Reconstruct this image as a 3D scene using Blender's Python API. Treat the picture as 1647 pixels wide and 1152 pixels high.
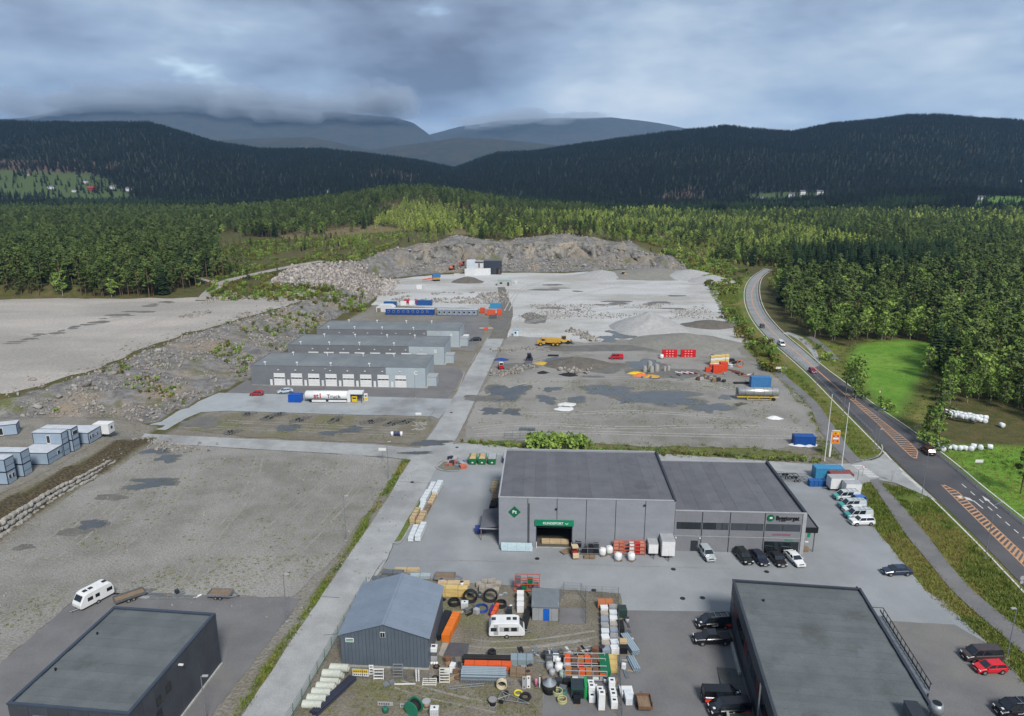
import bpy, math, random
import numpy as np
from mathutils import Vector, Matrix

# ------------------------------------------------------------------ scene, camera, sky, sun
sc = bpy.context.scene
for o in list(bpy.data.objects): bpy.data.objects.remove(o)
R = math.radians
F, CX, CY, CAMH = 1142.0, 823.5, 576.0, 66.0            # focal length (px of the photo), centre, flying height
TH = math.atan(296 / F); ct, st = math.cos(TH), math.sin(TH)
cam = bpy.data.cameras.new('camera'); cam.sensor_width = 36; cam.lens = 36 * F / 1647
cam.clip_end = 40000; cam.clip_start = 0.5
camo = bpy.data.objects.new('camera', cam); sc.collection.objects.link(camo)
camo.location = (0, 0, CAMH); camo.rotation_euler = (math.pi / 2 - TH, 0, 0); sc.camera = camo
sc.render.resolution_x, sc.render.resolution_y = 1024, 716

SKX, SKY_, SKZ = 16.5, 7.0, 9.5
SUN_EL, SUN_AZ = 45.0, 160.0        # azimuth clockwise from +Y (160: from behind the drone, to the right)
world = bpy.data.worlds.new('World'); sc.world = world; world.use_nodes = True
nt = world.node_tree; nt.nodes.clear()
def N(t, kind, **kw):
    n = t.nodes.new(kind)
    for k, v in kw.items():
        if k.startswith('i_'): n.inputs[k[2:]].default_value = v
        else: setattr(n, k, v)
    return n
def L(t, a, b): t.links.new(a, b)
def mth(t, op, a, b=None, c=None, clamp=False):
    n = t.nodes.new('ShaderNodeMath'); n.operation = op; n.use_clamp = clamp
    for i, x in enumerate((a, b, c)):
        if x is None: continue
        if isinstance(x, (int, float)): n.inputs[i].default_value = x
        else: t.links.new(x, n.inputs[i])
    return n.outputs[0]
def ramp(t, fac, stops, interp='LINEAR'):
    n = t.nodes.new('ShaderNodeValToRGB'); n.color_ramp.interpolation = interp
    e = n.color_ramp.elements
    while len(e) < len(stops): e.new(0.5)
    for i, (p, c) in enumerate(stops):
        e[i].position = p; e[i].color = (c[0], c[1], c[2], 1) if not isinstance(c, (int, float)) else (c, c, c, 1)
    t.links.new(fac, n.inputs[0]); return n.outputs[0]
def mixc(t, fac, a, b, mode='MIX'):
    n = t.nodes.new('ShaderNodeMix'); n.data_type = 'RGBA'; n.blend_type = mode
    if isinstance(fac, (int, float)): n.inputs[0].default_value = fac
    else: t.links.new(fac, n.inputs[0])
    for x, s in ((a, 6), (b, 7)):
        if isinstance(x, (tuple, list)): n.inputs[s].default_value = (x[0], x[1], x[2], 1)
        else: t.links.new(x, n.inputs[s])
    return n.outputs[2]
sky = N(nt, 'ShaderNodeTexSky', sky_type='NISHITA', sun_disc=False, sun_elevation=R(SUN_EL), sun_rotation=R(SUN_AZ))
sky.air_density = 1.2; sky.dust_density = 1.0
tc = N(nt, 'ShaderNodeTexCoord')
mp = N(nt, 'ShaderNodeMapping'); mp.inputs['Location'].default_value = (SKX, SKY_, SKZ); mp.inputs['Scale'].default_value = (1.2, 1.2, 3.2)
L(nt, tc.outputs['Generated'], mp.inputs[0])
n1 = N(nt, 'ShaderNodeTexNoise', i_Scale=1.5, i_Detail=5.0, i_Roughness=0.56); L(nt, mp.outputs[0], n1.inputs[0])
n2 = N(nt, 'ShaderNodeTexNoise', i_Scale=4.2, i_Detail=4.0, i_Roughness=0.6); L(nt, mp.outputs[0], n2.inputs[0])
cloudv = mth(nt, 'ADD', mth(nt, 'MULTIPLY', n1.outputs[0], 0.78), mth(nt, 'MULTIPLY', n2.outputs[0], 0.22))
cloudc = ramp(nt, cloudv, [(0.38, (0.085, 0.104, 0.145)), (0.44, (0.14, 0.176, 0.24)), (0.51, (0.205, 0.26, 0.34)), (0.585, (0.31, 0.365, 0.42)), (0.67, (0.44, 0.475, 0.50))])
gap = ramp(nt, n2.outputs[0], [(0.60, 0.0), (0.78, 0.55)], 'EASE')
skyc = mixc(nt, 1.0, sky.outputs[0], (0.12, 0.12, 0.12), 'MULTIPLY')
col = mixc(nt, gap, cloudc, skyc)
bgn = N(nt, 'ShaderNodeBackground', i_Strength=1.0); L(nt, col, bgn.inputs[0])
out = N(nt, 'ShaderNodeOutputWorld'); L(nt, bgn.outputs[0], out.inputs[0])

sl = bpy.data.lights.new('sun', 'SUN'); sl.energy = 3.1; sl.angle = R(15); sl.color = (1.0, 0.96, 0.89)
so = bpy.data.objects.new('sun', sl); sc.collection.objects.link(so)
_az, _el = R(SUN_AZ), R(SUN_EL)
SUND = Vector((math.sin(_az) * math.cos(_el), math.cos(_az) * math.cos(_el), math.sin(_el)))   # towards the sun
so.rotation_euler = SUND.to_track_quat('Z', 'Y').to_euler(); so.location = (0, 0, 300)
vs = sc.view_settings; vs.view_transform = 'Standard'; vs.look = 'None'; vs.exposure = 0.95; vs.gamma = 1
sc.render.engine = 'CYCLES'
sc.cycles.volume_bounces = 0; sc.cycles.max_bounces = 4; sc.cycles.diffuse_bounces = 2; sc.cycles.transparent_max_bounces = 8

# ------------------------------------------------------------------ helpers
rnd = random.Random(7)
def lin(c):
    c /= 255.0
    return c / 12.92 if c <= 0.04045 else ((c + 0.055) / 1.055) ** 2.4
K = 0.62
def S(r, g, b, k=None):                                  # colour seen under this light -> base colour
    k = K if k is None else k
    return (lin(r) * k, lin(g) * k, lin(b) * k)
MATS = {}
def mat(name, c1, c2=None, rough=0.75, scale=0.5, bump=0.0, bscale=None, metal=0.0, obj=True, fine=0.12, c3=None, s3=0.05, t3=0.5, w3=0.06, stretch=None, rand=0.0, emit=None, spec=0.35, rrough=None):
    if name in MATS: return MATS[name]
    m = bpy.data.materials.new(name); m.use_nodes = True; MATS[name] = m
    t = m.node_tree; b = t.nodes['Principled BSDF']
    b.inputs['Roughness'].default_value = rough; b.inputs['Metallic'].default_value = metal
    b.inputs['Specular IOR Level'].default_value = spec
    if obj: v = N(t, 'ShaderNodeTexCoord').outputs['Object']
    else: v = N(t, 'ShaderNodeNewGeometry').outputs['Position']
    if stretch:
        mpn = N(t, 'ShaderNodeMapping'); mpn.inputs['Scale'].default_value = stretch; L(t, v, mpn.inputs[0]); v = mpn.outputs[0]
    if c2 is None: c2 = tuple(x * 0.78 for x in c1)
    a = N(t, 'ShaderNodeTexNoise', i_Scale=scale, i_Detail=4.0, i_Roughness=0.62); L(t, v, a.inputs[0])
    f = ramp(t, a.outputs[0], [(0.36, 0), (0.64, 1)])
    c = mixc(t, f, c1, c2)
    if c3:
        d = N(t, 'ShaderNodeTexNoise', i_Scale=s3, i_Detail=5.0, i_Roughness=0.62); L(t, v, d.inputs[0])
        c = mixc(t, ramp(t, d.outputs[0], [(t3 - w3, 0), (t3 + w3, 1)]), c, c3)
    if fine:
        e = N(t, 'ShaderNodeTexNoise', i_Scale=(bscale or scale * 9), i_Detail=2.0); L(t, v, e.inputs[0])
        g = ramp(t, e.outputs[0], [(0.25, 1 - fine * 2.2), (0.75, 1 + fine * 2.2)])
        c = mixc(t, 1.0, c, g, 'MULTIPLY')
    if rand:
        oi = N(t, 'ShaderNodeObjectInfo')
        g = ramp(t, oi.outputs['Random'], [(0, 1 - rand), (1, 1 + rand)])
        c = mixc(t, 1.0, c, g, 'MULTIPLY')
    L(t, c, b.inputs['Base Color'])
    if rrough: L(t, ramp(t, a.outputs[0], [(0.3, rrough[0]), (0.7, rrough[1])]), b.inputs['Roughness'])
    if bump:
        bn = N(t, 'ShaderNodeBump', i_Strength=bump, i_Distance=0.25)
        e2 = N(t, 'ShaderNodeTexNoise', i_Scale=(bscale or scale * 6), i_Detail=2.0); L(t, v, e2.inputs[0])
        L(t, e2.outputs[0], bn.inputs['Height']); L(t, bn.outputs[0], b.inputs['Normal'])
    if emit:
        b.inputs['Emission Color'].default_value = (*emit[0], 1); b.inputs['Emission Strength'].default_value = emit[1]
    return m
def paint(r, g, b, rough=0.45, name=None, metal=0.0):
    return mat(name or 'paint_%d_%d_%d' % (r, g, b), S(r, g, b), tuple(x * 0.86 for x in S(r, g, b)), rough, 0.7, fine=0.05, metal=metal)

def Gp(px, py, z=0.0):                                   # where the sight line of a photo pixel meets height z
    a, b = (px - CX) / F, (CY - py) / F
    dx, dy, dz = a, ct + b * st, -st + b * ct
    t = (z - CAMH) / dz
    return Vector((dx * t, dy * t, z))
def Px(x, y, z):                                         # world -> photo pixel (numpy friendly)
    dz = z - CAMH; d = y * ct - dz * st; v = y * st + dz * ct
    return CX + F * x / d, CY - F * v / d
def poly_px(pts, z=0.0): return [tuple(Gp(p[0], p[1], z)[:2]) for p in pts]

class MB:
    def __init__(s): s.v, s.f = [], []
    def add(s, vs, fs):
        o = len(s.v); s.v += [tuple(p) for p in vs]; s.f += [tuple(i + o for i in q) for q in fs]; return s
    def bx(s, x0, x1, y0, y1, z0, z1):
        return s.add([(x0,y0,z0),(x1,y0,z0),(x1,y1,z0),(x0,y1,z0),(x0,y0,z1),(x1,y0,z1),(x1,y1,z1),(x0,y1,z1)],
                     [(3,2,1,0),(4,5,6,7),(0,1,5,4),(1,2,6,5),(2,3,7,6),(3,0,4,7)])
    def box(s, c, d, rz=0.0):
        cs, sn = math.cos(rz), math.sin(rz); vs = []
        for z in (-.5, .5):
            for x, y in ((-.5,-.5),(.5,-.5),(.5,.5),(-.5,.5)):
                X, Y = x*d[0], y*d[1]; vs.append((c[0]+X*cs-Y*sn, c[1]+X*sn+Y*cs, c[2]+z*d[2]))
        return s.add(vs, [(3,2,1,0),(4,5,6,7),(0,1,5,4),(1,2,6,5),(2,3,7,6),(3,0,4,7)])
    def fru(s, b, t, z0, z1):                            # frustum: b, t = (x0,x1,y0,y1)
        return s.add([(b[0],b[2],z0),(b[1],b[2],z0),(b[1],b[3],z0),(b[0],b[3],z0),(t[0],t[2],z1),(t[1],t[2],z1),(t[1],t[3],z1),(t[0],t[3],z1)],
                     [(3,2,1,0),(4,5,6,7),(0,1,5,4),(1,2,6,5),(2,3,7,6),(3,0,4,7)])
    def cyl(s, p0, p1, r0, r1=None, n=8, caps=True):
        p0, p1 = Vector(p0), Vector(p1); r1 = r0 if r1 is None else r1
        d = (p1 - p0).normalized(); a = d.orthogonal().normalized(); b = d.cross(a)
        vs = []
        for p, r in ((p0, r0), (p1, r1)):
            for i in range(n):
                q = 2*math.pi*(i+.5)/n; vs.append(p + a*(r*math.cos(q)) + b*(r*math.sin(q)))
        fs = [(i, (i+1) % n, n+(i+1) % n, n+i) for i in range(n)]
        if caps: fs += [tuple(range(n-1, -1, -1)), tuple(range(n, 2*n))]
        return s.add(vs, fs)
    def tube(s, p0, p1, r, ri, n=12):                    # open pipe with a wall
        p0, p1 = Vector(p0), Vector(p1); d = (p1-p0).normalized(); a = d.orthogonal().normalized(); b = d.cross(a); vs = []
        for p in (p0, p1):
            for rr in (r, ri):
                for i in range(n):
                    q = 2*math.pi*i/n; vs.append(p + a*(rr*math.cos(q)) + b*(rr*math.sin(q)))
        fs = []
        for i in range(n):
            j = (i+1) % n
            fs += [(i, j, 2*n+j, 2*n+i), (n+j, n+i, 3*n+i, 3*n+j), (j, i, n+i, n+j), (2*n+i, 2*n+j, 3*n+j, 3*n+i)]
        return s.add(vs, fs)
    def prism(s, pts, z0, z1):
        n = len(pts)
        return s.add([(p[0],p[1],z0) for p in pts]+[(p[0],p[1],z1) for p in pts],
                     [tuple(range(n-1,-1,-1)), tuple(range(n,2*n))]+[(i,(i+1)%n,n+(i+1)%n,n+i) for i in range(n)])
    def xprism(s, pts, y0, y1):                          # profile in (x,z) extruded along y
        n = len(pts)
        return s.add([(p[0],y0,p[1]) for p in pts]+[(p[0],y1,p[1]) for p in pts],
                     [tuple(range(n)), tuple(range(2*n-1,n-1,-1))]+[(i,n+i,n+(i+1)%n,(i+1)%n) for i in range(n)])
    def lathe(s, prof, n=12, c=(0,0,0), axis='z'):
        vs = []
        for r, z in prof:
            for i in range(n):
                q = 2*math.pi*i/n; p = (r*math.cos(q), r*math.sin(q), z)
                if axis == 'y': p = (p[0], p[2], p[1])
                if axis == 'x': p = (p[2], p[0], p[1])
                vs.append((p[0]+c[0], p[1]+c[1], p[2]+c[2]))
        m = len(prof); fs = [(k*n+i, k*n+(i+1)%n, (k+1)*n+(i+1)%n, (k+1)*n+i) for k in range(m-1) for i in range(n)]
        if prof[0][0] > 1e-4: fs.append(tuple(range(n-1,-1,-1)))
        if prof[-1][0] > 1e-4: fs.append(tuple(range((m-1)*n, m*n)))
        return s.add(vs, fs)
    def torus(s, c, Rr, r, n=18, k=6, axis='z', squash=1.0):
        vs = []
        for i in range(n):
            q = 2*math.pi*i/n
            for j in range(k):
                w = 2*math.pi*j/k; a = Rr + r*math.cos(w); p = (a*math.cos(q), a*math.sin(q), r*squash*math.sin(w))
                if axis == 'y': p = (p[0], p[2], p[1])
                if axis == 'x': p = (p[2], p[0], p[1])
                vs.append((p[0]+c[0], p[1]+c[1], p[2]+c[2]))
        return s.add(vs, [(i*k+j, ((i+1)%n)*k+j, ((i+1)%n)*k+(j+1)%k, i*k+(j+1)%k) for i in range(n) for j in range(k)])
    def loft(s, rings, close=True):
        n = len(rings[0]); o = []
        for r in rings: o += r
        fs = [(k*n+i, k*n+(i+1)%n, (k+1)*n+(i+1)%n, (k+1)*n+i) for k in range(len(rings)-1) for i in range(n)]
        if close: fs += [tuple(range(n-1,-1,-1)), tuple(range((len(rings)-1)*n, len(rings)*n))]
        return s.add(o, fs)
    def mesh(s, name, smooth=False):
        m = bpy.data.meshes.new(name); m.from_pydata(s.v, [], s.f); m.update()
        if smooth: m.shade_smooth()
        return m
    def build(s, name, material, parent=None, smooth=False, loc=None, rz=0.0, bevel=0):
        return ob(name, s.mesh(name, smooth), material, parent, loc, rz, bevel)
COLL = sc.collection
def ob(name, mesh, material=None, parent=None, loc=None, rz=0.0, bevel=0):
    o = bpy.data.objects.new(name, mesh); COLL.objects.link(o)
    if material is not None:
        if not mesh.materials: mesh.materials.append(material)
        elif mesh.materials[0] != material:
            o.material_slots[0].link = 'OBJECT'; o.material_slots[0].material = material
    if parent is not None: o.parent = parent
    if loc is not None: o.location = loc
    if rz: o.rotation_euler[2] = rz
    if bevel:
        b = o.modifiers.new('bevel', 'BEVEL'); b.width = bevel; b.segments = 2; b.limit_method = 'ANGLE'
    return o
def tag(o, label=None, cat=None, group=None, kind=None):
    if label: o['label'] = label
    if cat: o['category'] = cat
    if group: o['group'] = group
    if kind: o['kind'] = kind
    return o
def thing(name, label, cat, loc=(0,0,0), rz=0.0, group=None):
    o = bpy.data.objects.new(name, None); COLL.objects.link(o); o.empty_display_size = 0.3
    o.location = loc; o.rotation_euler[2] = rz
    return tag(o, label, cat, group)
def copy_tree(o, parent=None):
    c = o.copy(); COLL.objects.link(c); c.parent = parent
    for ch in o.children: copy_tree(ch, c)
    return c
def struct(o): o['kind'] = 'structure'; return o
def text(name, s, size, material, parent, loc, rot=(math.pi/2,0,0), bold=0.0, align='LEFT', ext=0.01, sx=1.0):
    cu = bpy.data.curves.new('t', 'FONT'); cu.body = s; cu.size = size; cu.align_x = align; cu.extrude = ext; cu.offset = bold
    tmp = bpy.data.objects.new('t', cu); COLL.objects.link(tmp)
    bpy.context.view_layer.update()
    me = bpy.data.meshes.new_from_object(tmp.evaluated_get(bpy.context.evaluated_depsgraph_get()))
    bpy.data.objects.remove(tmp); bpy.data.curves.remove(cu)
    me.materials.clear(); me.materials.append(material); me.name = name
    o = bpy.data.objects.new(name, me); COLL.objects.link(o); o.parent = parent; o.location = loc; o.rotation_euler = rot; o.scale[0] = sx
    return o
# value noise
_rs = np.random.RandomState(11); _T = _rs.rand(256, 256)
def vn(x, y):
    x = np.asarray(x, float); y = np.asarray(y, float)
    xi, yi = np.floor(x).astype(int), np.floor(y).astype(int); fx, fy = x-xi, y-yi
    fx = fx*fx*(3-2*fx); fy = fy*fy*(3-2*fy)
    a, b = _T[xi & 255, yi & 255], _T[(xi+1) & 255, yi & 255]; c, d = _T[xi & 255, (yi+1) & 255], _T[(xi+1) & 255, (yi+1) & 255]
    return (a*(1-fx)+b*fx)*(1-fy)+(c*(1-fx)+d*fx)*fy
def fbm(x, y, o=4):
    r, a = 0, 0.5
    for i in range(o): r = r + a*(vn(x*2**i+17.3*i, y*2**i+5.1*i)-0.5); a *= 0.5
    return r*2
def sst(a, b, x):
    t = np.clip((np.asarray(x, float)-a)/(b-a), 0, 1); return t*t*(3-2*t)
def inpoly(X, Y, P):
    X = np.asarray(X); ins = np.zeros(X.shape, bool); n = len(P)
    for i in range(n):
        x0, y0 = P[i]; x1, y1 = P[(i+1) % n]
        if y0 == y1: continue
        c = ((Y < y0) != (Y < y1)) & (X < (x1-x0)*(Y-y0)/(y1-y0)+x0)
        ins ^= c
    return ins
def dline(X, Y, P, closed=False):
    X = np.asarray(X, float); d = np.full(X.shape, 1e9); n = len(P)
    for i in range(n if closed else n-1):
        ax, ay = P[i]; bx, by = P[(i+1) % n]; dx, dy = bx-ax, by-ay
        t = np.clip(((X-ax)*dx+(Y-ay)*dy)/(dx*dx+dy*dy+1e-9), 0, 1)
        d = np.minimum(d, np.hypot(X-ax-t*dx, Y-ay-t*dy))
    return d
# ------------------------------------------------------------------ terrain
UPL = [(-420,186,6),(-320,186,6),(-140,186,6),(-131,213,6),(-125,266,6),(-110,309,6),(-101,340,6),(-94,385,6),(-99,440,7),(-97,472,9),(-83,521,12),(-59,552,14),(-43,567,17),(-11,548,15),(18,567,17),(53,578,17),(79,555,14),(108,522,8),(124,507,3)]
LOL = [(-420,172),(-320,172),(-137,177),(-107,181),(-99,180),(-95,201),(-88,228),(-88,270),(-86,318),(-77,366),(-74,400),(-84,440),(-88,456),(-53,486),(-10,495),(33,492),(79,508),(112,500),(122,503)]
UP2 = [(a, b) for a, b, c in UPL]
UPOLY = UP2 + [(130,900),(130,2000),(-2500,2000),(-2500,186)]
DPOLY = LOL + [(124,510),(130,900),(130,2000),(-2500,2000),(-2500,172)]
RIDGES = [  # (distance, foot, tree allowance m, noise m, [(photo x, skyline y)])
 (2500, 1380, 13, 16, [(-600,205),(0,194),(60,197),(140,198),(250,196),(300,211),(350,226),(420,237),(520,238),(600,246),(680,257),(740,272),(800,287),(900,300)]),
 (2700, 1450, 13, 16, [(560,312),(640,295),(680,285),(740,266),(800,246),(860,243),(950,228),(1050,215),(1110,208),(1160,201),(1200,206),(1270,210),(1330,198),(1400,193),(1450,186),(1490,185),(1550,189),(1647,195),(2200,215)]),
 (4600, 3300, 0, 22, [(-300,250),(200,235),(350,224),(500,219),(600,240),(640,234),(740,222),(800,225),(870,232),(950,240),(1200,250)]),
 (8000, 5800, 0, 60, [(-600,200),(60,192),(120,176),(220,166),(300,166),(450,176),(560,180),(640,188),(668,197),(690,214),(720,240),(800,262)]),
 (9200, 7400, 0, 60, [(600,262),(660,235),(690,216),(740,205),(800,196),(860,192),(920,188),(980,187),(1030,193),(1100,206),(1180,215),(1300,225),(2200,230)]),
]
TERR = [(-440,192),(-142,192)]+[(a-2, b) for a, b, c in UPL[3:8]]+[(-100,394),(-130,364),(-160,353),(-260,350),(-440,350)]
def hgt(X, Y):
    X = np.asarray(X, float); Y = np.asarray(Y, float)
    near = (Y > 60) & (Y < 1300) & (np.abs(X) < 1500)
    z = 2.0 + 3.0*fbm(X/170, Y/170)                     # right-hand forest floor
    ff = 6.5 + 8*np.exp(-((X-20)/170)**2)*sst(500, 620, Y)*(1-sst(750, 1200, Y)) + 3.5*fbm(X/150, Y/150)
    xn, yn = X[near], Y[near]
    dU, dD = dline(xn, yn, UP2), dline(xn, yn, LOL)
    up, dn = inpoly(xn, yn, UPOLY), inpoly(xn, yn, DPOLY)
    w = np.zeros(xn.shape); zu = np.zeros(xn.shape)
    for a, b, c in UPL:
        k = 1.0/((xn-a)**2+(yn-b)**2+30)**2; w += k; zu += k*c
    zu /= w
    t = np.where(up, 1.0, np.where(dn, dD/(dU+dD+1e-6), 0.0))
    t = np.clip(t + 0.10*fbm(xn/9, yn/9, 3)*(t > 0)*(t < 1), 0, 1)
    q = sst(430, 470, yn)
    cliff = np.where(t < .55, t*.55, np.where(t < .70, .30+(t-.55)/.15*.62, .92+(t-.70)/.3*.08))
    t2 = t*(1-q)+cliff*q
    s = sst(0, 220, dU)*up
    base = np.where(up, zu*(1-s)+ff[near]*s, zu*t2)
    rim = np.exp(-(dU/14)**2)*q*(3.0*fbm(xn/14, yn/14, 3)+.5)
    slopeN = 1.1*fbm(xn/6, yn/6, 3)*((t > .04) & (t < .99))*(1+1.6*q)
    base = base+rim*(t > .3)+slopeN
    base = base+4.5*sst(351, 360, yn)*sst(-208, -225, xn)*(1-.9*sst(380, 560, yn))*up
    base = np.where(inpoly(xn, yn, TERR), 6.0, base)
    right = sst(118, 150, xn)                           # right of the quarry and beyond the highway
    zr = z[near]*sst(8, 40, np.abs(dline(xn, yn, HWC)))
    lowf = ~(dn | up)
    base = np.where(lowf, 0.0, base)
    zr = np.where((xn > 100) & (yn < 380), np.minimum(zr*0.5, 1.0), zr)
    field = inpoly(xn, yn, YARDZ)
    zz = base*(1-right)+zr*right
    zz = np.where(field, 0.0, zz)
    # barracks terrace on the left, above the dry-stone wall
    camp = inpoly(xn, yn, CAMPZ)
    ramp_ = 3.0*sst(0, 11, np.hypot(xn+94, yn-176)-3)
    dc = dline(xn, yn, CAMPE)
    bank = inpoly(xn, yn, BANKZ)
    zz = np.where(camp, ramp_, zz)
    dw = dline(xn, yn, WALLL)
    bt = dw/(dw+dc+1e-6)
    zz = np.where(bank & ~camp, ramp_*(0.25+.75*bt)+0.25*fbm(xn/2.5, yn/2.5, 2), zz)
    full = np.where(X > 125, z, ff*(1-sst(60, 125, X))+z*sst(60, 125, X))
    full[near] = zz
    full = np.where((Y < 230) & (X < 125) & ~near, 0.0, full)
    h = np.where((Y <= 60), np.where(np.abs(X) < 95, 0.0, full*sst(95, 200, np.abs(X))), full)
    # knoll behind the quarry, rising fields, hills
    h = h+30*np.exp(-((X+165)/150)**2-((Y-1110)/190)**2)
    h = h+26*np.exp(-((X-900)/330)**2-((Y-1500)/230)**2)
    u = CX+1180*X/np.maximum(Y, 50)
    for Yr, Y0, tree, am, pts in RIDGES:
        py = np.interp(u, [p[0] for p in pts], [p[1] for p in pts])
        b = (CY-py)/F
        zr = CAMH+Yr*(-st+b*ct)/(ct+b*st)-tree
        front = sst(Y0, Yr, Y)**0.85; back = 1-0.5*sst(Yr, Yr*1.5, Y)
        nz = am*fbm(X/(Yr*.11), Y/(Yr*.11), 5)*front*(1-(.75 if tree else .45)*np.exp(-((Y-Yr)/(Yr*.09))**2))
        r = np.where(Y > Y0, np.maximum(zr, 0)*front*np.where(Y > Yr, back, 1)+nz, 0)
        h = np.where(Y > Y0, np.maximum(h*(1-0.0*front), np.maximum(r, h*(1-front))), h)
    return h
# reference lines on the flat
STL = poly_px([(388,1152),(480,1014),(556,900),(620,809),(660,739),(690,704),(732,636),(752,598),(785,542)])
STR = poly_px([(452,1180),(480,1132),(545,1020),(624,900),(632,873),(689,780),(700,754),(735,707),(757,658),(798,572),(812,541)])
HWL = poly_px([(1232,432),(1211,445),(1200,461),(1199,485),(1209,511),(1232,541),(1274,576),(1297,597),(1318,617),(1347,647),(1377,677),(1418,718),(1470,770),(1509,805),(1585,879),(1647,944),(1760,1062),(1900,1220)])
HWR = poly_px([(1240,434),(1222,446),(1218,470),(1226,500),(1256,535),(1292,564),(1318,588),(1359,618),(1400,650),(1465,694),(1510,729),(1544,756),(1571,780),(1647,840),(1760,932),(1900,1050)])
def resample(P, n):
    P = np.array(P); d = np.r_[0, np.cumsum(np.hypot(*np.diff(P, axis=0).T))]; s = np.linspace(0, d[-1], n)
    return np.c_[np.interp(s, d, P[:,0]), np.interp(s, d, P[:,1])]
def smooth(P, it=2):
    P = np.array(P, float)
    for _ in range(it):
        Q = [P[0]]
        for i in range(len(P)-1): Q += [P[i]*.75+P[i+1]*.25, P[i]*.25+P[i+1]*.75]
        P = np.array(Q+[P[-1]])
    return P
HWC = [tuple(p) for p in (resample(smooth(HWL), 40)+resample(smooth(HWR), 40))/2]
YARDZ = [(-600,40),(-600,110),(-97,110),(-92,165),(-90,182),(-82,230),(-80,300),(-70,380),(-70,400),(-40,470),(110,485),(126,470),(118,372),(96,240),(88,180),(84,130),(86,95),(96,60),(100,40)]
CAMPZ = [(-330,120),(-103,122),(-99,143),(-96,165),(-94,172),(-96,181),(-107,182),(-137,180),(-330,174)]
CAMPE = [(-103.5,118),(-103,122),(-99,143),(-96,165),(-93.5,172)]
WALLL = poly_px([(-60,905),(0,868),(50,832),(100,798),(160,765),(215,728),(232,712)])
BANKZ = [(-330,122)]+CAMPE[::-1][::-1]+[(-93,173)]+[tuple(p) for p in WALLL[::-1]]+[(-330,110)]

def axis(lo, hi, step, far_lo, far_hi, g=1.032):
    a = list(np.arange(lo, hi+.01, step)); s = step; x = hi
    while x < far_hi: s *= g; x += s; a.append(x)
    s = step; x = lo; b = []
    while x > far_lo: s *= g; x -= s; b.append(x)
    return np.array(b[::-1]+a)
gx = axis(-240, 240, 2.4, -14000, 14000); gy = axis(60, 600, 2.4, -2500, 13500)
XX, YY = np.meshgrid(gx, gy); HH = hgt(XX, YY)
flat = inpoly(XX, YY, YARDZ) & (YY < 600)
HHs = np.where(flat, HH-0.06, HH)
terrz = inpoly(XX, YY, TERR)
def mesh_grid(name, X, Y, Z):
    ny, nx = X.shape; v = np.c_[X.ravel(), Y.ravel(), Z.ravel()].astype(np.float32)
    i = (np.arange(ny-1)[:,None]*nx+np.arange(nx-1)[None]).ravel()
    f = np.c_[i, i+1, i+nx+1, i+nx].astype(np.int32)
    m = bpy.data.meshes.new(name); m.vertices.add(len(v)); m.vertices.foreach_set('co', v.ravel())
    m.loops.add(f.size); m.loops.foreach_set('vertex_index', f.ravel()); m.polygons.add(len(f))
    m.polygons.foreach_set('loop_start', np.arange(0, f.size, 4, dtype=np.int32)); m.update(calc_edges=True); m.shade_smooth()
    return m
def fattr(m, name, a):
    t = m.attributes.new(name, 'FLOAT', 'POINT'); t.data.foreach_set('value', np.asarray(a, np.float32).ravel())
gm = mesh_grid('ground', XX, YY, np.where(terrz, HH-0.08, HHs))
# kinds of ground, as soft masks that the material breaks up with noise
def soft(P, w): 
    i = inpoly(XX, YY, P); d = dline(XX, YY, P, True); return np.clip(0.5+np.where(i, d, -d)/w, 0, 1)
w_grav = np.maximum(soft(YARDZ, 6), soft(CAMPZ, 4)*1.0)
slope_z = inpoly(XX, YY, DPOLY) & ~inpoly(XX, YY, UPOLY) & (XX < 126)
w_rock = np.where(slope_z, 1.0, 0.0)*(YY < 620)
w_rock = np.maximum(w_rock, np.exp(-(dline(XX, YY, UP2[7:])/10)**2)*(XX < 128)*.9)
w_rock = np.maximum(w_rock, soft(poly_px([(430,455),(480,430),(560,428),(640,436),(650,452),(560,458)], 7), 12))
verge1 = poly_px([(1318,694),(1253,612),(1240,600),(1200,560),(1140,470),(1170,455),(1199,445),(1211,445),(1199,485),(1232,541),(1318,617),(1418,718),(1412,735),(1380,740),(1340,690)])
verge2 = poly_px([(1365,745),(1318,694),(1300,740),(1240,742),(850,728),(735,712),(760,705),(1200,716),(1280,725)])
verge3 = poly_px([(1390,770),(1470,790),(1509,805),(1647,944),(1700,1100),(1640,1100),(1488,950),(1407,850),(1370,785)])
verge4 = poly_px([(388,1152),(556,900),(660,739),(648,737),(548,896),(458,1026),(362,1165)])
grass = np.zeros(XX.shape)
verge5 = poly_px([(1262,536),(1300,543),(1345,552),(1362,556),(1400,546),(1510,552),(1520,600),(1500,650),(1490,705),(1465,692),(1400,648),(1318,586)])
for P, w in ((verge1, 5), (verge2, 3), (verge3, 3), (verge4, 2.4), (verge5, 5)): grass = np.maximum(grass, soft(P, w)*(.55 if P is verge2 else 1))
fieldR = poly_px([(1362,575),(1380,556),(1450,550),(1508,556),(1490,600),(1462,645),(1440,672),(1408,655),(1392,620)])
fieldR2 = poly_px([(1500,712),(1560,716),(1700,722),(1800,800),(1800,960),(1647,842),(1560,768)])
farm_l = [(-1500,1390),(-1420,1790),(-1000,1740),(-880,1640),(-770,1500),(-740,1420),(-900,1390)]
farm_r = [(520,1480),(760,1500),(760,1600),(640,1680),(520,1640)]
farm_r2 = [(780,1230),(1100,1290),(1150,1480),(900,1400)]
lush = np.zeros(XX.shape)
for P, w in ((fieldR, 14), (fieldR2, 8), (farm_l, 60), (farm_r, 40), (farm_r2, 40)): lush = np.maximum(lush, soft(P, w))
moor = sst(3000, 3600, YY)
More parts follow.
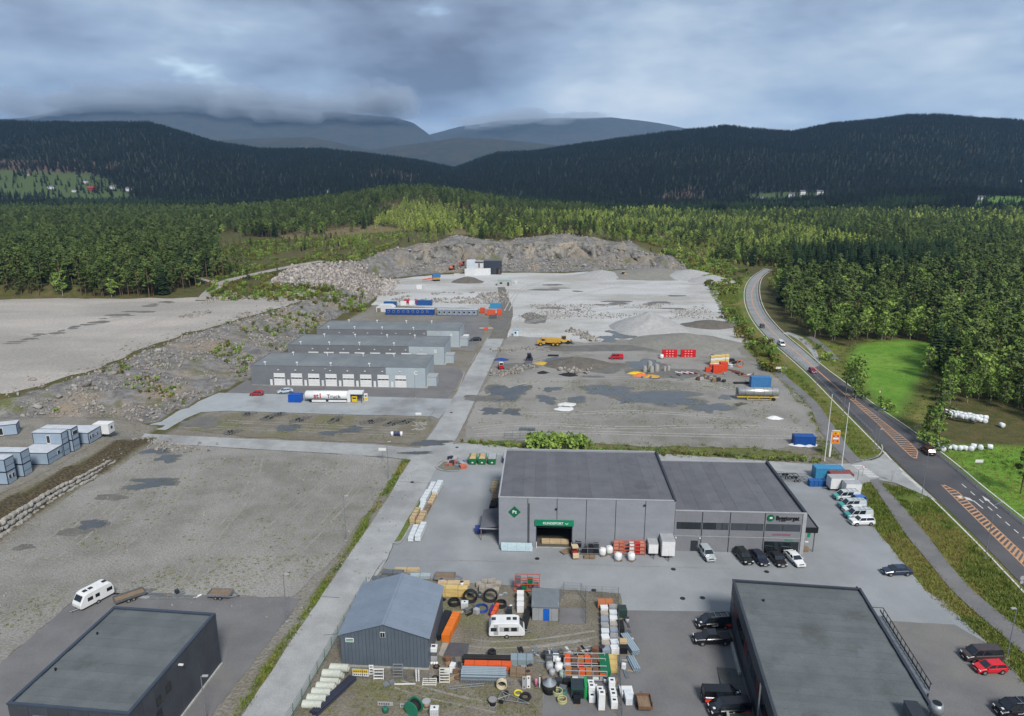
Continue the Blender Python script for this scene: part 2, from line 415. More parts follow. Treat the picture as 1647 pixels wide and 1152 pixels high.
bank_a = (inpoly(XX, YY, BANKZ) & ~inpoly(XX, YY, CAMPZ)).astype(float)
clr = np.zeros(XX.shape)
CUTS = [[(-1330,1750),(-980,1730),(-960,1830),(-1100,1870),(-1330,1850)], [(-360,1850),(-250,1830),(-250,2000),(-330,2080),(-400,2000)], [(300,1570),(410,1570),(450,1700),(400,1760)], [(140,560),(190,600),(185,690),(120,680)], [(330,470),(460,470),(500,600),(380,600)], [(-100,720),(-200,640),(-240,720),(-160,800)], [(-60,620),(60,640),(120,700),(60,760),(-60,720)], [(300,640),(420,640),(430,700),(320,700)]]
for P in CUTS: clr = np.maximum(clr, soft(P, 30))
for nme, a in (('w_grav', w_grav*(1-grass)), ('w_rock', w_rock), ('w_grass', grass*(1-np.clip(lush*1.6, 0, 1))), ('w_lush', lush), ('w_moor', moor), ('w_bank', bank_a), ('w_cut', clr)): fattr(gm, nme, a)
g_m = bpy.data.materials.new('terrain'); g_m.use_nodes = True; t = g_m.node_tree; bs = t.nodes['Principled BSDF']; bs.inputs['Roughness'].default_value = .92; bs.inputs['Specular IOR Level'].default_value = .15
pos = N(t, 'ShaderNodeNewGeometry').outputs['Position']
def noi(sc_, det=6.0, ro=.6, v=pos):
    n = N(t, 'ShaderNodeTexNoise', i_Scale=sc_, i_Detail=det, i_Roughness=ro); L(t, v, n.inputs[0]); return n.outputs[0]
nA, nB, nC, nD = noi(.35, 4), noi(.05, 4), noi(2.2, 2), noi(.011, 4)
def att(n): return N(t, 'ShaderNodeAttribute', attribute_name=n).outputs['Fac']
def brk(w, n=None, k=.8, sharp=.12):                      # mask broken up by noise
    x = mth(t, 'ADD', w, mth(t, 'MULTIPLY', mth(t, 'SUBTRACT', n or nA, .5), k))
    return ramp(t, x, [(.5-sharp, 0), (.5+sharp, 1)])
forest = mixc(t, ramp(t, nB, [(.35, 0), (.65, 1)]), S(88,86,50), S(70,80,38)); forest = mixc(t, ramp(t, nA, [(.4, 0), (.7, 1)]), forest, S(106,94,64))
hillc = mixc(t, ramp(t, nD, [(.4, 0), (.6, 1)]), S(46,56,40), S(56,58,46))
geoY = N(t, 'ShaderNodeSeparateXYZ'); L(t, pos, geoY.inputs[0])
c = mixc(t, ramp(t, mth(t, 'DIVIDE', geoY.outputs[1], 3000), [(.42, 0), (.5, 1)]), forest, hillc)
cutc = mixc(t, ramp(t, nA, [(.4, 0), (.6, 1)]), S(140,118,92), S(100,100,60)); cutc = mixc(t, ramp(t, mth(t, 'DIVIDE', geoY.outputs[1], 3000), [(.42, 0), (.5, 1)]), cutc, S(92,78,66)); c = mixc(t, brk(att('w_cut'), nB, .9), c, cutc)
moorc = mixc(t, ramp(t, nD, [(.4, 0), (.62, 1)]), S(56,64,66), S(70,70,66)); c = mixc(t, att('w_moor'), c, moorc)
lushc = mixc(t, ramp(t, nB, [(.35, 0), (.65, 1)]), S(92,140,44), S(120,156,60)); lushc = mixc(t, ramp(t, nA, [(.45, 0), (.75, .6)]), lushc, S(72,104,38)); lushc = mixc(t, ramp(t, mth(t, 'DIVIDE', geoY.outputs[1], 3000), [(.42, 0), (.5, 1)]), lushc, S(76,92,50)); c = mixc(t, brk(att('w_lush'), nB, .5, .2), c, lushc)  # far fields get a darker green that stands for cloud shade
gravc = mixc(t, ramp(t, nB, [(.3, 0), (.7, 1)]), S(140,138,133), S(126,119,106)); gravc = mixc(t, ramp(t, nA, [(.52, 0), (.72, .6)]), gravc, S(108,104,78))
c = mixc(t, brk(att('w_grav'), nA, .5, .2), c, gravc)
rockc = mixc(t, ramp(t, nA, [(.35, 0), (.65, 1)]), S(142,140,138), S(104,102,102)); rockc = mixc(t, ramp(t, nB, [(.5, 0), (.68, .75)]), rockc, S(158,142,120)); rockc = mixc(t, ramp(t, noi(.12, 3), [(.56, 0), (.68, .8)]), rockc, S(100,104,58))
c = mixc(t, brk(att('w_rock'), nA, .5, .2), c, rockc)
bankc = mixc(t, ramp(t, nC, [(.4, 0), (.6, 1)]), S(74,66,56), S(92,84,62)); c = mixc(t, brk(att('w_bank'), nA, .5, .2), c, bankc)
grasc = mixc(t, ramp(t, nB, [(.36, 0), (.6, 1)]), S(92,112,44), S(132,124,74)); grasc = mixc(t, ramp(t, nA, [(.45, 0), (.7, .8)]), grasc, S(78,102,36))
c = mixc(t, brk(att('w_grass'), nA, .7), c, grasc)
c = mixc(t, 1.0, c, ramp(t, nC, [(.25, .72), (.75, 1.28)]), 'MULTIPLY'); L(t, c, bs.inputs['Base Color'])
bn = N(t, 'ShaderNodeBump', i_Strength=.7, i_Distance=.4); L(t, nC, bn.inputs['Height'])
bn2 = N(t, 'ShaderNodeBump', i_Strength=.6, i_Distance=14.0); L(t, noi(.02, 4), bn2.inputs['Height']); 
mxn = N(t, 'ShaderNodeMix', data_type='VECTOR'); L(t, att('w_moor'), mxn.inputs[0]); L(t, bn.outputs[0], mxn.inputs[4]); L(t, bn2.outputs[0], mxn.inputs[5]); L(t, mxn.outputs[1], bs.inputs['Normal'])
struct(ob('ground', gm, g_m))

# ------------------------------------------------------------------ surfaces
def densify(P, step, wob, sc_=.25, closed=True):
    out = []; n = len(P)
    for i in range(n if closed else n-1):
        a, b = Vector(P[i]), Vector(P[(i+1) % n]); k = max(1, int((b-a).length/step))
        nrm = Vector((-(b-a).y, (b-a).x)).normalized() if (b-a).length > 1e-6 else Vector((0, 0))
        for j in range(k):
            p = a+(b-a)*(j/k); w = float(fbm(p.x*sc_+3, p.y*sc_+9, 3))*wob; out.append((p.x+nrm.x*w, p.y+nrm.y*w))
    return out
def sheet(name, P, z, m, wob=0.0, step=2.0, sc_=.25, kind='structure'):
    if wob: P = densify(P, step, wob, sc_)
    me = bpy.data.meshes.new(name); me.from_pydata([(x, y, z) for x, y in P], [], [tuple(range(len(P)))]); me.update()
    if me.polygons[0].normal.z < 0: me.flip_normals()
    o = ob(name, me, m); o['kind'] = kind; return o
def ribbon(name, A, B, z, m, n=80, wob=0.0, sm=2, parent=None, kind='structure', zf=None):
    A, B = resample(smooth(A, sm) if sm else A, n), resample(smooth(B, sm) if sm else B, n)
    v, f = [], []
    for i in range(n):
        a, b = Vector(A[i]), Vector(B[i]); d = (b-a).normalized()
        a -= d*float(fbm(a.x*.3, a.y*.3, 3))*wob; b += d*float(fbm(b.x*.3+50, b.y*.3, 3))*wob
        za = z if zf is None else z+float(zf(np.array([a.x]), np.array([a.y]))[0]); zb = z if zf is None else z+float(zf(np.array([b.x]), np.array([b.y]))[0])
        v += [(a.x, a.y, za), (b.x, b.y, zb)]
    f = [(2*i, 2*i+1, 2*i+3, 2*i+2) for i in range(n-1)]
    me = bpy.data.meshes.new(name); me.from_pydata(v, [], f); me.update()
    if me.polygons[0].normal.z < 0: me.flip_normals()
    o = ob(name, me, m, parent)
    if parent is None: o['kind'] = kind
    return o
m_street = mat('street_asphalt', S(172,174,175), S(156,158,159), .9, .25, .25, 6, obj=False, c3=S(142,143,144), s3=.06, t3=.56, w3=.08, fine=.07)
m_yard = mat('yard_asphalt', S(156,160,164), S(143,147,151), .88, .10, .2, 7, obj=False, c3=S(130,133,137), s3=.035, t3=.57, w3=.10, fine=.06)
m_dark = mat('dark_asphalt', S(122,121,123), S(110,109,111), .88, .16, .2, 7, obj=False, c3=S(126,124,120), s3=.05, t3=.58, w3=.08, fine=.07)
m_hway = mat('highway_asphalt', S(84,84,89), S(74,74,79), .85, .12, .2, 8, obj=False, c3=S(98,97,99), s3=.05, t3=.56, w3=.1, fine=.07)
m_path = mat('path_asphalt', S(126,125,126), S(112,112,114), .9, .2, .2, 7, obj=False, fine=.07)
m_gravel = mat('lot_gravel', S(141,139,135), S(123,120,113), .95, .16, .6, 3.2, obj=False, c3=S(150,148,144), s3=.035, t3=.52, w3=.08, fine=.16)
m_gravel2 = mat('brown_gravel', S(132,126,116), S(112,106,92), .95, .2, .6, 3.2, obj=False, c3=S(114,112,84), s3=.07, t3=.58, w3=.05, fine=.16)
m_pink = mat('pale_gravel', S(182,175,168), S(170,165,160), .95, .08, .4, 2.5, obj=False, c3=S(154,150,144), s3=.025, t3=.50, w3=.08, stretch=(.35,1,1), fine=.12)
m_grey = mat('quarry_gravel', S(194,195,196), S(182,182,181), .95, .05, .5, 2.0, obj=False, c3=S(166,164,159), s3=.03, t3=.54, w3=.06, stretch=(.5,1,1), fine=.11)  # gravel lightened so its colour carries the sunlight on the quarry
m_mud = mat('wet_mud', S(118,115,109), S(104,101,96), .6, .3, .4, 3, obj=False, fine=.12)
m_grass = mat('grass', S(88,112,40), S(112,118,58), .9, .4, .7, 4, obj=False, fine=.2)
m_white = mat('road_paint', S(222,222,220), S(200,200,198), .7, 1.2, obj=False, fine=.05)
m_tan = mat('tan_paint', S(206,160,122), S(184,140,104), .75, 1.2, obj=False, fine=.06)
m_water = mat('puddle_water', S(96,98,98,.5), S(84,86,86,.5), .16, .2, obj=False, fine=0, spec=.5)

# pale left terrace and grey quarry floor
sheet('terrace_gravel', [(-435,192)]+[(-142,192)]+[(a-2.5, b) for a, b in UP2[3:8]]+[(-101,392),(-130,362),(-160,351),(-260,348),(-435,348)], 6.03, m_pink, 4.0, 3, .1)
sheet('quarry_floor', [(-76,392),(-88,448),(-52,480),(-10,489),(33,487),(79,502),(112,494),(124,470),(120,410),(106,350),(103,300),(98,280),(60,278),(30,275),(8,283),(-4,290),(-4,330),(-9,352),(-40,358),(-72,364)], .02, m_grey, 3.0, 3, .12)
sheet('gravel_lot', poly_px([(741,712),(760,660),(800,575),(818,540),(870,543),(940,552),(1000,546),(1110,556),(1170,552),(1200,575),(1256,612),(1300,650),(1313,690),(1310,716),(1240,722),(1000,716),(850,708)]), .022, m_gravel, 1.5, 2, .3)
sheet('gravel_lot', poly_px([(285,690),(330,668),(372,664),(556,669),(692,673),(700,680),(676,716),(400,703)]), .02, m_gravel2, .8, 1.5, .4)
sheet('gravel_lot', poly_px([(215,728),(240,712),(400,723),(560,731),(648,740),(540,895),(470,960),(420,961),(180,953),(118,967),(0,1069),(-200,1200),(-260,1000),(-60,905),(0,868),(100,798)]), .02, m_gravel, .8, 1.5, .4)
sheet('camp_gravel', [(-330,176),(-137,178),(-114,180),(-108,172),(-101,160),(-101.5,144),(-106,124),(-330,124)], 3.06, mat('camp_gravel', S(140,136,128), S(124,120,112), .95, .3, .5, 3, obj=False, fine=.14), .8, 2, .4)
sheet('gravel_lot', poly_px([(616,915),(720,935),(1000,955),(1000,1010),(930,1070),(875,1090),(872,1152),(840,1215),(440,1215),(480,1132),(545,1020),(590,945)]), .024, m_gravel2, .5, 1.5, .5)
sheet('yard', poly_px([(632,873),(689,780),(700,754),(735,716),(815,720),(1235,742),(1300,750),(1360,752),(1390,770),(1381,806),(1407,850),(1436,884),(1488,950),(1518,966),(1582,1030),(1618,1063),(1680,1140),(1720,1215),(440,1215),(480,1132),(545,1020),(624,900)]), .012, m_yard, .25, 1.5, .5)
sheet('yard', poly_px([(1000,982),(1180,984),(1500,1003),(1535,1005),(1582,1032),(1618,1065),(1680,1140),(1720,1215),(840,1215),(872,1152),(876,1092),(932,1072),(1000,1012)]), .028, m_dark, .15, 1.5, .5)
sheet('yard', poly_px([(118,967),(177,955),(420,961),(482,963),(470,985),(420,1049),(341,1151),(300,1215),(-200,1215),(0,1069)]), .026, m_dark, .3, 1.5, .5)
sheet('yard', poly_px([(400,612),(398,611),(360,634),(720,642),(745,602),(738,590),(690,585),(560,580)]), .016, m_dark)
sheet('yard', poly_px([(700,560),(762,566),(775,541),(790,512),(740,505),(690,520)]), .016, m_dark)
sheet('forecourt', poly_px([(229,689),(312,649),(352,632),(520,636),(735,642),(705,674),(696,670),(556,667),(369,661),(323,663),(299,673),(266,692)]), .03, mat('forecourt_asphalt', S(168,173,177), S(156,161,165), .88, .12, .2, 7, obj=False, c3=S(132,134,136), s3=.05, t3=.57, w3=.08, fine=.06), .15, 1.5, .5)
street = ribbon('street', STL, STR, .034, m_street, 90, .25)
cross = ribbon('side_road', poly_px([(222,697),(300,701),(400,706),(560,713),(640,718),(702,724)]), poly_px([(214,711),(300,716),(400,722),(560,731),(648,738),(690,745)]), .038, m_street, 60, .3)
ribbon('back_road', poly_px([(700,720),(740,712),(815,717),(1000,725),(1240,742),(1320,748)]), poly_px([(700,752),(740,735),(815,732),(1000,738),(1240,757),(1320,764)]), .042, m_street, 60, .2)
ribbon('dirt_track', poly_px([(785,545),(800,515),(806,497),(803,480),(800,462)]), poly_px([(815,545),(824,515),(826,497),(818,480),(812,462)]), .04, mat('track_dirt', S(118,115,110), S(104,100,94), .95, .3, .5, 3, obj=False), 30, .6)
# forest road from the terrace
FR = [Vector(Gp(a, b, 6.6)[:2]) for a, b in ((325,482),(342,465),(360,454),(398,446),(440,438),(480,431),(520,426))]
FR2 = [Vector(Gp(a, b, 6.6)[:2]) for a, b in ((352,458),(325,451),(296,444),(268,438),(240,434))]
frl, frr = [], []
for i, p in enumerate(FR):
    d = (FR[min(i+1, len(FR)-1)]-FR[max(i-1, 0)]).normalized(); nn = Vector((-d.y, d.x))*3.2; frl.append(tuple(p+nn)); frr.append(tuple(p-nn))
ribbon('forest_road', frl, frr, .35, mat('forest_road', S(164,158,152), S(150,146,140), .95, .2, obj=False), 40, .5, zf=hgt)
ribbon('forest_road', [tuple(p+Vector((0,2.2))) for p in FR2], [tuple(p-Vector((0,2.2))) for p in FR2], .36, MATS['forest_road'], 30, .5, zf=hgt)

highway = ribbon('highway', HWL, HWR, .05, m_hway, 140, .08)
ribbon('highway', HWL[:8], HWR[:7], .056, mat('old_asphalt', S(150,152,154), S(136,138,140), .85, .12, .2, 8, obj=False, fine=.06), 80, .05)
def offset_line(P, d):
    P = np.array(P); T = np.gradient(P, axis=0); T /= np.linalg.norm(T, axis=1)[:,None]; return P+np.c_[-T[:,1], T[:,0]]*d
hl, hr = resample(smooth(HWL), 200), resample(smooth(HWR), 200)
def stripe(P, w, m, name, parent, z=.062, n=None):
    a, b = offset_line(P, w/2), offset_line(P, -w/2); ribbon(name, a, b, z, m, n or len(P), 0, 0, parent)
def cutl(P, keep): return [p for p in P if keep(p)]
stripe(offset_line(hr, .9), .32, m_white, 'edge_line', highway)
pj = np.array([Px(p[0], p[1], 0)[1] for p in hl])
inn = offset_line(hl, -.9)
stripe(inn[pj < 735], .32, m_white, 'edge_line', highway); stripe(inn[pj > 800], .32, m_white, 'edge_line', highway)
gapi = np.where((pj > 730) & (pj < 806))[0]
for k in range(0, len(gapi)-2, 3): stripe(inn[gapi[k]:gapi[k]+2], .3, m_white, 'dash', highway)
# tan hatched islands
def hatch(lp, rp, n, closed_start=True):
    A, B = resample(lp, 60), resample(rp, 60)
    stripe(A, .22, m_tan, 'hatch_border', highway, .064); stripe(B, .22, m_tan, 'hatch_border', highway, .064)
    for i in range(n):
        u = (i+.5)/n; a = Vector((np.interp(u, np.linspace(0,1,60), A[:,0]), np.interp(u, np.linspace(0,1,60), A[:,1]))); b = Vector((np.interp(u, np.linspace(0,1,60), B[:,0]), np.interp(u, np.linspace(0,1,60), B[:,1])))
        if (b-a).length < .3: continue
        stripe(np.array([a, (a+b)/2, b]), .42, m_tan, 'hatch_bar', highway, .066, 3)
hatch(poly_px([(1358,634),(1410,680),(1450,720),(1466,735),(1472,738)]), poly_px([(1362,633),(1420,678),(1462,711),(1476,726),(1474,738)]), 34)
hatch(poly_px([(1514,780),(1570,835),(1647,911),(1800,1062)]), poly_px([(1518,780),(1540,791),(1647,892),(1800,1030)]), 44)
cl = poly_px([(1225,446),(1209,463),(1209,488),(1220,508),(1245,538),(1290,574),(1320,601),(1358,634)])
stripe(resample(smooth(cl), 60), .5, m_tan, 'centre_line', highway, .064)
for i in range(9):                                        # lane dashes beside the second island
    a, b = Gp(1547+i*14, 779+i*12.2), Gp(1554+i*14, 785+i*12.2); stripe(np.array([a[:2], (a+b)[:2]*.5 if False else [(a.x+b.x)/2, (a.y+b.y)/2], b[:2]]), .22, m_white, 'lane_dash', highway, .064, 3)
def arrow(px, py, turn):
    o = Gp(px, py, .064); d = (Gp(px-40, py-33, 0)-o); d.z = 0; d.normalize(); s_ = Vector((d.y, -d.x, 0))
    def q(a, b): return tuple(o+d*a+s_*b)
    vs = [q(0,-.12), q(0,.12), q(3.6,.12), q(3.6,-.12)]; fs = [(0,1,2,3)]
    if turn: vs += [q(3.2,-.1), q(4.2,-1.3), q(5.6,-1.5), q(4.9,-.2)]; fs += [(4,5,6,7)]; vs += [q(4.0,-1.9), q(6.2,-1.2), q(5.3,-2.6)]; fs += [(8,9,10)]
    else: vs += [q(3.6,-.5), q(3.6,.5), q(6.0,0)]; fs += [(4,5,6)]
    me = bpy.data.meshes.new('lane_arrow'); me.from_pydata(vs, [], fs); me.update(); ob('lane_arrow', me, m_white, highway)
arrow(1581, 818, True); arrow(1604, 818, False)
sheet('junction', poly_px([(1300,748),(1365,746),(1380,741),(1402,741),(1415,736),(1424,727),(1432,737),(1471,774),(1507,806),(1480,794),(1440,777),(1410,772),(1390,778),(1368,768),(1310,765)]), .054, m_street, .1, 1.5)
for i in range(8):
    y = 748+i*2.6; a = MB(); x0 = 1370+i*3.6
    p = [Gp(x0, y, .068), Gp(x0+17, y, .068), Gp(x0+19, y+1.5, .068), Gp(x0+2, y+1.5, .068)]
    a.add(p, [(3,2,1,0)]); a.build('crossing_bar', m_white, highway)
for i in range(14):
    p = Gp(1452+i*2.3, 760+i*1.95, .068); a = MB(); a.add([p, p+Vector((.55,-.45,0)), p+Vector((-.75,-.6,0))], [(2,1,0)]); a.build('give_way_mark', m_white, highway)
ribbon('foot_path', poly_px([(1244,600),(1253,612),(1300,647),(1312,677),(1318,694),(1340,718),(1368,747)]), poly_px([(1258,598),(1268,609),(1312,644),(1333,674),(1359,712),(1372,729),(1388,743)]), .058, m_path, 50, .1)
ribbon('foot_path', poly_px([(1398,772),(1418,801),(1454,858),(1493,903),(1532,953),(1598,1010),(1647,1053),(1800,1180)]), poly_px([(1413,770),(1420,780),(1454,817),(1493,863),(1532,916),(1575,960),(1647,1017),(1800,1130)]), .06, m_path, 60, .1)
ribbon('bus_lay_by', poly_px([(1258,537),(1275,540),(1300,560),(1318,588)]), poly_px([(1266,534),(1290,541),(1314,562),(1318,587)]), .056, m_street, 24, 0)
ribbon('foot_path', poly_px([(1296,541),(1318,556),(1340,580)]), poly_px([(1306,541),(1334,560),(1350,579)]), .07, m_path, 24, .1)
struct(sheet('meadow', fieldR, 1.15, mat('meadow_grass', S(84,136,38), S(104,146,52), .92, .06, .8, 3, obj=False, c3=S(70,116,34), s3=.03, t3=.55, w3=.1, fine=.14), 3, 2)) if False else None
# kerbs
m_conc = mat('concrete', S(178,178,174), S(158,158,154), .85, .6, .2, fine=.07)
def kerb(P, w=.2, h=.13, closed=False):
    P = resample(smooth(P, 2), 50); a, b = offset_line(P, w/2), offset_line(P, -w/2); m = MB()
    for i in range(len(P)-1):
        m.add([(a[i][0],a[i][1],0),(b[i][0],b[i][1],0),(b[i+1][0],b[i+1][1],0),(a[i+1][0],a[i+1][1],0),(a[i][0],a[i][1],h+.05),(b[i][0],b[i][1],h+.05),(b[i+1][0],b[i+1][1],h+.05),(a[i+1][0],a[i+1][1],h+.05)],[(4,5,6,7),(0,1,5,4),(2,3,7,6)])
    return struct(m.build('kerb', m_conc))
kerb(poly_px([(716,630),(735,631),(743,612),(747,600)])); kerb(poly_px([(738,590),(756,589),(766,570)])); kerb(poly_px([(762,560),(775,559),(784,544)]))
kerb(poly_px([(632,874),(640,877),(648,870),(690,792),(693,780)])); kerb(poly_px([(739,758),(715,759),(700,754),(703,746),(713,741)]))
kerb(poly_px([(1377,742),(1400,740),(1414,734),(1420,724),(1418,716)]), .3)
sheet('planted_strip', poly_px([(634,872),(646,869),(690,790),(692,781),(684,790)]), .07, m_grass, .2, 1)
sheet('planted_strip', poly_px([(704,752),(716,757),(740,756),(735,744),(714,743)]), .07, m_gravel2, .2, 1)
# puddles and damp patches
prs = np.random.RandomState(5)
def blob(px, py, rx, ry, z, m, name, wob=.35):
    c_ = Gp(px, py, z); a = []
    kx = Gp(px+rx, py, z).x-c_.x; ky = abs(Gp(px, py+ry, z).y-c_.y); ph = prs.rand()*99
    for i in range(40):
        q = 2*math.pi*i/40; r = 1+wob*float(fbm(np.array([math.cos(q)*1.3+ph]), np.array([math.sin(q)*1.3+ph]), 4)[0])*2
        a.append((c_.x+kx*r*math.cos(q), c_.y+ky*r*math.sin(q)))
    blob.k += 1
    if m is m_water: sheet('damp_gravel', [(c_.x+(x-c_.x)*1.22+.3*math.sin(y), c_.y+(y-c_.y)*1.22) for x, y in a], z-.004-.0002*(blob.k % 9), m_mud)
    return sheet(name, a, z+.0003*blob.k, m)
blob.k = 0
for px, py, rx, ry in ((822,632,26,9),(800,629,16,6),(970,628,32,6),(1060,640,55,9),(1010,646,18,4),(1140,655,24,8),(1100,648,16,5),(790,662,13,5),(822,661,14,5),(880,643,17,5),(925,642,14,4),(884,627,14,3),(1165,640,9,3),(1190,650,8,3),(980,545,12,3),(1000,537,16,4),(1045,585,30,6),(900,578,30,4)): blob(px, py, rx, ry, .034, m_water, 'puddle', .6)
for px, py, rx, ry in ((250,776,28,6),(268,738,18,4),(255,726,20,4),(145,843,18,6),(228,782,22,5),(458,687,16,4),(560,692,22,4),(530,697,14,3),(570,688,16,3),(690,712,26,4),(670,728,22,2)): blob(px, py, rx, ry, .045, m_water, 'puddle', .6)
for px, py, rx, ry in ((960,590,60,9),(830,590,40,6),(1060,600,60,7),(40,880,20,5),(180,800,24,6),(120,855,30,6),(320,680,34,8),(780,640,30,5),(1000,560,70,5),(860,512,20,8),(805,520,14,14),(920,560,50,4)): blob(px, py, rx, ry, .031, m_mud, 'damp_gravel')
for i in range(26): blob(20+i*10+prs.randn()*5, 552-i*2.6+prs.randn()*2, 5+prs.rand()*10, .6+prs.rand()*1.1, 6.06, m_mud, 'damp_gravel')
for i in range(14): blob(850+prs.rand()*250, 455+prs.rand()*55, 8+prs.rand()*22, .8+prs.rand()*1.2, .03, m_mud, 'damp_gravel')
# drain and manhole covers
for px, py in ((955,950),(864,899),(1083,916),(1233,920),(1130,962),(663,776),(735,720),(726,664),(1098,963)):
    o = MB().lathe([(.0,.03),(.42,.03),(.42,.075),(0,.075)], 14).build('manhole_cover', mat('iron', S(70,66,64), rough=.6, metal=.6), None, loc=Gp(px, py)); o['kind'] = 'structure'
# asphalt repair seams
def seam(pts, w=.12, z=.052, m=None):
    P = resample(poly_px(pts), 20); P[:,0] += np.array([float(fbm(p[0]*.3, p[1]*.3, 2)) for p in P])*.5
    ribbon('asphalt_seam', offset_line(P, w/2), offset_line(P, -w/2), z, m or mat('bitumen', S(92,92,94), rough=.7, obj=False), 20, 0, 0)
for s_ in ([(640,775),(664,776),(690,778)], [(632,874),(625,895),(622,905)], [(620,900),(560,985),(545,1020)], [(700,660),(690,672),(692,680)], [(518,960),(548,962)], [(520,1022),(545,1020)]): seam(s_)
seam([(640,900),(800,903),(1000,910),(1180,915)], .15, .05, mat('seam_pale', S(158,158,158), obj=False))

# blasted rock face between the talus and the rim of the quarry
def rock_face():
    lo = resample(np.array(LOL[12:]), 260); hi = resample(np.array(UP2[9:]), 260); nv = 14; v = []
    zt_ = np.interp(np.linspace(0, 1, 260), np.linspace(0, 1, len(UPL[9:])), [c[2] for c in UPL[9:]])
    for i in range(260):
        u_ = i/259; m_ = lo[i]*.42+hi[i]*.58; d = hi[i]-lo[i]; d = d/(np.linalg.norm(d)+1e-6); top = zt_[i]*(.93+.10*float(fbm(np.array([u_*30]), np.array([.3]), 3)[0])); bot = zt_[i]*.16
        e = min(1, min(u_, 1-u_)*9)
        for k in range(nv):
            w = k/(nv-1); n1_ = float(fbm(np.array([u_*46]), np.array([w*1.6+4]), 4)[0]); n2_ = float(fbm(np.array([u_*120+9]), np.array([w*7]), 3)[0]); off = 6.5*n1_+1.6*n2_+(1-w)*(-3.0)+w*w*3.5
            v.append((m_[0]+d[0]*off, m_[1]+d[1]*off, bot+(top-bot)*w*e-(1-e)*2))
    f = [(i*nv+k, (i+1)*nv+k, (i+1)*nv+k+1, i*nv+k+1) for i in range(259) for k in range(nv-1)]
    me = bpy.data.meshes.new('rock_face'); me.from_pydata(v, [], f); me.update()
    if me.polygons[1800].normal.y > 0: me.flip_normals()
    m_ = mat('face_rock', S(150,147,142), S(96,92,88), .9, .22, .8, 1.6, obj=False, c3=S(160,150,134), s3=.05, t3=.58, w3=.09, stretch=(1.4,1.4,.45), fine=.2)
    struct(ob('rock_face', me, m_))
rock_face()

# wheel tracks worn into the gravel
m_track = mat('worn_track', S(134,130,122), S(150,148,143), .95, .5, .3, 3, obj=False, fine=.12); m_track2 = mat('pale_track', S(172,170,166), S(156,153,147), .95, .5, .3, 3, obj=False, fine=.12)
def track(pts, w=.42, gauge=1.7, m=None, z=.0285):
    P = resample(smooth(poly_px(pts), 2), 40)
    for s_ in (-.5, .5):
        c_ = offset_line(P, s_*gauge); track.k += 1; ribbon('wheel_track', offset_line(c_, w/2), offset_line(c_, -w/2), z+.0003*track.k, m or m_track, 40, .25, 0)
track.k = 0
for p in ([(235,720),(215,760),(170,800),(110,850),(30,900)], [(245,722),(232,765),(200,800),(140,860),(80,900)], [(300,724),(300,770),(260,830),(180,890)], [(420,728),(400,800),(330,880),(300,940)], [(560,738),(500,800),(420,860),(330,930)], [(610,742),(520,850),(430,930)]): track(p, m=m_track)
for p in ([(760,690),(850,680),(1000,690),(1150,684),(1290,690)], [(765,700),(900,694),(1100,700),(1280,704)], [(775,640),(860,612),(980,606),(1120,612),(1230,640)], [(800,600),(900,570),(1020,565),(1150,580)], [(770,660),(880,668),(1010,660),(1180,672)]): track(p, .5, 1.8, m_track2)
for p in ([(300,686),(400,690),(520,694),(670,700)], [(320,676),(450,682),(640,690)]): track(p, m=m_track)
for p in ([(820,520),(900,480),(1000,460),(1060,450)], [(815,500),(830,470),(860,455),(900,450)], [(840,520),(940,500),(1080,490),(1130,470)]): track(p, .6, 2.2, mat('quarry_track', S(160,158,153), S(176,175,173), .95, .4, .3, 3, obj=False, fine=.1), .034)
for p in ([(0,560),(120,530),(230,505),(320,484)], [(0,600),(160,550),(300,500),(335,480)], [(60,580),(200,530),(330,490)]):
    P = resample(smooth(poly_px(p, 6), 2), 50)
    for s_ in (-1, 1): c_ = offset_line(P, s_*1.0); track.k += 1; ribbon('wheel_track', offset_line(c_, .3), offset_line(c_, -.3), 6.045+.0003*track.k, mat('terrace_track', S(160,154,147), S(176,170,163), .95, .4, .3, 3, obj=False, fine=.1), 50, .4, 0)
for p in ([(640,1100),(700,1120),(800,1140)], [(730,1030),(800,1040),(900,1030),(960,1020)], [(735,1045),(850,1050),(950,1035)]): track(p, .3, 1.5, m_track)
# ------------------------------------------------------------------ trees and other growth
def leafmat(name, a, b, rand=.22):
    m = bpy.data.materials.new(name); m.use_nodes = True; t = m.node_tree; p = t.nodes['Principled BSDF']
    p.inputs['Roughness'].default_value = .85; p.inputs['Specular IOR Level'].default_value = .12
    oi = N(t, 'ShaderNodeObjectInfo'); tc_ = N(t, 'ShaderNodeTexCoord')
    n = N(t, 'ShaderNodeTexNoise', i_Scale=.9, i_Detail=2.0); L(t, tc_.outputs['Object'], n.inputs[0])
    f = mth(t, 'ADD', mth(t, 'MULTIPLY', n.outputs[0], .7), mth(t, 'MULTIPLY', oi.outputs['Random'], .45))
    c = mixc(t, ramp(t, f, [(.3, 0), (.85, 1)]), a, b)
    c = mixc(t, 1.0, c, ramp(t, oi.outputs['Random'], [(0, 1-rand), (1, 1+rand)]), 'MULTIPLY')
    L(t, c, p.inputs['Base Color'])
    tr = N(t, 'ShaderNodeBsdfTranslucent'); L(t, c, tr.inputs[0]); mx = N(t, 'ShaderNodeMixShader', i_Fac=.25)
    L(t, p.outputs[0], mx.inputs[1]); L(t, tr.outputs[0], mx.inputs[2]); L(t, mx.outputs[0], t.nodes['Material Output'].inputs[0])
    return m
m_pine = leafmat('pine_needles', S(70,88,48,.78), S(106,122,68,.78))
m_spruce = leafmat('spruce_needles', S(42,60,40,.72), S(62,82,50,.72))
m_hill_shade = leafmat('shaded_needles', S(32,44,38,.55), S(48,60,46,.55))  # conifer green darkened: cloud shade over the hills is put into the colour
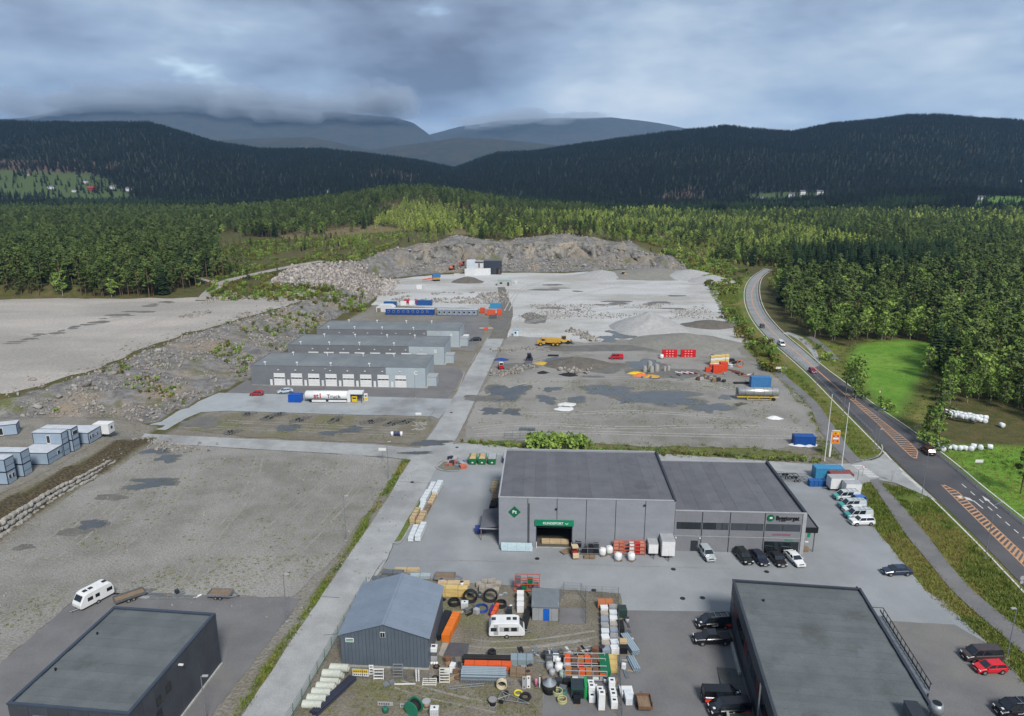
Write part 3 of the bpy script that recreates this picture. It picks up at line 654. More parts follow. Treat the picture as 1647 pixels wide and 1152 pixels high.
m_birch = leafmat('birch_leaves', S(94,122,56,.92), S(132,152,76,.92))  # birch green raised to stand in for sunlight on the right-hand wood
m_sunlit = leafmat('sunlit_leaves', S(122,144,64,1.0), S(160,168,90,1.0))  # bright leaf colour standing in for sunshine behind the quarry
m_heath = leafmat('heath', S(92,100,46,.85), S(128,116,62,.85))
m_bark = mat('bark', S(120,96,74), S(96,78,62), .9, 2.0)
m_bark3 = mat('dark_bark', S(58,52,48), S(46,42,40), .9, 2.0)
m_bark2 = mat('birch_bark', S(172,168,158), S(120,114,106), .9, 2.0)
trs = np.random.RandomState(3)
def quadcloud(C, Rr, n, size, flat=.6, rs=trs):
    """n leaf tufts around clump centre C with radii Rr"""
    V = []
    for i in range(n):
        d = rs.randn(3); d /= np.linalg.norm(d)+1e-9; p = np.array(C)+d*np.array(Rr)*(.55+.45*rs.rand())
        nrm = d*.7+rs.randn(3)*.5; nrm[2] += flat; nrm /= np.linalg.norm(nrm)
        a = np.cross(nrm, rs.randn(3)); a /= np.linalg.norm(a)+1e-9; b = np.cross(nrm, a); s_ = size*(.6+.7*rs.rand())
        V += [p+a*s_*.6, p+b*s_*.45, p-a*s_*.6, p-b*s_*.45]
    return V
def tree_parts(kind, seed):
    rs = np.random.RandomState(seed); tr = MB(); V = []
    if kind in ('pine', 'young'):
        Ht = 14.0; lean = rs.randn(2)*.25
        tr.cyl((0,0,-.5), (lean[0]*.5,lean[1]*.5,7), .20, .15, 6, False); tr.cyl((lean[0]*.5,lean[1]*.5,7), (lean[0],lean[1],13.2), .15, .04, 5, False)
        lo = 5.0 if kind == 'pine' else 2.2
        for i in range(15):
            z = lo+(Ht-lo-.6)*(i+rs.rand()*.8)/15; w = math.sin(math.pi*min(1,((z-lo)/(Ht-lo))*.80+.24))
            r = 1.75*w*(.7+.5*rs.rand()); q = rs.rand()*6.28+i*2.4
            c_ = (lean[0]*z/Ht+r*math.cos(q), lean[1]*z/Ht+r*math.sin(q), z)
            tr.cyl((lean[0]*z/Ht, lean[1]*z/Ht, z-.7), c_, .05, .02, 3, False)
            V += quadcloud(c_, (.95,.95,.5), 18, .8, .9, rs)
        V += quadcloud((lean[0],lean[1],Ht-.7), (.7,.7,.8), 16, .65, .5, rs)
    elif kind == 'spruce':
        Ht = 16.0; tr.cyl((0,0,-.5), (0,0,14), .22, .05, 6, False)
        for i in range(17):
            z = 1.4+(Ht-1.7)*i/17; r = 2.9*(1-z/Ht)**.8*(.85+.3*rs.rand())+.15; k = 9 if i < 11 else 6
            for j in range(k):
                q = 6.28*j/k+rs.rand()*.6+i; rr = r*(.75+.4*rs.rand()); w = rr*.42+.15
                d = np.array([math.cos(q), math.sin(q), 0]); s_ = np.array([-d[1], d[0], 0]); o_ = np.array([0,0,z])
                V += [o_+d*.05+np.array([0,0,.5]), o_+d*rr*.6-s_*w+np.array([0,0,.05]), o_+d*rr+np.array([0,0,-.35*rr*.5]), o_+d*rr*.6+s_*w+np.array([0,0,.05])]
                if i < 13: V += quadcloud(o_+d*rr*.7, (.4,.4,.25), 1, .8, .3, rs)
    elif kind == 'birch':
        Ht = 11.0; tr.cyl((0,0,-.5), (.2,.1,6), .16, .09, 6, False); tr.cyl((.2,.1,6), (.2,.2,10), .09, .02, 4, False)
        for i in range(17):
            z = 2.6+7.4*(i+rs.rand())/17; r = 2.1*math.sin(math.pi*min(.96,(z-1.6)/9.6))*(.5+.6*rs.rand()); q = rs.rand()*6.28
            c_ = (.2+r*math.cos(q), .1+r*math.sin(q), z); tr.cyl((.15,.1,z-1.0), c_, .05, .02, 3, False)
            V += quadcloud(c_, (1.0,1.0,.9), 19, .62, .25, rs)
    elif kind == 'shrub':
        for i in range(4): tr.cyl((0,0,-.2), (rs.randn()*.5, rs.randn()*.5, 1.4), .03, .01, 3, False)
        for i in range(9): V += quadcloud((rs.randn()*.7, rs.randn()*.7, .5+1.3*rs.rand()), (.6,.6,.6), 11, .5, .3, rs)
    cr = MB(); cr.v = [tuple(p) for p in V]; cr.f = [(4*i,4*i+1,4*i+2,4*i+3) for i in range(len(V)//4)]
    return tr, cr
PROTO = bpy.data.collections.new('growth_models')            # not part of the scene: only instanced
KINDS = [('birch','birch',m_birch,m_bark2,11),('hill','spruce',m_hill_shade,m_bark3,21),('hill_pine','young',m_hill_shade,m_bark3,22),('pine','pine',m_pine,m_bark,31),('pine_tall','pine',m_pine,m_bark,32),('pine_wide','pine',m_pine,m_bark,33),('shrub','shrub',m_heath,m_bark,41),('shrub_green','shrub',m_birch,m_bark,42),('spruce','spruce',m_spruce,m_bark,51),('spruce_thin','spruce',m_spruce,m_bark,52),('young','young',m_sunlit,m_bark,61),('young_birch_sunlit','birch',m_sunlit,m_bark2,62)]  # young kinds hold sunlight, hill kinds cloud shade, in their leaf colour
KINDS.sort(); KID = {k[0]: i for i, k in enumerate(KINDS)}; TMESH = []
for nm, kind, lm, bm_, sd in KINDS:
    tr, cr = tree_parts(kind, sd); tm_, cm_ = tr.mesh('trunk', True), cr.mesh('crown'); tm_.materials.append(bm_); cm_.materials.append(lm); TMESH.append((tm_, cm_))
    j = MB(); j.add(tr.v, tr.f); nt_ = len(tr.f); j.add(cr.v, cr.f); me = j.mesh(nm); me.materials.append(bm_); me.materials.append(lm)
    me.polygons.foreach_set('material_index', np.r_[np.zeros(nt_, int), np.ones(len(cr.f), int)])
    o = bpy.data.objects.new(nm, me); PROTO.objects.link(o)
def scatter(name, P, idx, rot, scl, coll, label, kind='stuff', cat=None):
    me = bpy.data.meshes.new(name); n = len(P); me.vertices.add(n); me.vertices.foreach_set('co', np.asarray(P, np.float32).ravel())
    a = me.attributes.new('pick', 'INT', 'POINT'); a.data.foreach_set('value', np.asarray(idx, np.int32))
    a = me.attributes.new('turn', 'FLOAT_VECTOR', 'POINT'); a.data.foreach_set('vector', np.asarray(rot, np.float32).ravel())
    a = me.attributes.new('size', 'FLOAT_VECTOR', 'POINT'); a.data.foreach_set('vector', np.asarray(scl, np.float32).ravel())
    g = bpy.data.node_groups.new(name, 'GeometryNodeTree')
    g.interface.new_socket('Geometry', in_out='INPUT', socket_type='NodeSocketGeometry'); g.interface.new_socket('Geometry', in_out='OUTPUT', socket_type='NodeSocketGeometry')
    gi, go = g.nodes.new('NodeGroupInput'), g.nodes.new('NodeGroupOutput'); ip = g.nodes.new('GeometryNodeInstanceOnPoints'); ci = g.nodes.new('GeometryNodeCollectionInfo')
    ci.inputs['Collection'].default_value = coll; ci.inputs['Separate Children'].default_value = True; ci.inputs['Reset Children'].default_value = True
    ip.inputs['Pick Instance'].default_value = True
    def na(nm, ty):
        x = g.nodes.new('GeometryNodeInputNamedAttribute'); x.data_type = ty; x.inputs['Name'].default_value = nm; return x.outputs['Attribute']
    g.links.new(gi.outputs[0], ip.inputs['Points']); g.links.new(ci.outputs[0], ip.inputs['Instance']); g.links.new(na('pick','INT'), ip.inputs['Instance Index'])
    g.links.new(na('turn','FLOAT_VECTOR'), ip.inputs['Rotation']); g.links.new(na('size','FLOAT_VECTOR'), ip.inputs['Scale']); g.links.new(ip.outputs[0], go.inputs[0])
    o = bpy.data.objects.new(name, me); COLL.objects.link(o); md = o.modifiers.new('scatter', 'NODES'); md.node_group = g
    tag(o, label, cat, None, kind); return o
def grid(x0, x1, y0, y1, s):
    a, b = np.meshgrid(np.arange(x0, x1, s), np.arange(y0, y1, s)); a = a.ravel()+(trs.rand(a.size)-.5)*s*1.1; b = b.ravel()+(trs.rand(b.size)-.5)*s*1.1
    return a, b
parts_ = [grid(-760,760,170,720,4.3), grid(-1150,1150,720,1420,6.6), grid(-2150,2150,1420,2720,8.4)]
TX = np.concatenate([p[0] for p in parts_]); TY = np.concatenate([p[1] for p in parts_])
TZ = hgt(TX, TY); TPX, TPY = Px(TX, TY, TZ)
keep = (TPX > -330) & (TPX < 1980)
hwright = HWR[:-1]+[(400,60),(2600,60),(2600,3000),(190,3000),(150,560)]
inUp = inpoly(TX, TY, UPOLY); right = inpoly(TX, TY, hwright); far = TY > 900
dH, dU = dline(TX, TY, HWC), dline(TX, TY, UP2)
midr = (~inUp) & (~right) & (TY > 512) & (TY < 760) & (TX > 100)
ok = (inUp & (dU > 7)) | (right & (dH > 13)) | midr | far
OUTC = poly_px([(425,458),(470,430),(560,426),(645,434),(655,454),(560,462)], 7)
terr_x = inpoly(TX, TY, TERR) | inpoly(TX, TY, OUTC)
ok &= ~terr_x & ~(dline(TX, TY, [tuple(p) for p in FR]) < 9) & ~(dline(TX, TY, [tuple(p) for p in FR2]) < 5) & ~inpoly(TX, TY, poly_px([(300,486),(345,466),(362,458),(430,452),(600,462),(600,490)], 6))
for P in (fieldR, fieldR2): ok &= ~(inpoly(TX, TY, P))
ok &= ~(right & (TY < 262) & (TPX < 1455))                       # verge between highway and meadow
ok &= ~(right & (TPY > 655) & (TPX < 1500)) & ~(right & (TPY > 690))
ok &= ~inpoly(TX, TY, poly_px([(1490,660),(1600,660),(1660,672),(1660,700),(1480,700)]))
rr = trs.rand(len(TX))
for P in (farm_l,): ok &= ~(inpoly(TX, TY, P) & (rr > .10+.5*(fbm(TX/90, TY/90, 3) > .18)))
for P in (farm_r, farm_r2): ok &= ~(inpoly(TX, TY, P) & (rr > .12))
for P in CUTS: ok &= ~(inpoly(TX, TY, P) & (rr > .08+.5*sst(1500, 1550, TY)+1.6*np.maximum(0, fbm(TX/60, TY/60, 3))))
heath = inpoly(TX, TY, [(-100,400),(-98,470),(-70,545),(-60,640),(-130,720),(-260,640),(-215,520),(-180,440),(-140,400)])
ok &= ~(heath & (rr > .28))
gapn = fbm(TX/55+40, TY/55, 3)
ok &= ~((gapn < -.28) & (TY < 1400))
sunb = (TY > 505) & (TY < 980) & (TX > -150) & (TX < 330) & (~right | (TY > 560))
ok &= ~(sunb & (TY < 760) & (rr > .62)) & ~(midr & (rr > .35))
ok &= keep
TX, TY, TZ, TPX, TPY, sunb, right, heath, midr, rr = [a[ok] for a in (TX, TY, TZ, TPX, TPY, sunb, right, heath, midr, rr)]
n = len(TX); u = trs.rand(n); v = trs.rand(n); cl_ = fbm(TX/120+9, TY/120+4, 3)
pine3 = np.array([KID['pine'], KID['pine_tall'], KID['pine_wide']])[(v*2.999).astype(int)]
spr2 = np.array([KID['spruce'], KID['spruce_thin']])[(v*1.999).astype(int)]
hill2 = np.where(u+cl_*.6 < .62, KID['hill'], KID['hill_pine'])
kd = np.where(u < .82, pine3, np.where(u < .93, KID['birch'], spr2))
rk = np.where(u+cl_*.6 < .42, pine3, np.where(u+cl_*.6 < .48, spr2, np.where(u+cl_*.6 < .86, KID['birch'], KID['young'])))  # right wood: many bright birches so that it looks sunlit
belt = right & (TPY > 408) & (TPY < 452) & (TPX > 1270) & (TPX < 1530); rk = np.where(belt, spr2, rk)
edge = right & (TPY > 530); rk = np.where(edge & (v < .35), KID['birch'], rk)
rk = np.where((rk == KID['young']) & (TY < 620), KID['pine_wide'], rk); kd = np.where(right, rk, kd); yb = np.where(u+cl_ < .36, KID['young'], np.where(u+cl_ < .66, KID['young_birch_sunlit'], np.where(u+cl_ < .80, KID['birch'], np.where(u+cl_ < .84, spr2, pine3)))); kd = np.where(sunb, yb, kd)
kd = np.where((TY > 1150) & ~sunb, np.where((cl_ > .1) & (TY < 1350), spr2, hill2), kd)
sz = .58+.62*trs.rand(n); sz = np.where(right & (TY < 560), sz*1.08, sz); sz = np.where(sunb, sz*.78, sz); sz = np.where(heath, sz*.4, sz); sz = np.where(TY > 1150, sz*1.0, sz); sz = np.where(midr, sz*.5, sz); sz *= 1+.25*fbm(TX/60, TY/60, 2)
sclv = np.c_[sz*(.95+.25*trs.rand(n)), sz*(.95+.25*trs.rand(n)), sz]; rotv = np.c_[trs.randn(n)*.03, trs.randn(n)*.03, trs.rand(n)*6.28]
PT = np.c_[TX, TY, TZ-.1]
# the nearest trees in view are things of their own
vis = (TPX > -5) & (TPX < 1652) & (sz > .45)
near_i = np.where(vis)[0]; near_i = near_i[np.argsort(TY[near_i])][:280]
TLAB = {'birch': ('birch_tree','slender leafy birch at the near edge of the wood','birch tree'), 'pine': ('pine_tree','tall bare-stemmed pine at the near edge of the wood','pine tree'), 'spruce': ('spruce_tree','dark pointed spruce among the nearest trees of the wood','spruce tree')}
def put_tree(p, k, rot, sc3, label=None, group=None):
    nm, kind = KINDS[k][0], KINDS[k][1]; a, b, c_ = TLAB.get({'young':'pine'}.get(kind, kind), TLAB['pine'])
    e = thing(a, label or b, c_, tuple(p), 0, group or {'birch_tree':'birches','pine_tree':'pines','spruce_tree':'spruces'}[a]+' along the forest edge'); e.rotation_euler = tuple(rot); e.scale = tuple(sc3)
    ob('trunk', TMESH[k][0], None, e); ob('crown', TMESH[k][1], None, e); return e
for i in near_i: put_tree(PT[i], int(kd[i]), rotv[i], sclv[i])
rest = np.ones(n, bool); rest[near_i] = False
regs = [('pine_wood', 'dense pine wood behind the pale gravel terrace on the left', ~right & ~sunb & (TY < 1150)),
        ('mixed_wood', 'mixed pine and spruce wood beyond the highway on the right', right & ~sunb & (TY < 1150)),
        ('sunlit_wood', 'young trees behind the quarry face, sunlight painted into their light green', sunb),
        ('hill_forest', 'conifer forest on the left hill, cloud shade painted into its green', (TY >= 1150) & ~sunb & (TPX < 760)),
        ('hill_forest', 'conifer forest on the right hill, cloud shade painted into its green', (TY >= 1150) & ~sunb & (TPX >= 760))]
for nm, lb, mk in regs:
    k = rest & mk; scatter(nm, PT[k], kd[k], rotv[k], sclv[k], PROTO, lb, cat='forest')
# single trees and bushes standing apart on the right
for px, py, k, s_ in ((1372,628,'birch',1.15),(1382,634,'birch',1.25),(1361,622,'birch',.9),(1376,640,'birch',.8),(1393,640,'shrub_green',1.4),(1425,655,'shrub_green',1.6),(1433,660,'shrub_green',1.4),(1500,690,'pine',1.0),(1512,700,'pine_wide',1.05),(1506,708,'birch',1.0),(1490,700,'birch',.8),(1494,712,'shrub_green',1.6),(1516,722,'shrub_green',1.7),(1642,790,'pine',.8),(1334,578,'shrub_green',1.6),(1318,560,'shrub_green',1.0)):
    p = Gp(px, py, .6); h_ = float(hgt(np.array([p.x]), np.array([p.y]))[0]); p.z = h_-.1; kk = KID[k]
    if 'shrub' in k:
        e = thing('bush', 'low round green bush between the highway guard rail and the meadow', 'bush', p, 0, 'bushes beside the highway'); e.scale = (s_, s_, s_)
        ob('stems', TMESH[kk][0], None, e); ob('crown', TMESH[kk][1], None, e)
    else: put_tree(p, kk, (0, 0, rnd.random()*6), (s_, s_, s_), {'birch': 'leafy tree standing apart beside the highway and bale stacks', 'pine': 'pine standing apart beside the highway and bale stacks'}[k.split('_')[0]], 'single trees beside the highway')
# hedge of willow bushes along the back of the warehouse, and loose shrubs
def shrubs(name, P, label, cat='shrubs', s_=(.6,1.2), kinds=('shrub','shrub_green')):
    P = np.asarray(P); m_ = len(P); z_ = hgt(P[:,0], P[:,1]); s2 = s_[0]+(s_[1]-s_[0])*trs.rand(m_)
    scatter(name, np.c_[P, z_-.05], [KID[kinds[int(trs.rand()*len(kinds))]] for _ in range(m_)], np.c_[np.zeros(m_), np.zeros(m_), trs.rand(m_)*6.28], np.c_[s2, s2, s2*(.8+.4*trs.rand(m_))], PROTO, label, cat=cat)
def band(pts, n_, w):
    P = resample(poly_px(pts), n_); return P+trs.randn(n_, 2)*np.array([w, w])
hd = resample(poly_px([(858,722),(900,724),(940,727)]), 16)
for i, p in enumerate(hd):
    e = thing('willow_bush', 'dense leafy green bush in the row behind the grey warehouse roof', 'bush', (p[0]+trs.randn()*.5, p[1]+trs.randn()*.8, 0), trs.rand()*6, 'bushes behind the warehouse'); s_ = 1.2+.8*trs.rand(); e.scale = (s_*.9, s_*.9, s_*1.05)
    kk = KID['shrub_green']; ob('stems', TMESH[kk][0], None, e); ob('crown', TMESH[kk][1], None, e)
shrubs('bank_shrubs', np.r_[band([(750,712),(860,722)], 60, .5), band([(940,727),(1100,730),(1240,738),(1320,742)], 150, .8)], 'low rough growth on the bank between gravel lot and warehouse', s_=(.2,.5))
shrubs('terrace_shrubs', np.r_[np.array([tuple(Gp(335+trs.rand()*250, 460+trs.rand()*24, 6)[:2]) for _ in range(420)])], 'young green saplings between the forest track and pale terrace', s_=(.4,1.2), kinds=('shrub_green','shrub'))
sx, sy = grid(-130,-84,186,330,2.6); m_ = inpoly(sx, sy, DPOLY) & ~inpoly(sx, sy, UPOLY) & (fbm(sx/13+5, sy/13, 3) > .13); shrubs('slope_shrubs', np.c_[sx[m_], sy[m_]], 'green and yellow tufts growing on the rubble slope beside the halls', s_=(.25,.8))
sx, sy = grid(-230,-92,386,640,3.2); m_ = inpoly(sx, sy, UPOLY) & ~inpoly(sx, sy, TERR) & ~inpoly(sx, sy, OUTC) & (dline(sx, sy, UP2) > 5) & (fbm(sx/20, sy/20, 3) > -.1) & (dline(sx, sy, [tuple(p) for p in FR]) > 5); shrubs('heath_shrubs', np.c_[sx[m_], sy[m_]], 'brown and green heath shrubs left of the quarry', s_=(.4,1.1))
sx, sy = grid(100,190,395,700,2.8); m_ = (~inpoly(sx, sy, hwright)) & (dline(sx, sy, HWC) > 7) & (sx > np.interp(sy, [395,430,500,700],[112,118,126,60])) & (fbm(sx/15, sy/15, 3) > -.15); shrubs('verge_shrubs', np.c_[sx[m_], sy[m_]], 'yellow green shrubs on the bank between quarry and highway', s_=(.5,1.4))
shrubs('verge_bushes', np.r_[band([(1165,500),(1200,545),(1240,582)], 60, 2.0), band([(1228,590),(1250,600)], 10, 1.0)], 'bushes on the bank between storage lot and highway', s_=(.5,1.5), kinds=('shrub_green','shrub'))
sx, sy = grid(150,420,420,720,3.2); m_ = inpoly(sx, sy, hwright) & (dline(sx, sy, HWC) > 9); shrubs('forest_undergrowth', np.c_[sx[m_], sy[m_]][::2], 'undergrowth between the trunks of the right wood', s_=(.5,1.4))
# grass tufts
GPRO = bpy.data.collections.new('tuft_models')
def tuft(nm, m_, n_, hh, sp):
    b = MB(); rs = np.random.RandomState(len(nm))
    for i in range(n_):
        q = rs.rand()*6.28; x, y = rs.randn()*sp, rs.randn()*sp; d = (math.cos(q)*.07, math.sin(q)*.07); l = rs.randn(2)*.16; z_ = hh*(.5+.7*rs.rand())
        b.add([(x-d[0],y-d[1],-.05),(x+d[0],y+d[1],-.05),(x+l[0],y+l[1],z_)], [(0,1,2)])
    me = b.mesh(nm); me.materials.append(m_); o = bpy.data.objects.new(nm, me); GPRO.objects.link(o)
m_gr = leafmat('grass_blades', S(88,112,44,.8), S(126,132,66,.8)); m_gr2 = leafmat('dry_blades', S(140,128,76,.9), S(112,118,56,.9))
tuft('grass_a', m_gr, 26, .42, .28); tuft('grass_b', m_gr2, 22, .36, .3); tuft('grass_c', m_gr, 14, .65, .2)
gpts = []
for P, s_ in ((verge3, .62), (verge2, 1.5), (verge4, .62), (verge1, 1.0), (fieldR2, 1.3), (verge5, 1.5)):
    P_ = np.array(P); a, b = grid(P_[:,0].min(), min(P_[:,0].max(), 190), max(P_[:,1].min(), 62), P_[:,1].max(), s_)
    k = inpoly(a, b, P) & (dline(a, b, P, True) > .2); gpts.append(np.c_[a[k], b[k]])
gp = np.concatenate(gpts); wv = .55*fbm(gp[:,0]/6, gp[:,1]/6, 3)
pathpoly = [p for p in poly_px([(1398,772),(1454,858),(1493,903),(1532,953),(1598,1010),(1800,1180),(1800,1130),(1647,1017),(1575,960),(1493,863),(1413,770)])]; path2 = poly_px([(1244,600),(1300,647),(1312,677),(1340,718),(1368,747),(1388,743),(1333,674),(1312,644),(1258,598)])
jn = poly_px([(1300,748),(1424,727),(1507,806),(1440,777),(1390,778),(1300,765)]); yardp = poly_px([(632,873),(735,716),(815,722),(1235,744),(1300,752),(1390,772),(1381,806),(1407,850),(1436,884),(1488,950),(1582,1030),(1680,1140),(1720,1215),(440,1215)])
k = ~inpoly(gp[:,0], gp[:,1], pathpoly) & ~inpoly(gp[:,0], gp[:,1], path2) & ~inpoly(gp[:,0], gp[:,1], jn) & ~inpoly(gp[:,0], gp[:,1], yardp) & (dline(gp[:,0], gp[:,1], HWC) > 7.5) & (wv > -.25) & ~inpoly(gp[:,0], gp[:,1], STL[:]+STR[::-1])
k &= ~inpoly(gp[:,0], gp[:,1], fieldR); hwp = HWL+HWR[::-1]; k &= ~inpoly(gp[:,0], gp[:,1], hwp)
gp = gp[k]; m_ = len(gp); dryn = fbm(gp[:,0]/9+30, gp[:,1]/9, 3)
scatter('grass', np.c_[gp, hgt(gp[:,0], gp[:,1])-.03], np.where(dryn > .05, 1, np.where(trs.rand(m_) < .7, 0, 2)), np.c_[np.zeros(m_), np.zeros(m_), trs.rand(m_)*6.28], np.repeat((.6+.7*trs.rand(m_))[:,None], 3, 1), GPRO, 'rough grass growing on the road verges and banks', cat='grass')
# weeds on the gravel lots
wp = []
for P, dens, th in ((poly_px([(180,950),(480,955),(540,890),(300,900)]), .9, -.05), (poly_px([(285,688),(372,666),(690,674),(676,712)]), 1.0, .08), (poly_px([(760,690),(1300,690),(1250,640),(780,640)]), 1.1, .12), (poly_px([(790,612),(1200,614),(1200,628),(780,628)]), 1.1, -.05), (poly_px([(500,1098),(880,1098),(860,1150),(480,1150)]), .55, .02), (poly_px([(0,1060),(0,960),(120,955)]), .9, -.05), (poly_px([(230,735),(640,745),(540,890),(60,880)]), 1.5, .14)):
    P_ = np.array(P); a, b = grid(P_[:,0].min(), P_[:,0].max(), P_[:,1].min(), P_[:,1].max(), dens); k = inpoly(a, b, P) & (fbm(a/5+70, b/5, 3) > th); wp.append(np.c_[a[k], b[k]])
wp = np.concatenate(wp); m_ = len(wp)
scatter('weeds', np.c_[wp, np.full(m_, .03)], np.where(trs.rand(m_) < .5, 0, 1), np.c_[np.zeros(m_), np.zeros(m_), trs.rand(m_)*6.28], np.repeat((.22+.34*trs.rand(m_))[:,None], 3, 1), GPRO, 'thin weeds coming up through the gravel lots', cat='weeds')
# ------------------------------------------------------------------ loose rock
RPRO = bpy.data.collections.new('rock_models'); RM = []
m_rock = mat('rock', S(158,156,153), S(116,114,113), .9, .9, .5, 3, c3=S(168,154,136), s3=.4, t3=.58, w3=.1, rand=.28)
def rockmesh(seed, n=2):
    import bmesh
    b = bmesh.new(); bmesh.ops.create_icosphere(b, subdivisions=n, radius=.5); rs = np.random.RandomState(seed)
    pl = [(lambda d: d/np.linalg.norm(d))(rs.randn(3)) for _ in range(9)]; pd = [.30+.16*rs.rand() for _ in pl]
    for v_ in b.verts:
        p = np.array(v_.co)
        for d, q in zip(pl, pd):
            e = p@d-q
            if e > 0: p = p-d*e
        v_.co = p*np.array([1.25,1.0,.8])
    m_ = bpy.data.meshes.new('rock'); b.to_mesh(m_); b.free(); m_.materials.append(m_rock); return m_
for i in range(5): RM.append(rockmesh(70+i)); RPRO.objects.link(bpy.data.objects.new('rock_%s' % 'abcde'[i], RM[-1]))
OUTMAT = mat('pale_rock', S(188,180,174), S(152,144,138), .9, .5, .5, 3, rand=.2)
RPRO2 = bpy.data.collections.new('pale_rock_models')
for i in range(5):
    m2 = RM[i].copy(); m2.materials[0] = OUTMAT; RPRO2.objects.link(bpy.data.objects.new('pale_rock_%s' % 'abcde'[i], m2))
def rocks(name, P, smin, smax, label, pw=2.5, sink=.12, coll=None):
    P = np.asarray(P); m_ = len(P); s_ = smin+(smax-smin)*trs.rand(m_)**pw; z_ = hgt(P[:,0], P[:,1])
    scatter(name, np.c_[P, z_+s_*sink], (trs.rand(m_)*4.999).astype(int), trs.rand(m_,3)*6.28, np.c_[s_, s_*(.7+.5*trs.rand(m_)), s_*(.7+.4*trs.rand(m_))*(.6 if coll else 1)], coll or RPRO, label, cat='rubble')
sx, sy = grid(-135,-70,182,400,1.05); m_ = inpoly(sx, sy, DPOLY) & ~inpoly(sx, sy, UPOLY) & (fbm(sx/9, sy/9, 3) > -.12); rocks('rubble', np.c_[sx[m_], sy[m_]], .25, 1.35, 'grey rock rubble on the slope between terrace and halls')
sx, sy = grid(-150,-92,300,372,1.5); m_ = (fbm(sx/10+7, sy/10, 3) > .12); rocks('rubble', np.c_[sx[m_], sy[m_]], .4, 1.8, 'scattered stones along the edge of the pale terrace')
sx, sy = grid(-100,126,440,585,1.9); m_ = inpoly(sx, sy, DPOLY) & (~inpoly(sx, sy, UPOLY) | (dline(sx, sy, UP2) < 4)) & (fbm(sx/12, sy/12, 3) > -.3) & ((dline(sx, sy, LOL) < dline(sx, sy, UP2)*1.1) | (dline(sx, sy, UP2) < 4)); rocks('rubble', np.c_[sx[m_], sy[m_]], .4, 2.2, 'blasted rock heaped below the quarry face')
sx, sy = grid(-72,-2,352,405,1.2); m_ = (fbm(sx/14+3, sy/14, 3) > -.22) & (sx > np.interp(sy, [352,405],[-66,-74])); rocks('rubble', np.c_[sx[m_], sy[m_]][(sy[m_] > 369+3*np.sin(sx[m_]/9))], .4, 1.7, 'strip of broken stone behind the site barracks')
sx, sy = grid(4,100,328,366,1.3); m_ = (fbm(sx/12+13, sy/12, 3) > -.1); rocks('rubble', np.c_[sx[m_], sy[m_]], .3, 1.0, 'coarse crushed stone across the quarry floor')
sx, sy = grid(-200,-70,385,475,1.7); m_ = inpoly(sx, sy, OUTC); rocks('rubble', np.c_[sx[m_], sy[m_]], .7, 2.6, 'pale bare rock outcrop left of the quarry', coll=RPRO2)
for lab, pts, s0, s1 in (('heap of grey boulders beside the street edge', [(790,600),(815,602),(835,596),(855,590)], .5, 1.6), ('pale broken concrete lumps beside the gravel cone', [(918,533),(935,538),(950,545),(955,548)], .6, 2.0), ('grey stones behind the yellow dump truck', [(800,562),(820,566),(840,560),(870,563)], .4, 1.2), ('broken stone at the foot of the dark earth heap', [(905,594),(925,600),(950,590),(965,587)], .5, 1.8), ('stones along the foot of the bank', [(230,706),(250,716),(300,722),(330,720)], .4, 1.0)):
    rocks('rubble', band(pts, 110, 1.6), s0, s1, lab, 1.6, .2)
bp = [(52,612,1.8,6),(140,614,2.2,6),(120,625,1.6,4.5),(255,566,2,5.5),(95,640,1.9,4),(180,600,2.1,5.5),(290,560,1.8,5.5),(60,652,2.0,4),(660,432,2.6,0),(700,428,2.2,1),(850,432,2.8,1),(890,425,3,3),(940,428,2.6,2),(1000,425,2.4,1),(1050,431,2.2,0),(1100,447,1.8,0),(1120,450,1.6,0)]
for i, (px, py, s_, z_) in enumerate(bp):
    p = Gp(px, py, z_); p.z = float(hgt(np.array([p.x]), np.array([p.y]))[0])+s_*.15; o = ob('boulder', RM[i % 5], None, None, p, i*1.3); o.scale = (s_*1.2, s_, s_)
    tag(o, 'large pale boulder among the terrace rubble on the left' if px < 400 else 'large grey boulder at the foot of the quarry face', 'boulder', 'boulders on the terrace slope' if px < 400 else 'boulders below the quarry face')
# small stones on the lots
a, b = grid(-95,-22,96,160,1.3); k = fbm(a/6+2, b/6, 3) > .05; te = resample(np.array([(a-3, b) for a, b in UP2[2:8]]), 700)+trs.randn(700,2)*np.array([4.5,2.5]); rocks('stones', te, .2, 1.1, 'loose stones strewn along the rim of the pale terrace', 2)
a2, b2 = grid(-8,90,165,200,1.5); k2 = fbm(a2/6+2, b2/6, 3) > .08
rocks('stones', np.r_[np.c_[a[k], b[k]], np.c_[a2[k2], b2[k2]]], .1, .5, 'loose stones scattered over the gravel lots', 3)
# dry-stone retaining wall below the barracks
wl = resample(smooth(WALLL, 1), 74); wallo = thing('stone_wall', 'dry stone retaining wall of pale blocks below the barracks terrace', 'stone wall', (wl[0][0], wl[0][1], 0))
wallbase = Vector((wl[0][0], wl[0][1], 0)); nst = 0
m_wst = mat('wall_stone', S(172,166,154), S(134,128,118), .9, .8, .5, 3, c3=S(150,148,146), s3=.3, t3=.5, w3=.1, rand=.22)
for i, p in enumerate(wl):
    u_ = i/73; hh = 2.6*(1-u_)+.8; q = math.atan2(*(wl[min(i+1,73)]-wl[max(i-1,0)])[::-1])
    for r_ in range(3 if u_ < .75 else 2):
        s_ = hh/3*(1.15+.2*trs.rand()); o = ob('stone', RM[(i+r_*2) % 5], m_wst, wallo, Vector((p[0]-r_*.45+trs.randn()*.12, p[1]+trs.randn()*.2, hh*(r_+.45)/3))-wallbase, q+trs.randn()*.15); o.scale = (1.25*(.8+.5*trs.rand()), s_*1.1, s_*1.25); o.rotation_euler[0] = trs.randn()*.12
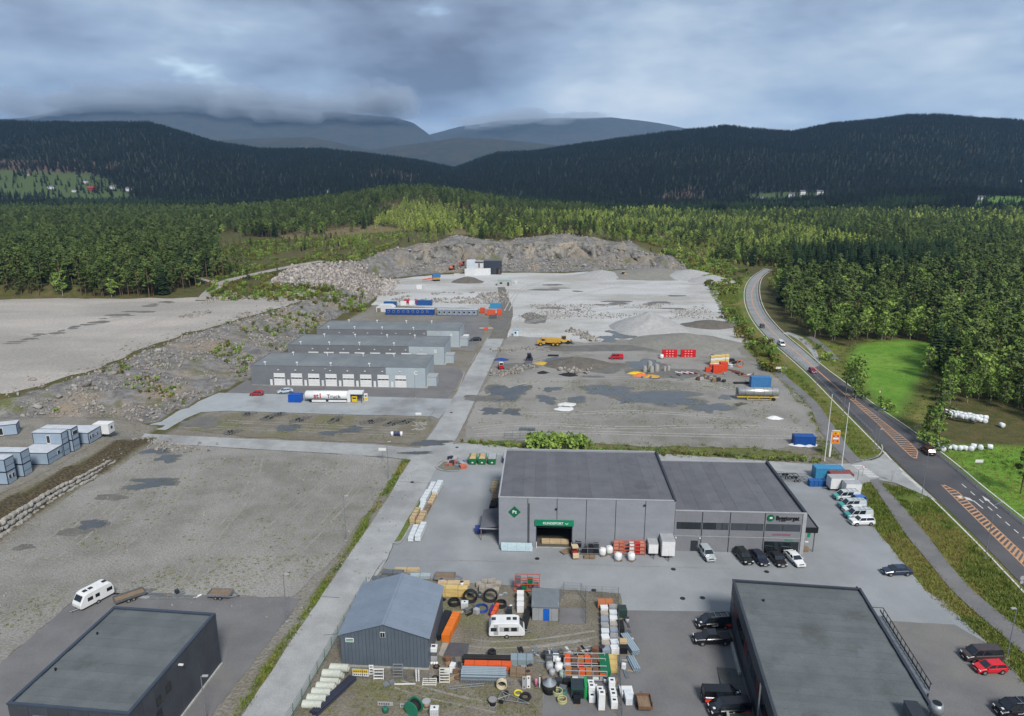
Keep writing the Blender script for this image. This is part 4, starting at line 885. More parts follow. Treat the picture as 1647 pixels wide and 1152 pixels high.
# ------------------------------------------------------------------ buildings
m_wall = mat('grey_cladding', S(150,154,162), S(141,145,153), .6, .25, fine=.03, stretch=(1,1,3), rand=.03)
m_wall2 = mat('mid_grey_cladding', S(134,136,142), S(126,128,134), .6, .25, fine=.03, rand=.03)
m_roof = mat('roof_felt', S(107,108,115), S(97,98,105), .85, .3, .15, 6, c3=S(88,89,94), s3=.13, t3=.64, w3=.06, fine=.05, rand=.08)
m_roof2 = mat('green_grey_felt', S(106,112,115), S(95,101,104), .85, .3, .15, 6, c3=S(84,88,88), s3=.16, t3=.62, w3=.06, fine=.05, rand=.07)
m_trim = paint(176,178,182, .5, 'light_trim'); m_dtrim = paint(52,56,64, .5, 'dark_trim'); m_black = paint(26,28,32, .5, 'black_metal')
m_darkcl = mat('dark_cladding', S(76,80,88), S(66,70,78), .55, .4, fine=.05, rand=.05)
m_glass = mat('window_glass', S(40,52,58,.5), S(28,36,42,.5), .08, .6, fine=0, spec=.8)
m_wht = mat('white_paint', S(236,237,238), S(224,226,228), .5, .8, fine=.02); m_galv = mat('galvanised', S(168,174,180), S(146,152,158), .45, 3, fine=.05, metal=.5)
m_green = paint(14,140,100, .5, 'sign_green'); m_green2 = paint(8,110,72, .5, 'deep_green'); m_int = paint(96,94,88, .9, 'interior_grey')
m_wood = mat('timber', S(206,184,148), S(184,158,120), .8, .8, .1, 6, stretch=(1,6,6), fine=.07, rand=.1); m_wood2 = mat('weathered_timber', S(150,128,104), S(124,104,86), .85, .8, stretch=(1,6,6), fine=.1, rand=.12)
m_yel = paint(236,200,40, .5, 'yellow_paint'); m_org = paint(232,96,40, .5, 'orange_plastic'); m_red = paint(196,34,40, .4, 'red_paint'); m_blue = paint(24,86,176, .45, 'blue_paint')
m_rub = mat('rubber', S(34,34,36), S(24,24,26), .8, 2, fine=.08); m_steel = mat('dull_steel', S(128,132,136), S(108,112,116), .5, 2, metal=.4, fine=.06)
m_rust = mat('rust', S(128,92,70), S(104,78,62), .85, 2, fine=.1); m_wrap = mat('plastic_wrap', S(226,232,236), S(204,212,218), .35, 2.5, .3, 6, fine=.05); m_tan2 = paint(196,168,128, .8, 'board_tan')
RZB = R(-2.8)
def P3(mb, name, m, par, **k): return mb.build(name, m, par, **k)
def bb(name, m, par, x0, x1, y0, y1, z0, z1, bevel=0): return MB().bx(x0, x1, y0, y1, z0, z1).build(name, m, par, bevel=bevel)
def panels(par, xs, H, y=0.0, th=.16, m=None, gap=.05, holes=(), out=-1, z0=0.0):
    """upright wall panels along x with openings (x0,x1,z0,z1) cut out"""
    for a, b in zip(xs[:-1], xs[1:]):
        a, b = a+gap/2, b-gap/2; mb = MB(); hs = sorted([(max(h[0], a), min(h[1], b), h[2], h[3]) for h in holes if h[0] < b and h[1] > a])
        y0, y1 = (y, y+th)
        cx = sorted({a, b, *[h[0] for h in hs], *[h[1] for h in hs]})
        for p, q in zip(cx[:-1], cx[1:]):
            if q-p < .01: continue
            z = z0
            for h in sorted([h for h in hs if h[0] < q-.005 and h[1] > p+.005], key=lambda h: h[2]):
                if h[2] > z+.01: mb.bx(p, q, y0, y1, z, h[2])
                z = max(z, h[3])
            if z < H-.01: mb.bx(p, q, y0, y1, z, H)
        mb.build('wall_panel', m or m_wall, par)
def side_panels(par, ys, H, x, th=.16, m=None, gap=.05, z0=0):
    for a, b in zip(ys[:-1], ys[1:]): MB().bx(x, x+th, a+gap/2, b-gap/2, z0, H).build('wall_panel', m or m_wall, par)
def roofstrips(par, x0, x1, y0, y1, z, n, m, along='y', slope=0.0):
    for i in range(n):
        dz = .025*((i*7) % 3); mb = MB()
        if along == 'y':
            a, b = x0+(x1-x0)*i/n, x0+(x1-x0)*(i+1)/n
            mb.add([(a,y0,z-.3),(b-.01,y0,z-.3),(b-.01,y1,z-.3),(a,y1,z-.3),(a,y0,z+dz),(b-.01,y0,z+dz),(b-.01,y1,z+dz+slope),(a,y1,z+dz+slope)], [(3,2,1,0),(4,5,6,7),(0,1,5,4),(1,2,6,5),(2,3,7,6),(3,0,4,7)])
        else:
            a, b = y0+(y1-y0)*i/n, y0+(y1-y0)*(i+1)/n; mb.bx(x0, x1, a, b-.01, z-.3, z+dz)
        mb.build('roof_sheet', m, par)
def edge(par, x0, x1, y0, y1, z0, z1, w, m, name='parapet', sides='fblr'):
    if 'f' in sides: bb(name, m, par, x0-.06, x1+.06, y0-.06, y0+w, z0, z1)
    if 'b' in sides: bb(name, m, par, x0-.06, x1+.06, y1-w, y1+.06, z0, z1)
    if 'l' in sides: bb(name, m, par, x0-.06, x0+w, y0+w, y1-w, z0, z1-.003)
    if 'r' in sides: bb(name, m, par, x1-w, x1+.06, y0+w, y1-w, z0, z1-.003)
def linspace(a, b, n): return [a+(b-a)*i/n for i in range(n+1)]

# --- builders' merchant warehouse
wh = thing('warehouse', 'large grey panelled warehouse with green signs and open loading gate', 'warehouse', (-2.4, 117.1, 0), RZB)
WD, WX, WW, WH1, WH2 = 23.2, 31.5, 55.2, 9.8, 7.9
gate = (6.9, 13.2, 0, 4.5)
panels(wh, linspace(0, WX, 6), WH1, 0, .2, holes=[gate]); side_panels(wh, linspace(.2, WD-.2, 4), WH1, 0, .2); panels(wh, linspace(0, WX, 6), WH1, WD-.2, .2); side_panels(wh, linspace(.2, WD-.2, 4), WH1, WX-.25, .2)
bays = [WX+.02, 36.4, 41.3, 47.4, 53.9]
wins = [(31.9,36.25,4.35,5.75),(36.55,41.1,4.35,5.75),(41.5,47.2,4.35,5.75),(47.6,53.7,4.35,5.75),(34.6,35.9,0,2.15),(47.6,53.7,.15,2.35)]
panels(wh, bays, WH2, .05, .2, m_wall2, holes=wins)
bb('corner_pillar', m_trim, wh, 53.95, 54.6, -.05, .5, 0, WH2+.02); side_panels(wh, linspace(.5, WD-.2, 4), WH2, 54.3, .2, m_wall2); panels(wh, [WX+.3,37,43,49,54.3], WH2, WD-.22, .2, m_wall2)
roofstrips(wh, .2, WX-.25, .2, WD-.2, WH1-.12, 15, m_roof, slope=-.2); roofstrips(wh, WX, 54.3, .25, WD-.2, WH2-.15, 10, m_roof)
edge(wh, 0, WX, 0, WD, WH1, WH1+.14, .22, m_trim, sides='fbl'); bb('parapet', m_dtrim, wh, WX-.28, WX+.1, -.07, WD+.06, WH1-.02, WH1+.2)
edge(wh, WX+.12, 54.5, .05, WD, WH2, WH2+.14, .22, m_trim, sides='fb'); bb('parapet', m_dtrim, wh, 54.1, 54.6, .3, WD, WH2, WH2+.32)
for i, x in enumerate(linspace(0, WX, 6)[1:-1]): bb('joint_cover', m_dtrim, wh, x-.05, x+.05, -.035, .0, .02 if not (6.9 < x < 13.2) else 5.8, WH1-.02)
for x in bays[1:-1]: bb('joint_cover', m_dtrim, wh, x-.07, x+.07, .01, .05, .02, WH2-.02)
bb('downpipe', m_dtrim, wh, 5.42, 5.56, -.16, -.02, 0, WH1-1); bb('floor', m_int, wh, .3, WX-.4, .3, WD-.3, 0, .05)
gd = bb('gate', m_black, wh, 6.95, 13.15, .22, .3, 3.9, 4.45); bb('door_rail', m_steel, gd, 6.95, 7.05, .2, 3.5, 4.3, 4.4)
for x in (6.86, 13.24): bb('gate_post', m_wht, wh, x-.06, x+.06, -.16, -.04, 0, 1.2)
bb('gate_frame', m_dtrim, wh, 6.75, 6.9, -.03, .2, 0, 4.5); bb('gate_frame', m_dtrim, wh, 13.2, 13.35, -.03, .2, 0, 4.5); bb('gate_threshold', m_conc, wh, 6.9, 13.2, -.1, .3, 0, .07)
sg = bb('gate_sign', m_green, wh, 6.55, 13.55, -.3, -.04, 4.55, 5.65); text('lettering', 'KUNDEPORT', .62, m_wht, sg, (8.0, -.31, 4.88), bold=.015)
v_ = MB(); v_.add([(12.0,-.315,5.25),(12.28,-.315,5.0),(12.56,-.315,5.25),(12.56,-.315,5.1),(12.28,-.315,4.85),(12.0,-.315,5.1)], [(0,1,4,5),(1,2,3,4)]); v_.build('arrow', m_wht, sg)
dm = MB(); dm.add([(2.85,-.12,8.15),(3.95,-.12,7.05),(2.85,-.12,5.95),(1.75,-.12,7.05),(2.85,0,8.15),(3.95,0,7.05),(2.85,0,5.95),(1.75,0,7.05)], [(3,2,1,0),(0,1,5,4),(1,2,6,5),(2,3,7,6),(3,0,4,7)])
dmo = dm.build('diamond_sign', m_green2, wh); text('lettering', 'Bt', .85, m_wht, dmo, (2.85, -.135, 6.78), bold=.03, align='CENTER')
for k, w in enumerate(wins[:4]):
    wp_ = thing; n_ = 4 if k < 2 else 2
    for i in range(n_):
        a, b = w[0]+(w[1]-w[0])*i/n_, w[0]+(w[1]-w[0])*(i+1)/n_; gls = k == 0 or (k == 1 and i < 2)
        o = bb('window' if gls else 'window_panel', m_dtrim, wh, a+.01, b-.01, .1, .18, w[2], w[3]); bb('pane', m_glass if gls else m_darkcl, o, a+.07, b-.07, .07, .11, w[2]+.07, w[3]-.07)
bb('trim_band', m_trim, wh, WX+.1, 53.9, -.0, .05, 3.0, 3.09)
dr = bb('door', m_dtrim, wh, 34.62, 35.88, .1, .16, .02, 2.13); bb('handle', m_galv, dr, 35.7, 35.76, .04, .1, .95, 1.15)
for i in range(4):
    a = 47.6+6.1*i/4; o = bb('shop_window', m_dtrim, wh, a+.01, a+1.515, .1, .18, .15, 2.35); bb('pane', m_glass, o, a+.06, a+1.46, .07, .11, .22, 2.28)
fs_ = MB().lathe([(0,0),(.62,0),(.62,.12),(0,.12)], 24, axis='y', c=(48.35,-.1,7.0)).build('round_sign', m_green2, wh); bb('emblem', m_wht, fs_, 48.12, 48.6, -.13, -.1, 6.85, 7.18)
text('name_sign', 'Byggtorget', 1.12, m_black, wh, (49.25, -.03, 6.62), bold=.022, ext=.05, sx=.83)
pk = MB()                                                      # small pink word, too small to read in the photograph
for i in range(12): pk.bx(49.0+i*.27, 49.0+i*.27+.06, -.02, .04, 3.55, 3.9); pk.bx(49.0+i*.27, 49.0+i*.27+.2, -.021, .039, 3.55+.14*(i % 3), 3.6+.14*(i % 3))
pk.build('pink_sign', paint(176,70,120, .5), wh); bb('green_sign', m_green, wh, 51.2, 52.6, .0, .05, 2.62, 2.8)
for x, z in ((10.3,7.8),(26.0,8.9)): o = MB().bx(x-.12, x+.3, -.35, -.02, z, z+.16).build('wall_lamp', m_dtrim, wh)
for x in (31.9, 36.2): bb('wall_lamp', m_wht, wh, x-.12, x+.12, -.16, .04, 2.6, 2.8)
cn = bb('entrance_canopy', m_black, wh, 54.6, 56.9, .6, 14.5, 4.55, 4.75); bb('fascia', m_black, cn, 54.62, 57.0, .4, .6, 4.0, 5.0); bb('fascia', m_black, cn, 56.9, 57.1, .6, 14.5, 4.3, 5.0); bb('canopy_roof', m_roof, cn, 54.62, 56.88, .62, 14.4, 4.76, 4.85)
for y in (.9, 7, 13.8): bb('post', m_steel, cn, 56.6, 56.75, y, y+.15, 0, 4.55)
lt = MB().add([(-3.6,2.0,2.5),(-.05,2.0,3.0),(-.05,9.5,3.0),(-3.6,9.5,2.5),(-3.6,2.0,2.62),(-.05,2.0,3.12),(-.05,9.5,3.12),(-3.6,9.5,2.62)], [(3,2,1,0),(4,5,6,7),(0,1,5,4),(1,2,6,5),(2,3,7,6),(3,0,4,7)]).build('lean_to_roof', m_roof, wh)
for y in (2.1, 5.7, 9.3): bb('post', m_wood2, lt, -3.5, -3.36, y, y+.14, 0, 2.52)
bb('gutter', m_trim, lt, -3.7, -.1, 1.88, 2.0, 2.45, 2.6)

# --- three workshop halls
def hall(loc, letter, label, full):
    h = thing('workshop_hall', label, 'workshop', loc, RZB-.012); W, D, H = 56.6, 16.6, 6.6
    dk = mat('hall_cladding', S(122,126,132), S(114,118,124), .6, .3, fine=.03, rand=.03); lt_ = mat('hall_light_cladding', S(178,190,197), S(170,182,189), .6, .3, fine=.03, rand=.03)
    rf = mat('hall_roof', S(122,128,133), S(112,118,123), .85, .25, .1, 5, c3=S(132,137,140), s3=.12, t3=.58, w3=.1, fine=.05, rand=.03)
    ds = [7.4+5.63*i for i in range(8)]; holes = [(x, x+3.7, 0, 4.2) for x in ds]+[(x-1.35, x-.5, 0, 2.1) for x in ds]
    panels(h, [0]+[4.6+5.63*i for i in range(7)]+[44.0], H, 0, .2, dk, .02, holes); panels(h, [44.0,49.9,W], H+.02, -.05, .25, lt_, .02, holes); side_panels(h, linspace(.2, D, 3), H, W-.2, .2, lt_); side_panels(h, linspace(.2, D, 3), H, 0, .2, dk); panels(h, linspace(0, W, 8), H, D, .2, dk)
    roofstrips(h, .2, W-.2, .2, D, H-.1, 12, rf); edge(h, 0, W, 0, D+.2, H, H+.12, .18, dk)
    for i, x in enumerate(ds):
        d = bb('roller_door', m_wht, h, x+.02, x+3.68, .06, .12, .02, 4.18); 
        for q in range(3): bb('door_window', m_black, d, x+.1+q*1.19, x+1.2+q*1.19, .03, .06, 2.35, 2.75)
        for z in (.8, 1.6, 3.4): bb('door_seam', m_trim, d, x+.03, x+3.67, .052, .06, z, z+.03)
        bb('side_door', m_wht, h, x-1.33, x-.52, .06, .12, .02, 2.08); bb('wall_lamp', m_wht, h, x+1.5, x+1.95, -.3, 0, 5.15, 5.4)
    text('letter_sign', letter, 1.7, m_wht, h, (53.6, -.07, 4.4), bold=.03, align='CENTER', ext=.04)
    for q, x in enumerate((4.5, 9, 15, 20.8, 26, 33, 38.5, 43.5)):
        o = MB().cyl((x, 1.1+(q % 2)*13, H-.1), (x, 1.1+(q % 2)*13, H+.7), .14, n=8).build('roof_vent', m_wht, h); MB().bx(x-.3, x+.3, .8+(q % 2)*13, 1.4+(q % 2)*13, H+.7, H+1.05).build('vent_cowl', m_wht, o)
    an = bb('annex', lt_, h, W+.02, W+3.1, 2.4, 6.6, 0, 3.0); bb('annex_roof', m_trim, an, W, W+3.2, 2.3, 6.7, 3.0, 3.1)
    bb('plinth', m_conc, h, W-.02, W+.6, -.3, D, 0, .14); bb('plinth', m_conc, h, 0, W, -.12, 0, 0, .12)
hall((-84.0, 219.9, 0), 'C', 'grey workshop hall nearest the street junction, letter C on its corner', 1)
hall((-80.7, 248.3, 0), 'B', 'middle grey workshop hall with letter B on its corner', 1)
hall((-77.3, 274.8, 0), 'A', 'farthest grey workshop hall with letter A on its corner', 1)

# --- gabled steel shed
sh = thing('gabled_shed', 'blue grey corrugated steel shed with low gabled roof', 'shed', (-23.5, 84.5, 0), R(-3.7))
m_sh = mat('shed_cladding', S(96,108,120), S(90,101,113), .5, .5, fine=.03, rand=.03); m_shr = mat('shed_roof', S(132,144,160), S(124,136,152), .45, .4, fine=.03, rand=.02)
SW, SD, SE, SR = 12.1, 12.2, 5.1, 6.95
for i in range(24):
    a, b = SW*i/24, SW*(i+1)/24-.03; za, zb = [SE+(SR-SE)*(1-abs(2*x/SW-1)) for x in (a, b)]
    for y in (0, SD): MB().add([(a,y,.3),(b,y,.3),(b,y,zb),(a,y,za),(a,y+.08,.3),(b,y+.08,.3),(b,y+.08,zb),(a,y+.08,za)], [(0,1,2,3),(7,6,5,4),(1,5,6,2),(0,3,7,4),(0,4,5,1),(3,2,6,7)]).build('wall_sheet', m_sh, sh, loc=(0, .02*(i % 2), 0))
for i in range(12):
    a, b = .1+SD*i/12, .1+SD*(i+1)/12-.03
    for x in (0, SW-.08): MB().bx(x, x+.08, a, b, .3, SE).build('wall_sheet', m_sh, sh, loc=(.02*(i % 2), 0, 0))
    a, b = -.25+(SD+.6)*i/12, -.25+(SD+.6)*(i+1)/12-.012
    for s_ in (0, 1):
        x0, x1 = (-.3, SW/2) if s_ == 0 else (SW/2, SW+.3); z0, z1 = (SE-.07, SR+.03) if s_ == 0 else (SR+.03, SE-.07); dz = .012*(i % 2)
        MB().add([(x0,a,z0+dz),(x1,a,z1+dz),(x1,b,z1+dz),(x0,b,z0+dz),(x0,a,z0+.08+dz),(x1,a,z1+.08+dz),(x1,b,z1+.08+dz),(x0,b,z0+.08+dz)], [(3,2,1,0),(4,5,6,7),(0,1,5,4),(1,2,6,5),(2,3,7,6),(3,0,4,7)]).build('roof_sheet', m_shr, sh)
bb('foundation', m_conc, sh, -.05, SW+.05, -.05, SD+.1, 0, .3); bb('ridge_cap', m_shr, sh, SW/2-.2, SW/2+.2, -.26, SD+.36, SR+.07, SR+.15)
w_ = bb('window', m_wht, sh, 5.55, 6.25, -.08, 0, 4.9, 5.7)
for i in range(2): bb('pane', m_glass, w_, 5.6+i*.33, 5.88+i*.33, -.11, -.08, 4.96, 5.64)
s_ = bb('sign_board', m_wht, sh, .7, 1.85, -.06, 0, 3.95, 4.55); bb('sign_bar', m_green, s_, .8, 1.75, -.075, -.06, 4.08, 4.22); bb('sign_bar', m_green, s_, .8, 1.75, -.075, -.06, 4.3, 4.44)

# --- dark flat-roofed building at lower left
bl = thing('flat_roof_building', 'dark clad flat roofed building at the lower left', 'building', (-57.1, 67.9, 0), R(-6.2)); W, D, H = 14.7, 18.7, 7.9
side_panels(bl, linspace(0, D, 8), H, W-.2, .2, m_darkcl); side_panels(bl, linspace(0, D, 8), H, 0, .2, m_darkcl); panels(bl, linspace(0, W, 6), H, 0, .2, m_darkcl); panels(bl, linspace(0, W, 6), H, D-.2, .2, m_darkcl)
roofstrips(bl, .3, W-.3, .3, D-.3, H-.1, 12, m_roof2, 'x'); edge(bl, 0, W, 0, D, H, H+.2, .32, paint(66,76,92, .5, 'slate_trim'))
for y, z in ((4.6,4.9),(6.6,5.1),(4.4,3.2),(2.2,2.6)):
    o = bb('window', m_dtrim, bl, W+.0, W+.06, y, y+1.0, z, z+1.2); bb('pane', m_glass, o, W+.06, W+.08, y+.1, y+.9, z+.1, z+1.1)
o = bb('landing', m_conc, bl, W, W+1.3, 1.6, 4.8, 1.5, 1.65); 
for y in (1.7, 3.2, 4.7): bb('rail_post', m_galv, o, W+1.2, W+1.26, y-.03, y+.03, 1.65, 2.65)
bb('hand_rail', m_galv, o, W+1.2, W+1.26, 1.6, 4.8, 2.65, 2.71); bb('corner_trim', paint(66,76,92, .5, 'slate_trim'), bl, W-.1, W+.06, D-.1, D+.06, 0, H); bb('plinth', m_conc, bl, W, W+.25, 0, D+.1, 0, .25)
l_ = bb('wall_lamp', m_wht, bl, W, W+.6, 9.5, 9.75, 6.9, 7.05)
bb('front_canopy', m_roof2, bl, 3.0, 7.0, -2.2, 0, 6.6, 6.8)
for x, y in ((1.6,13),(1.2,6)): MB().cyl((x,y,H-.1),(x,y,H+.25), .12).build('roof_drain', m_black, bl)

# --- dark flat-roofed building at lower right
br = thing('flat_roof_building', 'dark clad flat roofed building with outside stair at the lower right', 'building', (28.3, 58.0, 0), R(-7.4)); W, D, H = 18.2, 37.0, 7.0
panels(br, linspace(0, W, 7), H, D-.2, .2, m_darkcl); side_panels(br, linspace(0, D, 14), H, W-.2, .2, m_darkcl); panels(br, linspace(0, W, 7), H, 0, .2, m_darkcl)
side_panels(br, linspace(0, D, 14), 3.0, 0, .2, m_darkcl); side_panels(br, linspace(0, D, 14), H, 0, .2, m_darkcl, z0=5.0)
for i in range(14):
    a = D*i/14; o = bb('window', m_dtrim, br, .0, .12, a+.03, a+D/14-.03, 3.0, 5.0); bb('pane', m_glass if i % 3 else paint(92,24,30, .4), o, -.03, .0, a+.15, a+D/14-.15, 3.1, 4.9)
roofstrips(br, .3, W-.3, .3, D-.3, H-.1, 28, m_roof2, 'x'); edge(br, 0, W, 0, D, H, H+.22, .3, paint(60,66,76, .5, 'slate_trim2'))
wk = bb('gallery', m_galv, br, W+.02, W+1.9, 17.5, 33.0, 5.3, 5.45)
for i in range(13): 
    y = 17.8+i*1.25; bb('rail_post', m_black, wk, W+1.82, W+1.88, y-.03, y+.03, 5.45, 6.6); bb('glass_panel', m_glass, wk, W+1.83, W+1.85, y+.05, y+1.2, 5.55, 5.9)
bb('hand_rail', m_black, wk, W+1.8, W+1.9, 17.5, 33.2, 6.6, 6.66); bb('hand_rail', m_black, wk, W, W+1.8, 33.1, 33.16, 6.6, 6.66)
for y in (17.7, 25, 32.8): bb('gallery_post', m_dtrim, wk, W+1.7, W+1.85, y, y+.15, 0, 5.3)
vp = MB().lathe([(.55,H-.2),(.55,H+1.1),(.8,H+1.3),(.62,H+2.2),(.5,H+2.2)], 16, c=(W-.6,11.0,0)).build('flue', m_galv, br, True); MB().lathe([(0,H+2.1),(.5,H+2.1),(.5,H+2.21),(0,H+2.21)], 16, c=(W-.6,11.0,0)).build('flue_mouth', m_black, vp)
hx = bb('roof_hatch', m_roof2, br, W-3.6, W-2.2, 9.0, 12.0, H-.05, H+1.3); bb('hatch_edge', m_dtrim, hx, W-3.65, W-2.15, 8.95, 12.05, H+1.3, H+1.4)
ld = MB()
for x in (-.45, -.05): ld.bx(-.9, -.84, 13.0+x, 13.06+x, 1.5, H+1.2)
for i in range(22): ld.bx(-.89, -.85, 12.6, 13.0, 1.8+i*.29, 1.84+i*.29)
ld.build('roof_ladder', m_galv, br)
rp = MB().add([(-3.4,15,0),(-.4,15,0),(-.4,26,0),(-3.4,26,0),(-3.4,15,.9),(-.4,15,.9),(-.4,26,.08),(-3.4,26,.08)], [(3,2,1,0),(4,5,6,7),(0,1,5,4),(1,2,6,5),(2,3,7,6),(3,0,4,7)]).build('loading_ramp', mat('ramp_concrete', S(92,94,94), S(80,82,82), .9, .5), br); bb('ramp_wall', m_conc, rp, -3.7, -3.4, 11.0, 19.5, 0, 1.15); bb('ramp_wall', m_conc, rp, -.75, -.45, 24.5, 32.0, 0, .7)
bb('dock', m_conc, rp, -3.4, -.4, 11.6, 15, 0, .95); bb('dock_step', m_conc, rp, -3.4, -1.6, 10.0, 11.6, 0, .5)
for px, py in ((1228,966),(1378,946)): 
    p = Gp(px, py, H); q = Matrix.Rotation(R(7.4), 3, 'Z') @ (p-br.location); MB().cyl((q.x,q.y,H-.1),(q.x,q.y,H+.2), .15).build('roof_drain', m_black, br)

# --- small store hut in the yard
ht = thing('store_hut', 'small grey sheet metal hut with bright blue door', 'hut', (3.1, 94.9, 0), R(-3)); m_hut = mat('hut_sheet', S(160,164,168), S(148,152,156), .6, .6, fine=.04, rand=.03)
for i in range(4): bb('wall_sheet', m_hut, ht, 3.95*i/4, 3.95*(i+1)/4-.02, 0, .08, .05, 2.35)
bb('wall_sheet', m_hut, ht, 0, .08, .1, 3.9, .05, 2.6); bb('wall_sheet', m_hut, ht, 3.87, 3.95, .1, 3.9, .05, 2.6); bb('wall_sheet', m_hut, ht, 0, 3.95, 3.92, 4.0, .05, 2.8)
for i in range(2): MB().add([(-.15,-.2+i*2.2,2.4+.2*i),(4.1,-.2+i*2.2,2.4+.2*i),(4.1,2.0+i*2.3,2.6+.2*i),(-.15,2.0+i*2.3,2.6+.2*i),(-.15,-.2+i*2.2,2.48+.22*i),(4.1,-.2+i*2.2,2.48+.22*i),(4.1,2.0+i*2.3,2.68+.22*i),(-.15,2.0+i*2.3,2.68+.22*i)], [(3,2,1,0),(4,5,6,7),(0,1,5,4),(1,2,6,5),(2,3,7,6),(3,0,4,7)]).build('roof_sheet', paint(118,124,130, .5), ht)
d = bb('door', paint(20,104,206, .5), ht, 1.65, 2.6, -.05, -.01, .08, 2.1); bb('handle', m_galv, d, 2.45, 2.5, -.09, -.05, 1.0, 1.2)

# --- site barracks
m_bar = mat('barrack_panel', S(158,176,194), S(148,166,184), .5, .5, fine=.03, rand=.04); m_barr = paint(206,212,220, .5, 'barrack_roof'); m_navy = paint(52,62,84, .5, 'barrack_frame')
def barrack(loc, rz, Ln, Wd, st_, label, group=None, wins_=(), door=None, col=None, ends=(), frame=None, name='site_barrack'):
    """cabin: x along the length, front face at y=0, origin front-right corner"""
    t_ = thing(name, label, 'cabin', loc, rz, group); c_ = col or m_bar; fr = frame or m_navy
    for s_ in range(st_):
        z0 = .12+s_*2.8; b = bb('cabin_body', c_, t_, -Ln, 0, 0, Wd, z0, z0+2.6)
        for x in (-Ln-.02, -.1): bb('corner_post', fr, b, x, x+.12, -.03, .09, z0-.02, z0+2.7)
        bb('corner_post', fr, b, -.1, .02, Wd-.09, Wd+.03, z0-.02, z0+2.7); bb('top_rail', fr, b, -Ln-.02, .02, -.03, .09, z0+2.55, z0+2.72); bb('top_rail', fr, b, -.1, .03, .0, Wd, z0+2.55, z0+2.72); bb('bottom_rail', fr, b, -Ln-.02, .02, -.03, .09, z0-.1, z0+.04); bb('end_band', fr, b, -.02, .03, .05, Wd, z0+1.05, z0+1.11)
        if s_ == st_-1: bb('roof', m_barr, t_, -Ln-.06, .06, -.06, Wd+.06, z0+2.72, z0+2.82)
    for s_, x, w in wins_:
        o = bb('window', m_wht, t_, x-w/2-.06, x+w/2+.06, -.05, .0, 1.12+s_*2.8, 2.1+s_*2.8); bb('pane', m_glass, o, x-w/2, x+w/2, -.07, -.05, 1.18+s_*2.8, 2.04+s_*2.8)
    for s_, y, w in ends:
        o = bb('window', m_wht, t_, .0, .05, y-w/2-.06, y+w/2+.06, 1.12+s_*2.8, 2.1+s_*2.8); bb('pane', m_glass, o, .05, .07, y-w/2, y+w/2, 1.18+s_*2.8, 2.04+s_*2.8)
    if door is not None: o = bb('door', m_wht, t_, door[1]-.45, door[1]+.45, -.05, .0, .2+door[0]*2.8, 2.2+door[0]*2.8); bb('pane', m_glass, o, door[1]-.36, door[1]+.36, -.07, -.05, .4+door[0]*2.8, 2.1+door[0]*2.8)
    return t_
CZ = 3.06; crz = R(-2)
def cg(px, py): return Gp(px, py, CZ)
barrack(cg(14,780), crz, 9, 2.6, 2, 'two storey pale blue cabin stack at the left edge, nearest the stone wall', ends=((0,.7,.5),(0,1.7,.5)))
barrack(cg(40,767), crz, 7.5, 2.5, 2, 'two storey pale blue cabin stack with white end door and small canopy', wins_=((1,-4.8,.8),))
barrack(cg(79,748), crz, 6.5, 5.0, 1, 'single storey wide pale blue cabin in front of a taller stack', ends=((0,3.6,.7),))
barrack(Vector((cg(88,744).x, cg(79,748).y+5.15, CZ)), crz, 6.8, 2.1, 2, 'two storey pale blue cabin stack with glazed upper door', door=(1,-3.2))
barrack(Vector((cg(113,731).x, cg(79,748).y+7.8, CZ)), crz, 7.2, 2.4, 2, 'tall pale blue cabin stack in the middle of the barracks camp', wins_=((1,-3.9,.9),), ends=((1,1.2,1.6),))
barrack(cg(144,714.5), crz, 5.6, 5.0, 1, 'single storey pale blue cabin with white end windows beside the site trailer', ends=((0,.6,.5),(0,1.6,.5),(0,3.3,.5)))
barrack(cg(29,699), R(22), 8, 2.8, 1, 'lone pale blue cabin with glass door at the back of the camp', door=(0,-3.4))
wt = thing('site_trailer', 'white site trailer with red lettering at the corner of the camp', 'trailer', cg(176,702), crz)
bb('body', m_wht, wt, -3.9, 0, 0, 2.6, .5, 3.0, .08); bb('roof', m_wht, wt, -3.95, .05, -.05, 2.65, 3.01, 3.1); o = bb('window', m_dtrim, wt, 0, .04, 1.0, 1.7, 1.6, 2.3); text('lettering', 'MSA', .7, m_red, wt, (-3.7, -.03, 1.5), bold=.02)
bb('chassis', m_black, wt, -3.8, -.1, .2, 2.4, .35, .5)
for x in (-2.3, -1.4): MB().cyl((x,-.02,.32),(x,.25,.32), .32, n=12).build('wheel', m_rub, wt)
# blue and grey rows behind hall A, and the sheds there
b1 = barrack(Gp(698,507), R(-2.5), 23.5, 2.7, 1, 'long royal blue barrack row with nine white windows', wins_=[(0,-22+i*2.35,.7) for i in range(9)], col=paint(30,74,150, .45), frame=paint(24,60,126, .45, 'deep_blue'), name='blue_barrack')
b2 = barrack(Gp(768,508), R(-2.5), 19.5, 2.6, 1, 'long grey barrack row beside the orange containers', wins_=[(0,-18.4+i*2.4,1.0) for i in range(8)], col=mat('grey_barrack', S(150,160,176), S(140,150,166), .5, .5, fine=.03), name='grey_barrack')
for i in range(1, 8): bb('module_joint', m_navy, b2, -19.5+i*2.44-.05, -19.5+i*2.44+.05, -.04, .0, .1, 2.8)
t_ = thing('storage_tent', 'white arched storage shed at the left end of the blue barrack', 'shed', Gp(620,502), R(-4)); MB().xprism([(-4.6,0),(4.2,0),(4.2,2.2),(2.6,3.3),(-3.2,3.3),(-4.6,2.4)], 0, 5).build('shell', paint(216,220,224, .6), t_); bb('opening', m_wood2, t_, -4.2, -2.4, -.05, 0, .05, 1.9)

